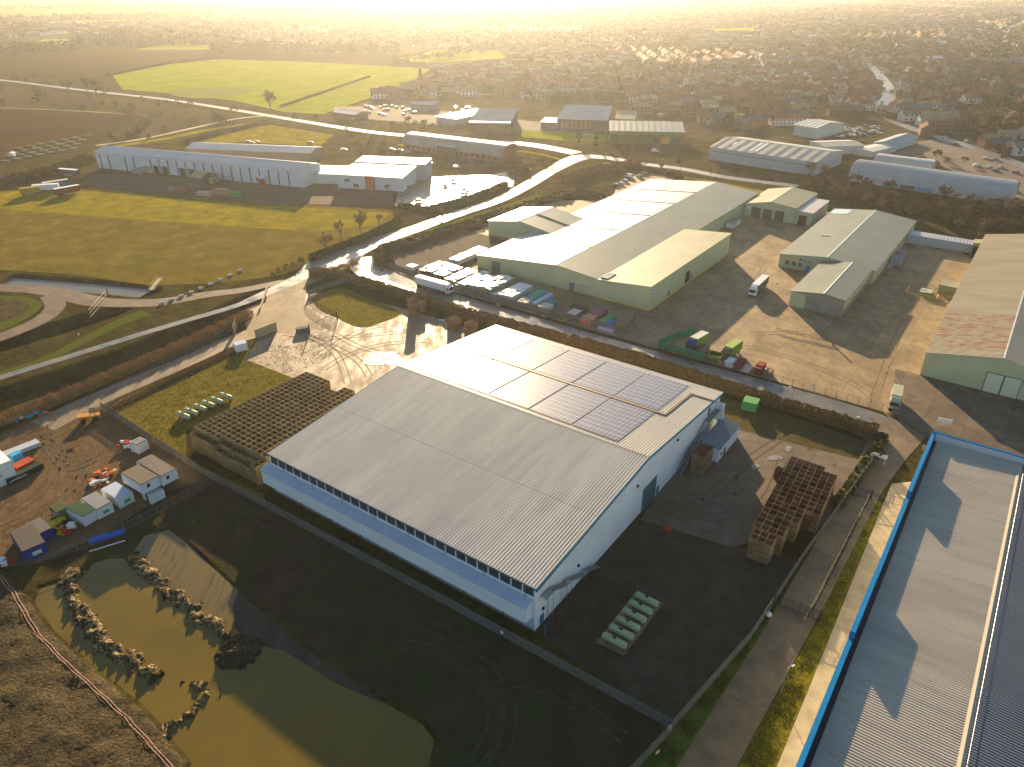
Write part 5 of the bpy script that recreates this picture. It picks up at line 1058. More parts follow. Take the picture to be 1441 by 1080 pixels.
stack('cream plant cabinet against the barn side', 29.5, 35.6, 214, 221, 3.6, BM['oliver'], BM['oliver'], grid=(1, 1), group=None, cat='cabinet')
for i, (x, y) in enumerate([(590, 400), (568, 402), (668, 418), (703, 429), (768, 440), (793, 447), (822, 455), (845, 460)]):
    pass
kg = 'yellow concrete blocks along the lane'
for i, (x, y) in enumerate([(590, 403), (667, 419), (701, 430), (766, 446), (795, 452), (828, 459)]):
    p = G(x, y); b = MB(); b.hexa([(-.8, -.45, 0), (.8, -.45, 0), (.8, .45, 0), (-.8, .45, 0), (-.7, -.3, .8), (.7, -.3, .8), (.7, .3, .8), (-.7, .3, .8)])
    o = b.build('concrete_block', mat('ochre_block', (.40, .26, .08), (.30, .2, .08), scale=1), None, p, EST_A); tag(o, 'ochre concrete block in the lane, %s from the white lorry' % ORD[i], 'concrete block', kg)
o = MB().hexa([(-.9, -.5, 0), (.9, -.5, 0), (.9, .5, 0), (-.9, .5, 0), (-.8, -.4, .5), (.8, -.4, .5), (.8, .4, .5), (-.8, .4, .5)]).build('small_skip', mat('red_paint', (.4, .04, .02)), None, E(7, 38.5, .06), EST_A); tag(o, 'small red tray on the tarmac near the teal roller door', 'tray')
o = MB().box(-.3, .3, -.1, .1, .0, 1.0).build('sign_board', cw, None, E(27.4, -4.1, 0), 0); tag(o, 'small white board on the fence corner', 'sign')
tag(MB().box(-1.8, 1.8, -.1, .1, 1.6, 2.6).bar((-1.5, 0, 0), (-1.5, 0, 2), .06).bar((1.5, 0, 0), (1.5, 0, 2), .06).build('sign_board', cw, None, G(1234, 652), -.5), 'white sign board on posts beside the parked lorry', 'sign')
tag(MB().box(-1.6, 1.6, -.1, .1, 1.2, 2.4).bar((-1.2, 0, 0), (-1.2, 0, 2), .06).bar((1.2, 0, 0), (1.2, 0, 2), .06).build('sign_board', cw, None, G(1327, 601), -.5), 'white sign board above the red earth strip', 'sign')
# kerb blocks along inner lane
for i in range(9):
    t = i / 8; p = G(228 + 110 * t, 428 - 38 * t - 8 * t * t)
    o = MB().hexa([(-.9, -.4, 0), (.9, -.4, 0), (.9, .4, 0), (-.9, .4, 0), (-.8, -.3, .8), (.8, -.3, .8), (.8, .3, .8), (-.8, .3, .8)]).build('concrete_barrier', mat('pale_barrier', (.42, .40, .36)), None, p, .5)
    tag(o, 'pale concrete barrier edging the lane, %s from the footbridge end' % ORD[i], 'barrier', 'concrete barriers edging the lane')
# height-limit frame + footbridge
r = empty('lane_gate', G(127, 448), 0, 'tall dark steel gate standing open across the inner lane', 'gate'); o = G(127, 448); a, c = G(127, 448) - o, G(153, 418) - o; b = MB()
for z in (.3, 1.6, 2.8): b.bar(a + Vector((0, 0, z)), c + Vector((0, 0, z)), .08)
for k in range(14): q = a + (c - a) * k / 13; b.bar(q, q + Vector((0, 0, 2.9)), .05)
b.build('gate_leaf', dk, r); MB().bar((a.x, a.y, 0), (a.x, a.y, 3.3), .15).bar((c.x, c.y, 0), (c.x, c.y, 3.3), .15).build('gate_post', dk, r)
r = empty('footbridge', G(205, 405), 0, 'small timber-decked footbridge with pale railing over the canal', 'footbridge'); o = G(205, 405); a, c = G(213, 409) - o, G(226, 392) - o; b = MB()
d = (c - a).normalized(); n = Vector((-d.y, d.x, 0)) * .9
b.hexa([a - n + Vector((0, 0, .05)), c - n + Vector((0, 0, .05)), c + n + Vector((0, 0, .05)), a + n + Vector((0, 0, .05)), a - n + Vector((0, 0, .25)), c - n + Vector((0, 0, .25)), c + n + Vector((0, 0, .25)), a + n + Vector((0, 0, .25))]).build('deck', GM['path'], r)
b = MB()
for s in (n, -n):
    for z in (.7, 1.2): b.bar(a + s + Vector((0, 0, z)), c + s + Vector((0, 0, z)), .05)
    for k in range(6): q = a + (c - a) * k / 5 + s; b.bar(q, q + Vector((0, 0, 1.2)), .05)
b.build('railing', GM['path'], r)
# plastic safety tape fence by the ponds
r = empty('tape_fence', G(0, 812), 0, 'orange and white tape fence on pins snaking along the edge of the spoil heap', 'tape fence'); o = G(0, 812); pts = [G(*q) - o for q in [(-20, 800), (0, 815), (18, 838), (35, 868), (52, 896), (80, 925), (112, 955), (145, 985), (175, 1012), (205, 1045), (240, 1085)]]; b = MB(); t_ = MB()
for i in range(len(pts) - 1):
    a, c = pts[i], pts[i + 1]; za, zc = hgt(a.x + o.x, a.y + o.y), hgt(c.x + o.x, c.y + o.y)
    b.bar(a + Vector((0, 0, za)), a + Vector((0, 0, za + .7)), .04)
    
    for off in (0, .35):
        N_ = 10; pv_ = None
        for j in range(N_ + 1):
            q = a + (c - a) * (j / N_) + Vector((off * 2 + .08 * math.sin(j * .7 + i), 0, 0)); q.z = max(-.1, hgt(q.x + o.x, q.y + o.y)) + .28 + .08 * math.cos(j * 2 * math.pi / N_)
            if pv_ is not None: t_.bar(pv_, q, .04)
            pv_ = q
b.build('pins', mat('orange_plastic', (.5, .1, .03)), r); t_.build('tape', mat('white_red_tape', (.62, .50, .46), (.55, .2, .12), scale=.8), r)

lb = D.objects['skip_lorry_bed']
words('COMMERCIAL', .62, lb, (.3, -.06, .55), (math.pi / 2, 0, 0), mat('white_lettering', (.75, .75, .72)))
tag(MB().box(-.35, .35, -.03, .03, 1.2, 1.9).build('warning_sign', mat('red_white_notice', (.6, .5, .45), (.5, .08, .05), scale=.3), None, E(27.9, -9.6), EST_A + 1.2), 'small red and white notice hung on the fence at the bottom', 'sign')
tag(MB().box(-.3, .3, -.02, .02, 1.5, 2.1).build('fence_notice', cw, None, E(-3.5, -4.75), EST_A), 'small white notice on the palisade fence below the warehouse corner', 'sign')
tag(MB().lathe([(.45, 0), (.5, .5), (.3, .8)], n=10).build('white_bollard', cw, None, E(31.9, 27.2), 0), 'squat white bollard beside the sliding gate', 'bollard')
# manhole covers and drains in the yards
dr_ = mat('iron_cover', (.025, .022, .02), rough=.6)
for i, (u, v) in enumerate([(9, 52), (14, 58), (12, 64), (22, 60), (-20, 190), (14, 150), (20, 230)]): tag(MB().box(-.4, .4, -.4, .4, .04, .075).build('drain_cover', dr_, None, E(u, v), EST_A), 'dark iron drain cover set in the yard, %s of its row' % ORD[i], 'drain cover', 'drain covers in the yards')
# ================================================================== VEHICLES
rub = mat('black_rubber', (.02, .02, .02), rough=.9); vgl = mat('vehicle_glass', (.015, .02, .025), rough=.1, spec=.7)
def wheel(b_, x, y, r, w_=.28): return MB().lathe([(r * .55, -w_ / 2), (r, -w_ / 2 + .03), (r, w_ / 2 - .03), (r * .55, w_ / 2)], n=14, axis='y', c=(x, y, r)).build('wheel', rub, b_)
def make_lorry(label, p, rz, cabc, boxc, topc, L=13.4, tractor=True, group=None, rigid=False):
    """articulated lorry, nose towards +x, origin under the rear"""
    r = empty('lorry', p, rz, label, 'lorry' if tractor else 'trailer', group)
    bx = MB().box(0, L, -1.25, 1.25, 1.15, 3.85).build('box_body', boxc, r)
    MB().box(-.02, L + .02, -1.27, 1.27, 3.853, 3.93).build('box_roof', topc, bx)
    MB().box(.2, L - .3, -1.0, 1.0, .85, 1.147).build('chassis', BM['dark'], r)
    for s in (-1, 1): MB().box(3.4 if L > 9 else 1.5, L - 3.6, min(s * 1.1, s * 1.18), max(s * 1.1, s * 1.18), .45, 1.0).build('side_guard', BM['steel'], r)
    for x in ((1.6, 2.9, 4.2) if L > 9 else (1.4,)):
        for s in (-1.0, 1.0): wheel(r, x, s, .5)
    if tractor:
        x0 = L + (.35 if not rigid else .1)
        c = MB().hexa([(x0, -1.2, .6), (x0 + 2.25, -1.2, .6), (x0 + 2.25, 1.2, .6), (x0, 1.2, .6), (x0, -1.2, 3.0), (x0 + 2.05, -1.2, 3.0), (x0 + 2.05, 1.2, 3.0), (x0, 1.2, 3.0)]).build('cab', cabc, r)
        MB().hexa([(x0, -1.1, 3.003), (x0 + 1.9, -1.1, 3.003), (x0 + 1.9, 1.1, 3.003), (x0, 1.1, 3.003), (x0, -1.0, 3.8), (x0 + .9, -1.0, 3.75), (x0 + .9, 1.0, 3.75), (x0, 1.0, 3.8)]).build('wind_deflector', cabc, c)
        MB().hexa([(x0 + 2.2, -1.1, 1.75), (x0 + 2.27, -1.1, 1.75), (x0 + 2.27, 1.1, 1.75), (x0 + 2.2, 1.1, 1.75), (x0 + 2.05, -1.05, 2.8), (x0 + 2.12, -1.05, 2.8), (x0 + 2.12, 1.05, 2.8), (x0 + 2.05, 1.05, 2.8)]).build('windscreen', vgl, c)
        for s in (-1, 1): MB().box(x0 + 1.0, x0 + 1.9, min(s * 1.19, s * 1.23), max(s * 1.19, s * 1.23), 1.85, 2.6).build('side_window', vgl, c)
        MB().box(x0 + 2.2, x0 + 2.34, -1.15, 1.15, .45, .95).build('bumper', BM['dark'], c)
        for s in (-1.0, 1.0):
            wheel(r, x0 + 1.35, s, .5)
            if not rigid: wheel(r, L - 1.2, s, .5)
        MB().box(L - 2.6, x0 + 2.0, -.9, .9, .55, .84).build('tractor_frame', BM['dark'], r)
    else:
        for s in (-.8, .8): MB().bar((L - 2.2, s, 0), (L - 2.2, s, .9), .08).build('landing_leg', BM['steel'], r)
    return r
def dirpx(a, b): p, q = G(*a), G(*b); return p, math.atan2(q.y - p.y, q.x - p.x)
wht = mat('lorry_white', (.68, .68, .67), rough=.35)
p, a = dirpx((588, 402), (645, 418)); make_lorry('white articulated lorry waiting in the lane by the boarded fence', p, a, wht, wht, mat('lorry_roof', (.66, .64, .6), rough=.4))
p = E(-21, 196); make_lorry('dark green curtain-sided lorry crossing the neighbour yard towards the camera', E(-23.5, 186), EST_A - math.pi / 2 + .02, wht, mat('dark_green_curtain', (.05, .12, .06), rough=.5), mat('lorry_roof', (.6, .6, .6)), L=12)
g_ = mat('lime_green_paint', (.15, .25, .04), rough=.55)
make_lorry('blue-cabbed lorry with lime green box inside the netting fence', E(-22.0, 126.5), EST_A - math.pi / 2 - .15, mat('dark_blue_cab', (.02, .03, .18), rough=.4), g_, mat('cream_top', (.55, .52, .42)), L=6.5, rigid=True, group='lorries in the netted bay')
make_lorry('lime green box lorry with dark cab beside the white bales', E(-11.5, 127.2), EST_A - math.pi / 2 - .1, mat('grey_cab', (.10, .11, .10)), mat('lime_green_paint', (.2, .3, .04)), mat('lime_top', (.30, .38, .10)), L=7, rigid=True, group='lorries in the netted bay')
b = MB(); r = empty('tipper_trailer', E(-15.2, 115.8), EST_A, 'lime green open tipper trailer with dark load between the lorries', 'trailer')
bd = MB(); bd.box(-1.6, 2.4, 0, .12, .8, 2.0).box(-1.6, 2.4, 3.4, 3.52, .8, 2.0).box(-1.6, -1.48, .12, 3.4, .8, 2.0).box(2.28, 2.4, .12, 3.4, .8, 2.0).box(-1.48, 2.28, .12, 3.4, .8, .95).build('body', g_, r)
MB().box(-1.45, 2.25, .15, 3.37, .96, 1.6).build('load', mat('dark_red_load', (.10, .04, .03), (.06, .03, .02), scale=.6, bump=.5), r)
for s in (0, 2.6):
    for y in (.7, 2.8): MB().lathe([(.25, -.12), (.42, -.1), (.42, .1), (.25, .12)], n=12, axis='x', c=(-1.0 + s, y, .42)).build('wheel', rub, r)
make_lorry('pale grey-green box lorry parked nose to camera by the boarded fence', E(33.5, 124.5), EST_A - math.pi / 2 + .12, mat('pale_green_cab', (.36, .40, .28)), mat('dusty_cream_box', (.34, .34, .24)), mat('dusty_cream_top', (.36, .35, .24)), L=6.6, rigid=True)
TG = 'trailers by the far warehouse'
def trail(label, a, c, boxc, topc, L=12.5, tr=False, cabc=None): p, ang = dirpx(a, c); return make_lorry(label, p, ang, cabc or wht, boxc, topc, L=L, tractor=tr, group=TG)
mr = mat('dark_red_curtain', (.22, .03, .025), rough=.5)
trail('dark red curtain-sided trailer with white roof at the apron end', (78, 277), (116, 270), mr, wht)
trail('blue trailer with cream roof left of the dark red one', (62, 268), (106, 261), mat('mid_blue_trailer', (.04, .10, .28)), mat('cream_top', (.5, .5, .4)))
trail('plain white trailer beside the mustard one', (48, 271), (84, 269), wht, wht)
trail('mustard flat trailer at the left end of the trailer park', (30, 276), (66, 272), mat('mustard_trailer', (.30, .22, .03)), mat('mustard_trailer', (.3, .2, .03)), L=9)
trail('purple trailer with white roof behind the other trailers', (86, 247), (122, 250), mat('purple_trailer', (.10, .06, .12)), wht)
trail('red lorry box reversed on to the dock', (371, 262), (350, 247), mr, wht, L=9)
trail('green skip lorry trailer among the dock clutter', (298, 262), (314, 256), mat('bright_green_paint', (.04, .2, .07)), mat('bright_green_paint', (.04, .2, .07)), L=5)
trail('pale blue trailer in front of the docks', (302, 250), (330, 255), mat('pale_blue_crates', (.3, .42, .5)), mat('pale_blue_cover', (.4, .5, .55)), L=10, tr=True)
trail('grey trailer drawn up to the first dock', (188, 248), (216, 243), mat('grey_trailer', (.25, .26, .25)), mat('grey_trailer', (.2, .2, .2)), L=9)
def gbox(name, label, px0, px1, dep, h, c, cat, group): return cabin(name, label, G(*px0), G(*px1), dep, h, c, c, 0, cat=cat, group=group, ribs=False)
DG = 'skips and pallets on the apron edge'
gbox('skip', 'brown-red open skip at the left of the apron clutter', (245, 271), (262, 271), 3, 2, mat('rust_red_skip', (.20, .07, .04)), 'skip', DG)
gbox('skip', 'grey skip beside the brown-red one', (236, 271), (243, 271), 3, 2, mat('grey_skip', (.14, .14, .15)), 'skip', DG)
gbox('pallet_stack', 'tan pallets stacked in front of the docks', (301, 275), (319, 276), 4, 2.8, mat('tan_pallets', (.32, .19, .09)), 'pallet stack', DG)
gbox('pallet_stack', 'low pallets with pale tops left of the tan stack', (276, 276), (296, 277), 4, 1.7, mat('pale_pallets', (.34, .27, .20)), 'pallet stack', DG)
gbox('skip', 'bright green skip right of the tan pallets', (320, 277), (340, 278), 3, 2.2, mat('bright_green_paint', (.04, .2, .07)), 'skip', DG)
o = shedG('gabled_canopy', 'small dark gabled canopy with tan roof in front of the docks', 'canopy', (266, 249), (282, 251), 12, 4.4, 6.4, mat('slate_door', (.07, .07, .08)), mat('tan_roof', (.34, .25, .12)))[0]
# cars
CARC = [('white', (.62, .62, .62)), ('silver', (.36, .37, .38)), ('black', (.02, .02, .022)), ('dark blue', (.02, .04, .12)), ('red', (.30, .02, .02)), ('grey', (.13, .135, .14))]
CAR = {}
def make_car(cn, col, van=False):
    r = empty('van' if van else 'car', (0, 0, 0), 0, None, 'van' if van else 'car'); m_ = mat('car_paint_' + cn.replace(' ', '_'), col, rough=.25, spec=.6)
    L = 4.3 if not van else 5.2; h1 = .85 if not van else 1.1; h2 = 1.45 if not van else 2.1
    pr = [(-L / 2, .3), (-L / 2, h1 - .1), (-L / 2 + .3, h1), (-L / 2 + .5, h2 - .08), (-L / 2 + .9, h2), (.5 if not van else 1.3, h2), (1.15 if not van else 2.0, h1 + .05), (L / 2 - .15, h1 - .12), (L / 2, .55), (L / 2, .3)]
    MB().prism(pr, -.85, .85, axis='y').build('body', m_, r)
    g = MB(); a = pr[5]; c = pr[6]
    g.face([(a[0] + .08, -.72, a[1] - .02), (a[0] + .08, .72, a[1] - .02), (c[0] - .05 + .09, .76, c[1] + .05), (c[0] + .04, -.76, c[1] + .05)])
    for s in (-.856, .856): g.face([(-L / 2 + (.65 if not van else 2.9), s, h1 + .05), (c[0] - .15, s, h1 + .05), (a[0] - .05, s, h2 - .1), (-L / 2 + (.95 if not van else 3.0), s, h2 - .1)])
    g.face([(-L / 2 + .33, -.7, h1 + .05), (-L / 2 + .33, .7, h1 + .05), (-L / 2 + .47, .66, h2 - .12), (-L / 2 + .47, -.66, h2 - .12)])
    g.build('windows', vgl, r)
    for x in (-L / 2 + .8, L / 2 - .8):
        for s in (-.8, .8): wheel(r, x, s, .32, .2)
    return r
for cn, c in CARC: CAR[cn] = [make_car(cn, c), False]
CAR['white van'] = [make_car('white van', (.62, .62, .62), True), False]
crg = random.Random(4)
def car(px, py, ang, where, cn=None, group=None, world=None):
    cn = cn or crg.choice([c[0] for c in CARC] + ['silver', 'white', 'grey']); e = CAR[cn]
    o = e[0] if not e[1] else copy_tree(e[0]); e[1] = True; o.location = world if world is not None else G(px, py, .05); o.rotation_euler = (0, 0, ang)
    tag(o, '%s %s' % (cn if cn != 'white van' else 'white panel van', ('car ' if cn != 'white van' else '') + where), group=group); return o
cg_ = 'cars in the office car park'
for i, (x, y, a) in enumerate([(600, 250, .9), (627, 262, 1.2), (640, 256, .2), (656, 268, .7), (653, 274, .7), (590, 284, .1), (564, 252, 1.2), (574, 215, .3), (592, 231, .2), (607, 232, .3), (552, 212, .3), (562, 213, .4), (484, 212, .2), (664, 230, -.4), (684, 230, -.4), (745, 242, .9), (573, 265, .1), (642, 237, -.4)]):
    car(x, y, a, ['near the hedge', 'by the brick office', 'by the trade unit'][i % 3] + ', %s counted from the left kerb' % ORD[i], group=cg_)
cg2 = 'cars in the factory car park'
for i, (x, y, c) in enumerate([(866, 262, 'black'), (873, 260, 'silver'), (879, 256, 'silver'), (885, 250, 'white van'), (900, 250, 'black'), (906, 246, 'grey'), (874, 277, 'silver'), (880, 273, 'white'), (938, 244, 'white')]):
    car(x, y, 2.4, 'parked beside the bank above the packing shed, %s from the left' % ORD[i], c, cg2)
car(922, 214, .1, 'parked before the green shop entrance', 'white van')
cg3 = 'cars by the arched depot'
for i, (x, y, c, a) in enumerate([(1374, 234, 'white', 0), (1392, 237, 'silver', .1), (1400, 241, 'grey', .1), (1408, 237, 'silver', .1), (1386, 224, 'white', .2), (1400, 214, 'silver', -.5), (1412, 222, 'black', -.5), (1429, 244, 'dark blue', .2), (1400, 226, 'grey', .1), (1312, 190, 'silver', -.5), (1330, 195, 'white', -.5), (1426, 270, 'red', .3), (1422, 266, 'black', .3), (1345, 204, 'grey', -.5), (1245, 128, 'white', 1.3), (1241, 145, 'black', 1.2), (1380, 200, 'silver', .3), (1384, 204, 'dark blue', .3), (1361, 200, 'white', .3)]):
    car(x, y, a, 'near the arched depot and town road, %s of the row' % ORD[i], c, cg3)
for i, (x, y) in enumerate([(437, 202), (350, 201), (362, 201), (356, 203)]): car(x, y, .1, 'behind the low grey-roofed hall, %s from the left' % ORD[i], None, 'cars behind the far warehouse')
cg4 = 'vehicles in the yards beside the blue roofs'
rg = random.Random(8)
for i in range(34):
    x = rg.uniform(505, 660); y = rg.uniform(150, 163); car(x, y, rg.uniform(0, 3), 'in the crowded yard left of the blue roofs, %s by distance' % ORD[i % 30], None, cg4)
cg5 = 'vehicles in the scrap yard behind the grey shed'
for i in range(40):
    x = rg.uniform(1178, 1238); y = 188 - (x - 1178) * .06 + rg.uniform(-8, 6); car(x, y, rg.uniform(0, 3), 'in the packed yard behind the grey shed', None, cg5)
for k, e in CAR.items():
    if not e[1]:
        for ch in list(e[0].children): D.objects.remove(ch)
        D.objects.remove(e[0])
for i, (x, y) in enumerate([(172, 436), (207, 429)]): pass
# ================================================================== VEGETATION
NR_ = np.random.default_rng(21)
VM = {}
VM['twig'] = mat('bare_twigs', (.16, .105, .05), (.11, .07, .035), scale=1, rough=.9, coord='obj')
VM['twig2'] = mat('pale_twigs', (.25, .17, .08), (.17, .115, .055), scale=1, rough=.9, coord='obj')
VM['bark'] = mat('tree_bark', (.085, .065, .045), rough=.9)
VM['ever'] = mat('evergreen_leaf', (.030, .045, .014), (.05, .06, .018), scale=1.2, rough=.8, coord='obj')
VM['olive'] = mat('olive_leaf', (.085, .085, .022), (.055, .06, .018), scale=1.2, rough=.8, coord='obj')
VM['orange'] = mat('orange_willow_leaf', (.26, .13, .02), (.18, .09, .02), scale=1.5, rough=.8, coord='obj')
VM['beech'] = mat('russet_beech_leaf', (.27, .165, .065), (.17, .10, .04), scale=1.0, rough=.85, c3=(.13, .12, .03), s3=6, f3=.6)
VM['green'] = mat('clipped_hedge_leaf', (.055, .075, .016), (.035, .05, .012), scale=1.0, rough=.85)
VM['reed'] = mat('reed_straw', (.38, .235, .105), (.26, .16, .07), scale=2.5, rough=.8)
VM['scrub'] = mat('scrub_twig', (.125, .095, .042), (.08, .064, .028), scale=3, rough=.9, c3=(.07, .075, .02), s3=7, f3=.8)
VM['bracken'] = mat('bracken_brown', (.24, .12, .045), (.15, .08, .03), scale=2, rough=.9)
def tubes(segs, n=4):
    """segs: list of (a, b, ra, rb)"""
    b = MB()
    for a, c, ra, rb in segs: b.bar(a, c, ra, n=n, r2=rb)
    return b
def bare_tree_parts(seed, h, spread, twigs, upright=.55):
    rg = random.Random(seed); tr, br, tips = [], [], []
    def grow(p, d, L, r, lv):
        q = p + d * L; (tr if lv < 2 else br).append((p, q, r, r * .68))
        if lv >= 4: tips.append((q, d, L)); return
        k = 3 if lv < 3 else 3
        for i in range(k):
            a = rg.uniform(0, 6.28); s = rg.uniform(.35, .8) * spread; side = Vector((math.cos(a), math.sin(a), 0))
            nd = (d * upright + side * s + Vector((0, 0, rg.uniform(.05, .4)))).normalized()
            grow(q - d * L * rg.uniform(0, .35), nd, L * rg.uniform(.62, .85), r * .62, lv + 1)
        if lv < 3: grow(q, (d + Vector((rg.uniform(-.2, .2), rg.uniform(-.2, .2), .1))).normalized(), L * .8, r * .68, lv + 1)
    grow(Vector((0, 0, -.1)), Vector((rg.uniform(-.05, .05), rg.uniform(-.05, .05), 1)).normalized(), h * .26, h * .022, 0)
    P, X, Y = [], [], []
    for q, d, L in tips:
        for k in range(twigs):
            v = (d + Vector((rg.gauss(0, .7), rg.gauss(0, .7), rg.gauss(.25, .5)))).normalized(); l = L * rg.uniform(.35, .95)
            w_ = v.orthogonal().normalized() * (.018 * h / 8 + .01); c = q + v * l * .5 - d * L * rg.uniform(0, .8)
            P.append(c); X.append(w_); Y.append(v * l * .5)
    return tr, br, (np.array(P), np.array(X), np.array(Y))
def join(name, me1, me2):
    bm = bmesh.new(); bm.from_mesh(me1); bm.from_mesh(me2); me = D.meshes.new(name); bm.to_mesh(me); bm.free(); me.materials.append(me1.materials[0]); return me
PROT = {}
def proto(kind, seed, h, spread, twigs, m, upright=.55):
    tr, br, q = bare_tree_parts(seed, h, spread, twigs, upright)
    t = tubes(tr, 5); t.m = [VM['bark']]; t = t.mesh('trunk'); c = tubes(br, 3); c.m = [m]; c = join('crown', c.mesh('branches'), quads('twigs', *q, m)); PROT[kind] = (t, c, h)
def leafy(kind, seed, h, prof, n, size, m, trunk=.25, r0=.16):
    """crown from clumps of small leaf quads; prof(t) radius fraction along height"""
    g = np.random.default_rng(seed); C = []
    for k in range(46):
        t = g.uniform(0, 1); r = prof(t) * g.uniform(.25, 1.0) ** .5; a = g.uniform(0, 6.28)
        C.append((r * math.cos(a), r * math.sin(a), h * (trunk + (1 - trunk) * t), g.uniform(.5, 1.0)))
    C = np.array(C); idx = g.integers(0, len(C), n); off = rand_dirs(g, n) * (g.uniform(0.25, 1, (n, 1)) ** .4) * (h * .085 * C[idx, 3:4])
    off[:, 2] *= .8; P = C[idx, :3] + off; A = rand_dirs(g, n); B_ = np.cross(A, rand_dirs(g, n)); B_ /= np.linalg.norm(B_, axis=1, keepdims=True) + 1e-9
    s = g.uniform(.6, 1.3, (n, 1)) * size; me = quads('crown', P, A * s, B_ * s, m)
    t = tubes([(Vector((0, 0, -.1)), Vector((0, 0, h * (trunk + .35))), r0, r0 * .5)] + [(Vector((0, 0, h * trunk)), Vector(tuple(C[i, :3])), r0 * .4, r0 * .15) for i in range(0, 12)], 5)
    t.m = [VM['bark']]; PROT[kind] = (t.mesh('trunk'), me, h)
proto('bare', 1, 9.5, 1.0, 9, VM['twig']); proto('bare2', 2, 11, .8, 9, VM['twig'], .75); proto('bare3', 5, 8, 1.15, 10, VM['twig2'], .5); proto('sapling', 7, 6, .7, 6, VM['twig2'], .8)
leafy('conifer', 3, 11, lambda t: 2.0 * (1 - t) ** .8 + .2, 1500, .22, VM['ever'], .05); leafy('evergreen', 4, 9, lambda t: 3.0 * math.sin(math.pi * min(1, t * .85 + .12)), 1900, .24, VM['ever'], .15)
leafy('olive', 6, 7, lambda t: 2.8 * math.sin(math.pi * min(1, t * .85 + .12)), 1700, .2, VM['olive'], .12); leafy('willow', 8, 15, lambda t: 6.0 * math.sin(math.pi * min(1, t * .8 + .12)), 5200, .3, VM['orange'], .1, .4)
leafy('bush', 9, 3, lambda t: 1.7 * math.sin(math.pi * min(1, t * .7 + .25)), 900, .13, VM['olive'], .02, .06); leafy('brownbush', 10, 3.4, lambda t: 2.1 * math.sin(math.pi * min(1, t * .7 + .25)), 1100, .12, VM['scrub'], .02, .06)
NAME = {'bare': 'bare_tree', 'bare2': 'bare_tree', 'bare3': 'bare_tree', 'sapling': 'bare_sapling', 'conifer': 'conifer', 'evergreen': 'evergreen_tree', 'olive': 'leafy_tree', 'willow': 'willow_tree', 'bush': 'green_bush', 'brownbush': 'brown_bush'}
DESC = {'bare': 'bare brown winter tree', 'bare2': 'tall bare upright tree', 'bare3': 'pale-twigged spreading bare tree', 'sapling': 'thin bare sapling', 'conifer': 'dark pointed conifer', 'evergreen': 'dark round evergreen', 'olive': 'olive-green leafy tree', 'willow': 'big orange willow', 'bush': 'olive-green rounded bush', 'brownbush': 'brown twiggy bush'}
trg = random.Random(31)
NT = [0]
def tree(kind, p, where, s=1.0, group=None, cat=None):
    t, c, h = PROT[kind]; NT[0] += 1; nm = NAME[kind]
    r = empty(nm, (p.x, p.y, hgt(p.x, p.y) if -190 < p.x < -8 and 50 < p.y < 300 else 0), trg.uniform(0, 6.28), DESC[kind] + ' ' + where, cat or ('bush' if 'bush' in kind else 'tree'), group)
    r.scale = (s, s, s * trg.uniform(.9, 1.1)); link('trunk', t, r); link('crown', c, r); return r
# ---- singled-out trees
for k, x, y, s, wh in [('bare2', 381, 158, 2.0, 'on the field edge beside the fen road'), ('bare', 97, 131, 1.5, 'left of the roadside clump'), ('bare2', 124, 134, 1.9, 'in the middle of the roadside clump'), ('bare', 137, 137, 2.1, 'of the roadside clump, second from its right'), ('bare3', 149, 139, 2.4, 'at the right end of the roadside clump'),
                        ('bare3', 458, 352, 1.3, 'beside the green hedge, nearest the road bend'), ('sapling', 480, 334, 1.5, 'on the mown strip, left of two'), ('bare3', 507, 327, 1.4, 'on the mown strip, largest by the hedge'), ('sapling', 533, 318, 1.3, 'at the hedge end by the trade unit'),
                        ('sapling', 905, 240, 1.5, 'on the bank above the factory car park'), ('sapling', 930, 245, 1.5, 'right of the bank above the factory car park'), ('bare', 957, 240, .8, 'on the verge behind the packing shed'), ('bare3', 1000, 248, .8, 'on the verge opposite the grey shed'), ('bare', 545, 270, .5, 'in front of the trade unit'),
                        ('bare3', 622, 303, .6, 'on the verge by the junction hedge'), ('bare', 694, 190, 1.0, 'in front of the blue-roofed unit'), ('bare2', 815, 205, .9, 'with reddish stem at the roundabout'), ('willow', 1428, 185, 1.0, 'rising over the houses at the right edge'),
                        ('conifer', 838, 207, .8, 'left of the pair by the green shop'), ('conifer', 853, 209, .85, 'in the middle by the green shop'), ('conifer', 868, 210, .7, 'nearest the green shop wall'), ('evergreen', 1022, 185, 1.3, 'behind the white cottage left of the grey shed'), ('evergreen', 1000, 172, 1.1, 'square-topped beside the white cottage'),
                        ('evergreen', 980, 165, 1.3, 'behind the green shop roof'), ('olive', 1230, 648, .62, 'leaning over the fence at the lane corner'), ('bush', 1241, 622, .8, 'at the hedge end by the lane'), ('brownbush', 1218, 262, 1.2, 'at the left end of the arched depot'),
                        ('evergreen', 612, 118, 1.6, 'at the far corner of the crop field'), ('evergreen', 745, 150, 1.4, 'between the two blue roofs'), ('conifer', 592, 122, 1.6, 'beside the crop field corner'), ('evergreen', 910, 120, 1.5, 'standing above the houses behind the cream hall'),
                        ('bare', 1140, 248, 1.0, 'in front of the grey shed end wall'), ('bare2', 1157, 256, 1.1, 'against the grey shed end wall'), ('brownbush', 1010, 205, 1.3, 'beside the orange skip left of the grey shed')]:
    tree(k, G(x, y), wh, s)
for i, (x, y, s) in enumerate([(384, 388, .55), (392, 384, .6), (403, 379, .7), (413, 376, .75), (424, 372, .9)]): tree('bush', G(x, y), 'in the row beside the road bend, %s from the left' % ORD[i], s, 'small bushes by the road bend')
tg = 'bushes scattered along the fen road'
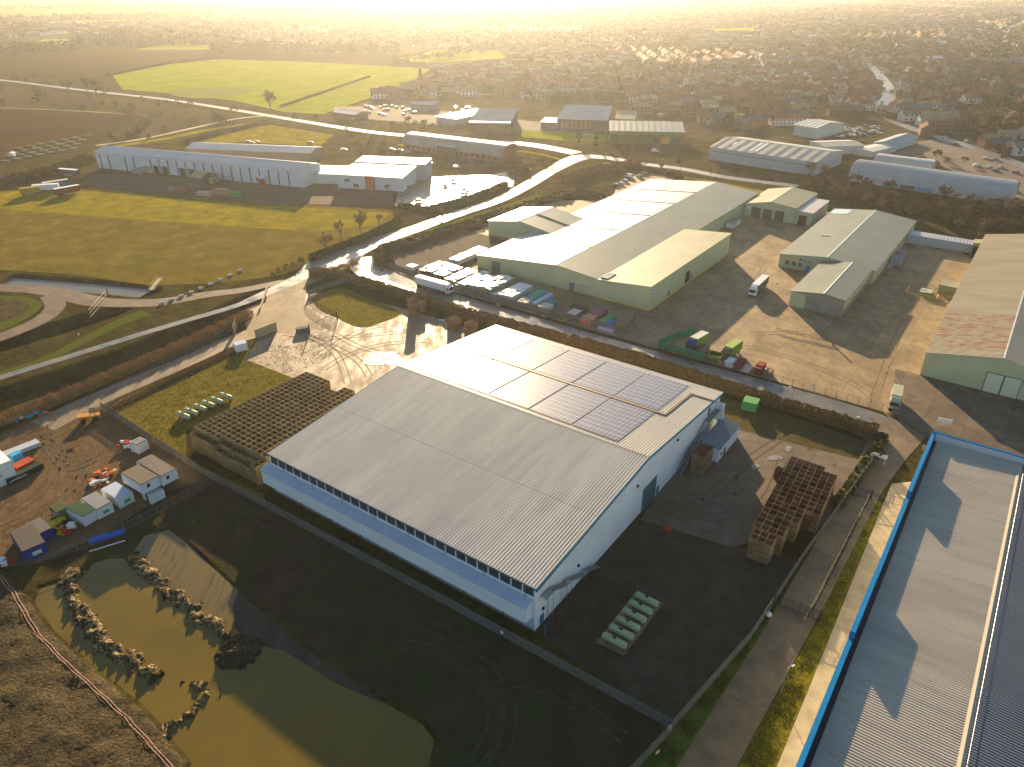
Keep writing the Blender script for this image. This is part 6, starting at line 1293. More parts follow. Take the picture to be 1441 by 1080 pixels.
for i, (x, y) in enumerate([(58, 118), (65, 120), (200, 143), (222, 147), (235, 146), (250, 150), (268, 150), (330, 158), (415, 166), (445, 166), (178, 185), (195, 190), (210, 196), (300, 165), (310, 172), (225, 165), (155, 195), (22, 112), (5, 110), (36, 116)]):
    tree('brownbush' if i % 3 else 'bush', G(x, y), 'on the fen roadside, %s listed from the left field' % ORD[i], trg.uniform(.9, 1.8), tg)
# ---- woods and thickets: individual trees along bands
def band(poly, n, kinds, where, group, s=(.7, 1.2)):
    xs = [p[0] for p in poly]; ys = [p[1] for p in poly]; k = 0; t = 0
    while k < n and t < n * 60:
        t += 1; q = (trg.uniform(min(xs), max(xs)), trg.uniform(min(ys), max(ys)))
        if inpoly(q, poly): tree(trg.choice(kinds), G(*q), where, trg.uniform(*s), group); k += 1
band([(1135, 262), (1200, 262), (1300, 285), (1441, 296), (1500, 310), (1500, 345), (1380, 335), (1300, 312), (1200, 290), (1120, 272)], 84, ['bare', 'bare3', 'bare3', 'brownbush', 'bare'], 'in the thicket behind the barn and arched depot', 'trees in the railway thicket', (.8, 1.25))
band([(640, 182), (560, 172), (480, 166), (470, 185), (500, 200), (560, 190), (650, 192)], 22, ['bare', 'bare3', 'brownbush'], 'in the copse behind the brick office', 'trees behind the brick office', (.6, 1.0))
band([(492, 208), (520, 196), (560, 200), (566, 214), (520, 222), (495, 218)], 9, ['bush', 'brownbush'], 'on the grass left of the brick office', 'bushes by the brick office', (1.1, 1.8))
band([(720, 222), (745, 215), (795, 222), (790, 232), (735, 240)], 10, ['brownbush'], 'in the planting inside the road bend', 'bushes inside the road bend', (.7, 1.1))
band([(1270, 232), (1310, 215), (1340, 215), (1370, 235), (1330, 232), (1290, 240)], 9, ['bare', 'brownbush'], 'on the dark island beside the depot car park', 'trees on the car park island', (.6, .9))
band([(1340, 150), (1400, 140), (1430, 170), (1420, 195), (1360, 190)], 14, ['bare', 'bare2', 'bare'], 'in the park left of the orange willow', 'trees left of the orange willow', (1.0, 1.5))
band([(0, 122), (90, 131), (170, 140), (300, 157), (370, 169), (270, 192), (200, 202), (130, 206), (200, 166), (0, 155)], 30, ['brownbush', 'bush', 'brownbush'], 'on the rough land below the fen road', 'bushes on the rough land', (1.0, 2.2))
# ---- hedges
def hedge(name, label, pts, wd, h, m, dens=22, size=.13, group=None, cat='hedge', ragged=.25, kind=None, upright=False, core=True):
    L = [0]; P = [Vector((p.x, p.y, 0)) for p in pts]
    for i in range(len(P) - 1): L.append(L[-1] + (P[i + 1] - P[i]).length)
    tot = L[-1]; n = int(tot * (2 * h + wd) * dens); g = np.random.default_rng(abs(hash(label)) % 1000 if False else int(tot * 10) % 9973)
    s = np.sort(g.uniform(0, tot, n)); k = np.clip(np.searchsorted(L, s) - 1, 0, len(P) - 2); A = np.array([tuple(p) for p in P]); Ls = np.array(L)
    f = ((s - Ls[k]) / (Ls[k + 1] - Ls[k]))[:, None]; C = A[k] * (1 - f) + A[k + 1] * f; Dn = A[k + 1] - A[k]; Dn /= np.linalg.norm(Dn, axis=1, keepdims=True); Nn = np.stack([-Dn[:, 1], Dn[:, 0], Dn[:, 2]], 1)
    hh = h * (1 + ragged * np.array([mnoise.noise(Vector((x / 2.3, 7.1, 0))) + .6 * mnoise.noise(Vector((x / .8, 3.3, 1))) for x in s]))
    u = g.uniform(0, 1, n); side = u < (2 * h) / (2 * h + wd); lat = np.where(side, np.sign(g.uniform(-1, 1, n)) * wd / 2 * (1 + g.normal(0, .07, n)), g.uniform(-wd / 2, wd / 2, n)); z = np.where(side, g.uniform(0, 1, n) * hh, hh * (1 - np.abs(g.normal(0, .04, n))))
    base = np.array([hgt(c[0], c[1]) for c in C]) if (C[:, 0].min() < -8 and C[:, 0].max() > -190 and C[:, 1].min() < 300) else np.zeros(n)
    C = C + Nn * lat[:, None] + g.normal(0, .05, (n, 3)); C[:, 2] = base + z
    X = rand_dirs(g, n); Y = np.cross(X, rand_dirs(g, n)); Y /= np.linalg.norm(Y, axis=1, keepdims=True) + 1e-9; sc = g.uniform(.6, 1.4, (n, 1)) * size
    if upright: Y = np.stack([g.normal(0, .16, n), g.normal(0, .16, n), np.ones(n)], 1); X[:, 2] *= .1; me = quads(name, C, X * sc * .25, Y * sc * 3.2, m)
    else: me = quads(name, C, X * sc, Y * sc, m)
    if core:
        b = MB()
        for i in range(len(P) - 1):
            a, c = P[i], P[i + 1]; d = (c - a).normalized(); nn = Vector((-d.y, d.x, 0)) * (wd / 2 * .8); zb = Vector((0, 0, hgt(a.x, a.y) if -190 < a.x < -8 and a.y < 300 else 0)); zt = Vector((0, 0, h * .86))
            b.hexa([a - nn + zb, c - nn + zb, c + nn + zb, a + nn + zb, a - nn + zb + zt, c - nn + zb + zt, c + nn + zb + zt, a + nn + zb + zt])
        b.m = [m]; me = join(name, me, b.mesh('core'))
    o = link(name, me)
    return tag(o, label, cat, group, kind)
def gz(l, z): return [G(x, y, z) for x, y in l]
hp = gz([(436, 378), (480, 383), (560, 407), (640, 431), (760, 463), (900, 499), (1020, 537), (1130, 571), (1236, 602)], 2.6)
hedge('beech_hedge', 'long russet beech hedge between the white warehouse and the lane', hp, 2.6, 2.7, VM['beech'], 34, .13)
hedge('scrub_hedge', 'overgrown corner hedge where the beech hedge meets the fence', [E(35.2, 101), E(34.9, 92), E(34.3, 80), E(33.4, 66)], 2.0, 1.5, VM['olive'], 22, .13, ragged=.8)
hedge('field_hedge', 'clipped green hedge beside the main road and mown strip', gz([(437, 362), (480, 345), (520, 330), (562, 309)], 1.5), 2.6, 2.2, VM['green'], 22, .16)
hedge('carpark_hedge', 'green hedge curving round the office car park', gz([(562, 289), (600, 294), (650, 283), (695, 266), (712, 258)], 1.5), 3.0, 2.4, VM['green'], 18, .18)
hedge('block_hedge', 'small clipped square hedge at the office entrance', gz([(716, 242), (744, 240)], 1.5), 6.5, 2.6, VM['green'], 20, .18)
hedge('factory_hedge', 'green hedge separating the factory car park from the bagged pallets', gz([(812, 268), (850, 276), (892, 286)], 1.5), 3.4, 2.2, VM['green'], 16, .18)
hedge('bank_hedge', 'clipped green hedge between the junction and the factory car park', gz([(868, 233), (930, 240), (960, 248)], 1.5), 3.2, 1.8, VM['green'], 14, .18)
hedge('bramble_strip', 'brown bramble strip between the roadside ditch and the side store', gz([(536, 352), (580, 341), (640, 322), (700, 303), (760, 285), (805, 272)], .8), 5.5, 1.9, VM['scrub'], 12, .2, ragged=.7)
hedge('bramble_bank', 'reddish bracken bank in the middle of the junction', gz([(800, 254), (830, 243), (865, 236), (895, 230)], 1), 9, 2.2, VM['bracken'], 9, .26, ragged=.7)
hedge('thicket_edge', 'brown hedge left of the far warehouse by the allotments', gz([(-30, 262), (20, 254), (70, 242), (125, 224)], 1.5), 7, 3.2, VM['scrub'], 8, .3, ragged=.6)
hedge('lane_hedge', 'dark hedge bank between the fen road and the green strip', gz([(262, 201), (320, 184), (372, 173)], .8), 4, 1.6, VM['scrub'], 6, .3, ragged=.6)
hedge('verge_scrub', 'low brown scrub along the boarded fence below the red earth', [E(44, 106.5), E(60, 105.5), E(80, 105)], 1.4, .8, VM['scrub'], 20, .13, ragged=.7)
hedge('corner_scrub', 'bramble mound at the tip of the boarded yard', gz([(534, 362), (545, 372)], 1), 6, 2, VM['scrub'], 14, .18, ragged=.6)
hedge('ditch_scrub', 'brown scrub lining the ditch beside the concrete apron', gz([(300, 462), (336, 444), (366, 424)], 0), 3, 1.0, VM['scrub'], 18, .13, ragged=.6)
hedge('far_hedge', 'dark hedge line between the ploughed fields', gz([(150, 107), (235, 90), (300, 83)], .5), 3, 2, VM['scrub'], 2, .6)
hedge('field_boundary', 'thin dark boundary hedge between the two halves of the crop field', gz([(395, 150), (470, 125), (520, 108)], .5), 2, 1.2, VM['scrub'], 3, .4)
hedge('thicket_floor', 'brown undergrowth under the thicket behind the barn', gz([(1130, 262), (1230, 282), (1330, 304), (1470, 330)], 1), 16, 1.6, VM['scrub'], 4, .3, ragged=.8)
hedge('thicket_floor', 'brown undergrowth along the arched depot wall', gz([(1150, 262), (1240, 278), (1340, 292), (1470, 308)], 1), 7, 1.4, VM['scrub'], 5, .26, ragged=.8)
hedge('conifer_screen', 'dark leafy screen behind the blue-roofed showroom', gz([(770, 140), (830, 137), (880, 142)], 2), 8, 6, VM['ever'], 3, .5, ragged=.5)
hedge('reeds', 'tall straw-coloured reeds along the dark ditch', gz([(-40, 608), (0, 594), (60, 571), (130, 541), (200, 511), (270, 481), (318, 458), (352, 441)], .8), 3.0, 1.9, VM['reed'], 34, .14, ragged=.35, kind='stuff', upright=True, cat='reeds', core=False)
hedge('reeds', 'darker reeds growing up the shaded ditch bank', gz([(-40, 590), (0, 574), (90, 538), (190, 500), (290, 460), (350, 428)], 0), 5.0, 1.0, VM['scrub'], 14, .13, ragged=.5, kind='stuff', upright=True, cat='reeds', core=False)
hedge('reeds', 'brown reeds beside the gate apron parapet', gz([(438, 392), (470, 380), (505, 372)], .5), 3.0, 1.2, VM['bracken'], 20, .14, ragged=.5, kind='stuff', upright=True, cat='reeds', core=False)
# rough grass tufts over the mossy ground, verges and banks: one uncountable mass each
def tufts(name, label, poly, n, m, size=(.12, .3), rise=.35):
    xs = [p.x for p in poly]; ys = [p.y for p in poly]; g = np.random.default_rng(n); P = []
    while len(P) < n:
        x, y = g.uniform(min(xs), max(xs)), g.uniform(min(ys), max(ys))
        if mnoise.noise(Vector((x / 3.0, y / 3.0, 1.3))) + g.uniform(-.25, .35) < 0: continue
        if inpoly((x, y), poly): P.append((x, y, (hgt(x, y) if -190 < x < -8 else 0) + .05))
    P = np.array(P); a = g.uniform(0, 6.28, n); s = g.uniform(size[0], size[1], (n, 1)); X = np.stack([np.cos(a), np.sin(a), np.zeros(n)], 1) * s; Y = np.stack([g.normal(0, .5, n), g.normal(0, .5, n), np.ones(n)], 1) * s * rise * 1.6
    P[:, 2] += Y[:, 2] * .6
    return tag(link(name, quads(name, P, X, Y, m)), label, 'grass', kind='stuff')
tufts('grass_tufts', 'mossy rough grass clumps on the ground by the crate block', gp([(152, 582), (240, 545), (330, 500), (400, 472), (468, 472), (466, 500), (420, 526), (262, 600), (262, 650), (372, 700), (285, 668)]), 5000, mat('moss_blade', (.19, .15, .03), (.12, .10, .02), scale=2), (.05, .12), .25)
tufts('grass_tufts', 'long yellow-green grass on the verge beside the paved walkway', [E(39.9, 72), E(40.7, 72), E(41.6, 30), E(42.4, -30), E(37, -30), E(38.1, -4), E(39.3, 30)], 8000, mat('yellow_grass_blade', (.20, .17, .02), (.12, .12, .02), scale=1.5), (.06, .14), .25)
tufts('grass_tufts', 'dark grass along the foot of the access road fence', [E(33.2, 84), E(33.2, 60), E(31.7, 24), E(27.9, -5), E(23, -40), E(29, -40), E(30.6, -4), E(32.2, 25), E(33, 60)], 6000, mat('verge_blade', (.09, .11, .02), (.06, .07, .015), scale=2), (.06, .15), .25)
tufts('grass_tufts', 'weeds and turned earth clods over the spoil heap', [p for p in SPOIL], 4000, mat('spoil_weed', (.10, .085, .03), (.05, .045, .02), scale=1), (.05, .14), .2)
tufts('grass_tufts', 'green patches in the bare soil by the ponds', gp([(262, 735), (330, 730), (372, 742), (350, 770), (300, 755)]), 1200, mat('moss_blade', (.1, .1, .1)), (.06, .14), .25)
# ================================================================== TOWN
HW = [('red brick', mat('house_brick', (.17, .08, .045), (.13, .065, .04), scale=30, rough=.9)), ('tan brick', mat('house_tan_brick', (.26, .15, .075), (.20, .12, .06), scale=30, rough=.9)), ('white rendered', mat('house_render', (.55, .52, .46), rough=.85)), ('brown brick', mat('house_brown_brick', (.13, .075, .045), rough=.9))]
HR = [('brown roof', mat('brown_roof_tile', (.18, .10, .06), (.13, .078, .05), scale=20, rough=.9, spec=.02)), ('grey roof', mat('grey_slate', (.15, .155, .155), (.11, .115, .115), scale=20, rough=.8, spec=.03)), ('orange roof', mat('orange_roof_tile', (.27, .115, .055), (.20, .085, .045), scale=20, rough=.9, spec=.02)), ('tan roof', mat('tan_roof_tile', (.32, .26, .16), (.24, .19, .115), scale=20, rough=.9, spec=.02))]
wnd = mat('house_window', (.03, .035, .04), rough=.12, spec=.7); wfr = mat('house_trim', (.6, .58, .54))
def house_geo(b, L, W_, he, hr, wallm, roofm, T, detail=True, split=None):
    """append a gabled house; T transforms local->world points"""
    k = len(b.v); v = [(0, 0, 0), (L, 0, 0), (L, W_, 0), (0, W_, 0), (0, 0, he), (L, 0, he), (L, W_, he), (0, W_, he), (0, W_ / 2, hr), (L, W_ / 2, hr)]
    b.v += [T(q) for q in v]
    for f in ((0, 1, 5, 4), (2, 3, 7, 6)): b.f.append(tuple(k + i for i in f)); b.mi.append(b.mid(wallm))
    for f in ((1, 2, 6, 9, 5), (3, 0, 4, 8, 7)): b.f.append(tuple(k + i for i in f)); b.mi.append(b.mid(wallm))
    o = .35; s = (hr - he) / (W_ / 2); k = len(b.v)
    v = [(-o, -o, he - s * o + .05), (L + o, -o, he - s * o + .05), (L + o, W_ / 2, hr + .12), (-o, W_ / 2, hr + .12), (L + o, W_ + o, he - s * o + .05), (-o, W_ + o, he - s * o + .05)]
    b.v += [T(q) for q in v]
    for f in ((0, 1, 2, 3), (3, 2, 4, 5)): b.f.append(tuple(k + i for i in f)); b.mi.append(b.mid(roofm))
def chim(b, x, y, z0, z1, m, T, r=.4):
    p = [(x - r, y - r, z0), (x + r, y - r, z0), (x + r, y + r, z0), (x - r, y + r, z0)]; b.hexa([T(q) for q in p + [(a, c, z1) for a, c, _ in p]], m)
ID = lambda q: q
HP = {}
def house_proto(wi, ri, L, W_, he, hr, n):
    key = (wi, ri, n)
    if key in HP: return HP[key]
    wb = MB(); house_geo(wb, L, W_, he, hr, HW[wi][1], HR[ri][1], ID)
    wall = MB(); wall.v = wb.v; keep = [i for i in range(len(wb.f)) if wb.m[wb.mi[i]] == HW[wi][1]]; wall.f = [wb.f[i] for i in keep]; wall.mi = [0] * len(keep); wall.m = [HW[wi][1]]
    roof = MB(); roof.v = list(wb.v); roof.f = [wb.f[i] for i in range(len(wb.f)) if i not in keep]; roof.mi = [0] * len(roof.f); roof.m = [HR[ri][1]]
    win = MB()
    for s in range(n):
        x0 = s * L / n
        for y, sg in ((0, -1), (W_, 1)):
            for z in ((1.0,) if he < 3.5 else (.9, 3.5)):
                for f in (.18, .62): win.box(x0 + L / n * f, x0 + L / n * (f + .2), min(y, y + sg * .05), max(y, y + sg * .05), z, z + 1.15)
    for x, sg in ((0, -1), (L, 1)): win.box(min(x, x + sg * .05), max(x, x + sg * .05), W_ * .42, W_ * .58, he * .55, he * .55 + 1.1)
    win.m = [wnd]; ch = MB()
    chim(ch, 0, W_ / 2, hr - .5, hr + 1.1, None, ID)
    ch.m = [HW[0][1]]
    def clean(b, nm):
        me = b.mesh(nm); bm = bmesh.new(); bm.from_mesh(me); bmesh.ops.delete(bm, geom=[v for v in bm.verts if not v.link_faces], context='VERTS'); bm.to_mesh(me); bm.free(); return me
    wk = MB(); wk.v = wall.v; wk.f = wall.f; wk.mi = wall.mi; wk.m = [HW[wi][1], wnd]; k0 = len(wk.v); wk.v = list(wk.v) + win.v; wk.f = list(wk.f) + [tuple(k0 + i for i in f) for f in win.f]; wk.mi = list(wk.mi) + [1] * len(win.f)
    HP[key] = (clean(wk, 'wall'), clean(roof, 'roof'), None, ch.mesh('chimney'), L, W_, n); return HP[key]
def put_house(p, rz, spec, where, group):
    w_, rf, wi_, ch, L, W_, n = house_proto(*spec)
    kind = {1: 'house', 2: 'semi_detached_house', 5: 'terraced_row'}[n]
    r = empty(kind, (p.x, p.y, 0), rz, '%s %s with %s %s' % (HW[spec[0]][0], {1: 'house', 2: 'pair of houses', 5: 'terrace'}[n], HR[spec[1]][0], where), {1: 'house', 2: 'house', 5: 'terrace'}[n], group)
    link('wall', w_, r); ro = link('roof', rf, r); 
    for s_ in range(n): link('chimney', ch, ro, ((s_ + (.85 if s_ % 2 == 0 else .15)) * L / n, 0, 0))
    return r
SP = {'d': lambda w_, r: (w_, r, 9.5, 8.0, 5.0, 7.9, 1), 'b': lambda w_, r: (w_, r, 12.5, 8.5, 2.7, 5.2, 2), 's': lambda w_, r: (w_, r, 14.0, 8.2, 5.1, 8.0, 2), 't': lambda w_, r: (w_, r, 29.0, 8.0, 5.1, 7.8, 5)}
# singled-out near houses (photo pixel of the near corner, direction)
for k, w_, r_, x, y, rz, wh in [('d', 1, 3, 1254, 163, 2.2, 'on the road bend, left of two'), ('d', 0, 3, 1268, 167, 2.2, 'on the road bend, right of two'), ('d', 2, 1, 1270, 171, .1, 'low and white below the brick pair at the bend'),
                                ('s', 3, 0, 1312, 193, 1.2, 'pinkish gable facing the town road'), ('d', 2, 1, 990, 174, .1, 'beside the dark square evergreen'), ('d', 0, 1, 1386, 206, .3, 'beside the depot car park, left one'), ('s', 3, 1, 1398, 214, .2, 'with white porch opposite the depot car park'), ('d', 2, 1, 1428, 220, .2, 'white-fronted at the right edge by the car park'),
                                ('t', 1, 1, 1046, 184, .75, 'behind grey shed, roofs stepping uphill'), ('t', 1, 1, 1088, 174, .72, 'behind grey shed, second stepping row'), ('d', 1, 2, 1190, 160, 2.3, 'left of town road with steep gables'), ('d', 2, 3, 1120, 140, .5, 'above the stepping terraces'), ('t', 0, 0, 880, 132, .05, 'behind the cream hall, first row'), ('t', 0, 0, 985, 150, .08, 'left of the stepping terraces'), ('d', 3, 0, 522, 138, .05, 'dark beside the crop field corner'), ('d', 3, 0, 548, 137, .05, 'dark, second beside the crop field corner')]:
    put_house(G(x, y), rz, SP[k](w_, r_), wh, None)
TOWN = [(530, 140), (596, 116), (616, 98), (722, 92), (722, 66), (600, 66), (470, 76), (420, 70), (300, 60), (180, 60), (110, 46), (-60, 60), (-60, 36), (150, 34), (400, 20), (700, 4), (1441, 2), (1900, 5), (1900, 260), (1441, 222), (1380, 203), (1330, 186),
        (1285, 170), (1262, 160), (1266, 130), (1255, 100), (1232, 92), (1215, 98), (1232, 130), (1225, 150), (1205, 165), (1110, 176), (1060, 178), (1000, 176), (960, 166), (900, 160), (892, 145), (760, 139), (720, 138), (640, 140), (560, 143)]
HOLE = [[(1000, 40), (1065, 38), (1070, 48), (1000, 50)], [(1100, 48), (1230, 44), (1240, 50), (1110, 56)], [(1395, 70), (1441, 80), (1500, 40), (1441, 20), (1405, 45)], [(1340, 148), (1441, 138), (1441, 195), (1360, 190)], [(860, 95), (990, 100), (990, 112), (860, 106)], [(545, 66), (720, 66), (722, 92), (545, 92)]]
rg = random.Random(77); cells = [(rg.uniform(-2400, 2600), rg.uniform(480, 3300), rg.uniform(-.6, .6) + rg.choice([0, 0, 1.57]), rg.choice('dsbts')) for _ in range(260)]
def occluded(px, py): return False
houses = []
occ = {}
for ci, (cx, cy, ca, ck) in enumerate(cells):
    R_ = 200; dx = Vector((math.cos(ca), math.sin(ca), 0)); dy = Vector((-dx.y, dx.x, 0)); rowgap = 20 if ck in 'st' else 22
    nrow = int(R_ * 2 / rowgap)
    for j in range(nrow):
        y = -R_ + j * rowgap; sgn = j % 2; x = -R_
        while x < R_:
            kk = ck if rg.random() < .75 else rg.choice('dsb'); L = {'d': 9.5, 'b': 12.5, 's': 14, 't': 29}[kk]; c = Vector((cx, cy, 0)) + dx * (x + L / 2) + dy * (y + (3 if sgn else 0)); x += L + rg.uniform(1.5, 5)
            if rg.random() < .08: continue
            if c.y < 470 or abs(c.x) > c.y * .78 + 60: continue
            best = min(range(len(cells)), key=lambda i: (cells[i][0] - c.x) ** 2 + (cells[i][1] - c.y) ** 2)
            if best != ci: continue
            q = PX(c)
            if not inpoly(q, TOWN) or any(inpoly(q, h) for h in HOLE): continue
            key = (int(c.x // 11), int(c.y // 11))
            if any((key[0] + a, key[1] + e) in occ for a in (-1, 0, 1) for e in (-1, 0, 1)) and kk != 't' and rg.random() < .5: continue
            occ[key] = 1; houses.append((c.length, c, ca + rg.uniform(-.05, .05) + (math.pi if sgn else 0), kk, rg.choice([0, 0, 0, 1, 1, 3, 2] if ci % 3 else [0, 1, 1, 2, 2]), rg.choice([0, 0, 1, 2, 2, 3, 3] if ci % 2 else [0, 1, 2, 3]), L))
houses.sort(key=lambda h: h[0])
def wherename(q):
    x, y = q
    a = 'left of blue roofs' if x < 660 else 'behind blue roofs' if x < 860 else 'behind cream hall' if x < 1000 else 'behind grey shed' if x < 1180 else 'beside town road' if x < 1290 else 'behind willow park' if x < 1400 else 'at right edge'
    b_ = 'in nearest rows' if y > 128 else 'in middle rows' if y > 105 else 'farther off'
    return a + ' ' + b_
NI = 240
for h in houses[:NI]:
    c = h[1]; L, W_ = h[6], 8.2; off = Vector((math.cos(h[2]), math.sin(h[2]), 0)) * (-L / 2) + Vector((-math.sin(h[2]), math.cos(h[2]), 0)) * (-W_ / 2)
    wn = wherename(PX(c)); put_house(c + off, h[2], SP[h[3]](h[4], h[5]), wn, 'houses ' + wn)
b = MB(); shin = mat('shiny_flat_roof', (.5, .5, .48), rough=.16)
for i, h in enumerate(houses[NI:]):
    sp = SP[h[3]](h[4], h[5]); c = h[1]; L, W_ = sp[2], sp[3]; ca, sa = math.cos(h[2]), math.sin(h[2]); rm_ = HR[h[5]][1] if rg.random() > .012 else shin
    T = lambda q: (c.x + (q[0] - L / 2) * ca - (q[1] - W_ / 2) * sa, c.y + (q[0] - L / 2) * sa + (q[1] - W_ / 2) * ca, q[2])
    house_geo(b, L, W_, sp[4], sp[5], HW[h[4]][1], rm_, T)
    if h[0] < 1500: chim(b, L * .85, W_ / 2, sp[5] - .5, sp[5] + 1.1, HW[0][1], T)
print('houses', len(houses))
tag(b.build('distant_houses', None), 'thousands of small hazy houses filling the far town', 'houses', kind='stuff')
# sheds, conservatories and garages glinting between the houses
b = MB(); gl = mat('greenhouse_glass', (.5, .52, .5), rough=.08, spec=.8); 
for h in houses:
    for _ in range(2):
        if rg.random() < .55: continue
        a = rg.uniform(0, 6.28); d = rg.uniform(9, 15); x, y = h[1].x + d * math.cos(a), h[1].y + d * math.sin(a); s = rg.uniform(1.2, 2.6); hh = rg.uniform(2, 2.6); m_ = gl if rg.random() < .05 else (HR[rg.choice([0, 1, 3])][1] if rg.random() < .7 else wfr)
        ca, sa = math.cos(h[2]), math.sin(h[2]); T = lambda q: (x + q[0] * ca - q[1] * sa, y + q[0] * sa + q[1] * ca, q[2]); t = rg.uniform(-.25, .5)
        b.hexa([T(q) for q in [(-s, -s * 1.2, 0), (s, -s * 1.2, 0), (s, s * 1.2, 0), (-s, s * 1.2, 0), (-s, -s * 1.2, hh), (s, -s * 1.2, hh), (s, s * 1.2, hh + t), (-s, s * 1.2, hh + t)]], m_)
tag(b.build('garden_sheds', None), 'sheds, garages and greenhouses scattered between the houses', 'sheds', kind='stuff')
# streets between rows: short ribbons
b = MB(); sm = mat('street_tarmac', (.13, .115, .095), rough=.75, spec=.02)
for ci, (cx, cy, ca, ck) in enumerate(cells):
    dx = Vector((math.cos(ca), math.sin(ca), 0)); dy = Vector((-dx.y, dx.x, 0)); rowgap = 20 if ck in 'st' else 22
    for j in range(0, int(400 / rowgap), 2):
        c = Vector((cx, cy, 0)) + dy * (-200 + j * rowgap - rowgap / 2 + 2)
        for s in range(-10, 10):
            m_ = c + dx * (s * 20 + 10); q = PX(m_)
            if m_.y < 470 or not inpoly(q, TOWN) or any(inpoly(q, h) for h in HOLE): continue
            if min(range(len(cells)), key=lambda i: (cells[i][0] - m_.x) ** 2 + (cells[i][1] - m_.y) ** 2) != ci: continue
            a, e = m_ - dx * 10, m_ + dx * 10; n = dy * 2.8; b.face([(a - n).to_3d() + Vector((0, 0, .03)), (e - n) + Vector((0, 0, .03)), (e + n) + Vector((0, 0, .03)), (a + n) + Vector((0, 0, .03))])
tag(b.build('town_streets', sm), kind='structure')
# trees of the town: the near ones one by one, the rest as a mass
tgm = {'bare': 'bare tree', 'evergreen': 'evergreen'}
pts = []
while len(pts) < 7000:
    y = 470 + 3200 * rg.random() ** 1.5; x = rg.uniform(-.78, .78) * y; q = PX((x, y, 0))
    if inpoly(q, TOWN) and not any(inpoly(q, h) for h in HOLE[:1]) and mnoise.noise(Vector((x / 60, y / 60, 0))) > rg.uniform(-.6, .4): pts.append((math.hypot(x, y), x, y, q))
pts.sort()
print('trees', NT[0])
for d, x, y, q in pts[:85]:
    kd = rg.choice(['bare', 'bare', 'bare2', 'bare3', 'evergreen', 'olive', 'conifer']); tree(kd, Vector((x, y, 0)), 'among the houses ' + wherename(q), rg.uniform(.6, 1.0), 'trees among the houses')
def mass(name, label, pts_, per, m_list, sz, hgts, wds):
    g = np.random.default_rng(5); n = len(pts_); P = np.repeat(np.array([(p[1], p[2], 0) for p in pts_]), per, 0); H = np.repeat(g.uniform(*hgts, n), per); Wd = np.repeat(g.uniform(*wds, n), per); dr = rand_dirs(g, n * per); rr = g.uniform(.2, 1, n * per) ** .4
    P[:, 0] += dr[:, 0] * Wd * rr; P[:, 1] += dr[:, 1] * Wd * rr; P[:, 2] = H * .58 + dr[:, 2] * H * .42 * rr
    X = rand_dirs(g, n * per); Y = np.cross(X, rand_dirs(g, n * per)); Y /= np.linalg.norm(Y, axis=1, keepdims=True) + 1e-9; s = np.repeat(np.clip(np.array([p[0] for p in pts_]) / 1400, .45, 1.6), per)[:, None] * sz
    mi = np.repeat(g.integers(0, len(m_list), n), per); return tag(link(name, quads(name, P, X * s, Y * s, m_list[0], mi, m_list)), label, 'trees', kind='stuff')
mass('town_trees', 'hazy garden trees filling the gaps between the far houses', pts[85:], 36, [VM['twig'], VM['twig'], VM['ever'], VM['scrub'], VM['olive']], .75, (4, 10), (2, 4.2))
# woods and hedgerows out on the far left plain
fp = []
for (x0, y0, x1, y1, n, sp) in [(-100, 76, 110, 70, 160, 14), (100, 62, 330, 58, 420, 26), (300, 72, 560, 72, 300, 20), (150, 52, 420, 40, 300, 30), (-60, 30, 300, 24, 160, 10), (350, 20, 700, 8, 300, 20), (-60, 48, 60, 40, 120, 16), (560, 92, 720, 66, 60, 6), (-60, 14, 500, 8, 160, 8)]:
    for _ in range(n):
        t = rg.random(); p = G(x0 + (x1 - x0) * t + rg.gauss(0, 2), y0 + (y1 - y0) * t + rg.uniform(-sp, sp) * .22); fp.append((math.hypot(p.x, p.y), p.x, p.y))
bp = []
for (x0, y0, x1, y1, n, sp) in [(860, 112, 1180, 102, 130, 5), (640, 122, 860, 116, 80, 6), (960, 76, 1300, 62, 110, 4), (1290, 118, 1441, 108, 50, 5), (700, 60, 1000, 52, 120, 4), (1060, 140, 1240, 122, 40, 4), (560, 132, 760, 130, 60, 5), (1150, 60, 1441, 84, 90, 6), (1270, 150, 1441, 132, 40, 8), (900, 140, 1060, 136, 34, 5), (900, 30, 1441, 26, 160, 5)]:
    for _ in range(n):
        t = rg.random(); p = G(x0 + (x1 - x0) * t + rg.gauss(0, 3), y0 + (y1 - y0) * t + rg.uniform(-sp, sp) * .5); bp.append((math.hypot(p.x, p.y), p.x, p.y))
mass('tree_belts', 'brown belts of winter trees crossing the town', bp, 70, [VM['twig'], VM['twig'], VM['twig2'], VM['olive'], VM['ever']], .62, (7, 14), (3, 5.5))
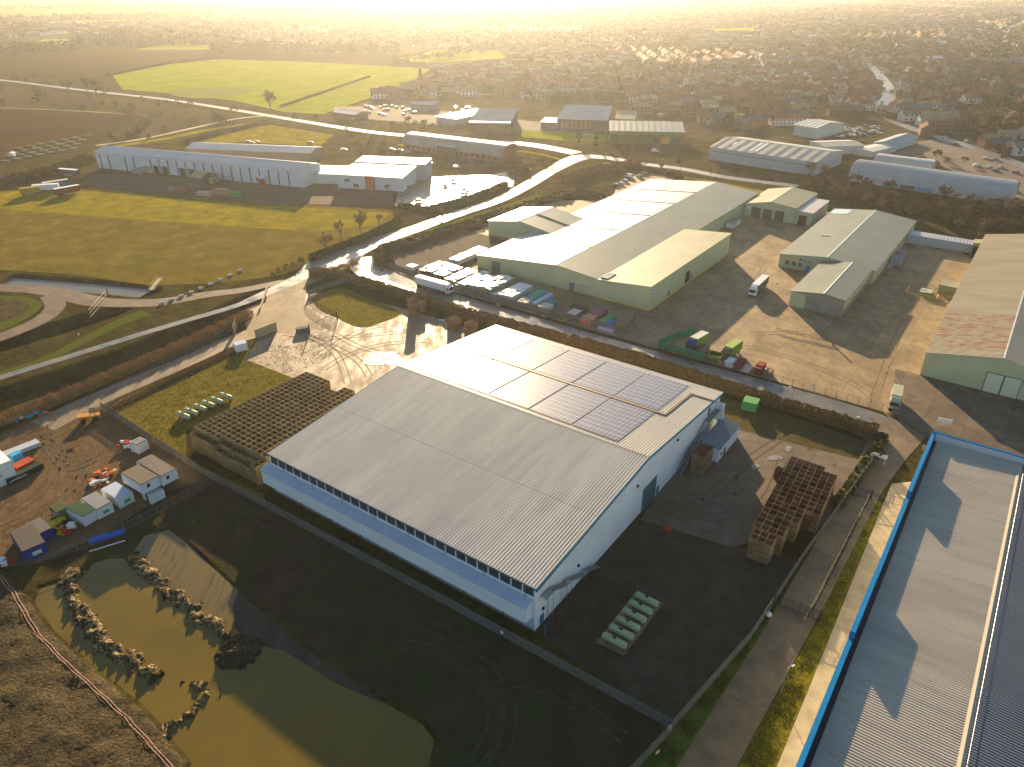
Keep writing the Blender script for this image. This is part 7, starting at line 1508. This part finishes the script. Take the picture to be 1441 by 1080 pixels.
mass('far_woods', 'misty lines of woods and hedgerows on the plain beyond the fields', fp, 40, [VM['twig'], VM['scrub'], VM['ever']], .95, (6, 13), (4, 8))
# small far fields
for i, (poly, m_) in enumerate([([(0, 34), (150, 28), (330, 24), (300, 30), (120, 38), (0, 44)], 'crop'), ([(0, 10), (300, 8), (420, 12), (100, 22), (0, 24)], 'field'), ([(60, 56), (130, 54), (120, 62), (40, 66)], 'crop'), ([(330, 16), (520, 10), (560, 14), (400, 22)], 'plough'), ([(1000, 41), (1060, 39), (1065, 46), (1000, 49)], 'crop'), ([(1102, 50), (1228, 46), (1236, 50), (1112, 55)], 'crop'), ([(862, 97), (985, 102), (985, 108), (862, 103)], 'field')]):
    patch('far_field', gp(poly), GM[m_], 3 + i % 3)
# allotments left of the far warehouse
al = random.Random(3); k = 0
for i in range(7):
    for j in range(4):
        p = G(8 + i * 16 + j * 6, 228 - i * 3 - j * 6); o = MB().box(-2.4, 2.4, -1.3, 1.3, 0, .5).box(-2.2, 2.2, -1.1, 1.1, .503, .8).build('planting_bed', mat('allotment_bed', (.09, .08, .05), (.16, .17, .15), scale=3), None, p, al.uniform(-.1, .1) + .1); tag(o, 'framed allotment bed, %s across, %s back' % (ORD[i], ORD[j]), 'planting bed', 'allotment beds left of the far warehouse')
o = Shed('allotment_hut', 'white hut at the left edge beside the allotments', 'hut', None, 4, [(0, 2.2), (1.5, 2.8), (3, 2.2)], 'x', wfr, wfr, rz=.2, loc=G(12, 222), ridge=False)
# ================================================================== HAZE
hm = D.materials.new('winter_haze'); hm.use_nodes = True; t = hm.node_tree; t.nodes.clear()
pv = t.nodes.new('ShaderNodeVolumePrincipled'); pv.inputs['Color'].default_value = (.98, .97, .95, 1); pv.inputs['Density'].default_value = 0.000060
pv.inputs['Anisotropy'].default_value = 0.66
ou = t.nodes.new('ShaderNodeOutputMaterial'); t.links.new(pv.outputs[0], ou.inputs['Volume'])
hz = MB().box(-9900, 9900, -9900, 9900, -6, 112).build('haze', hm); hz['kind'] = 'stuff'
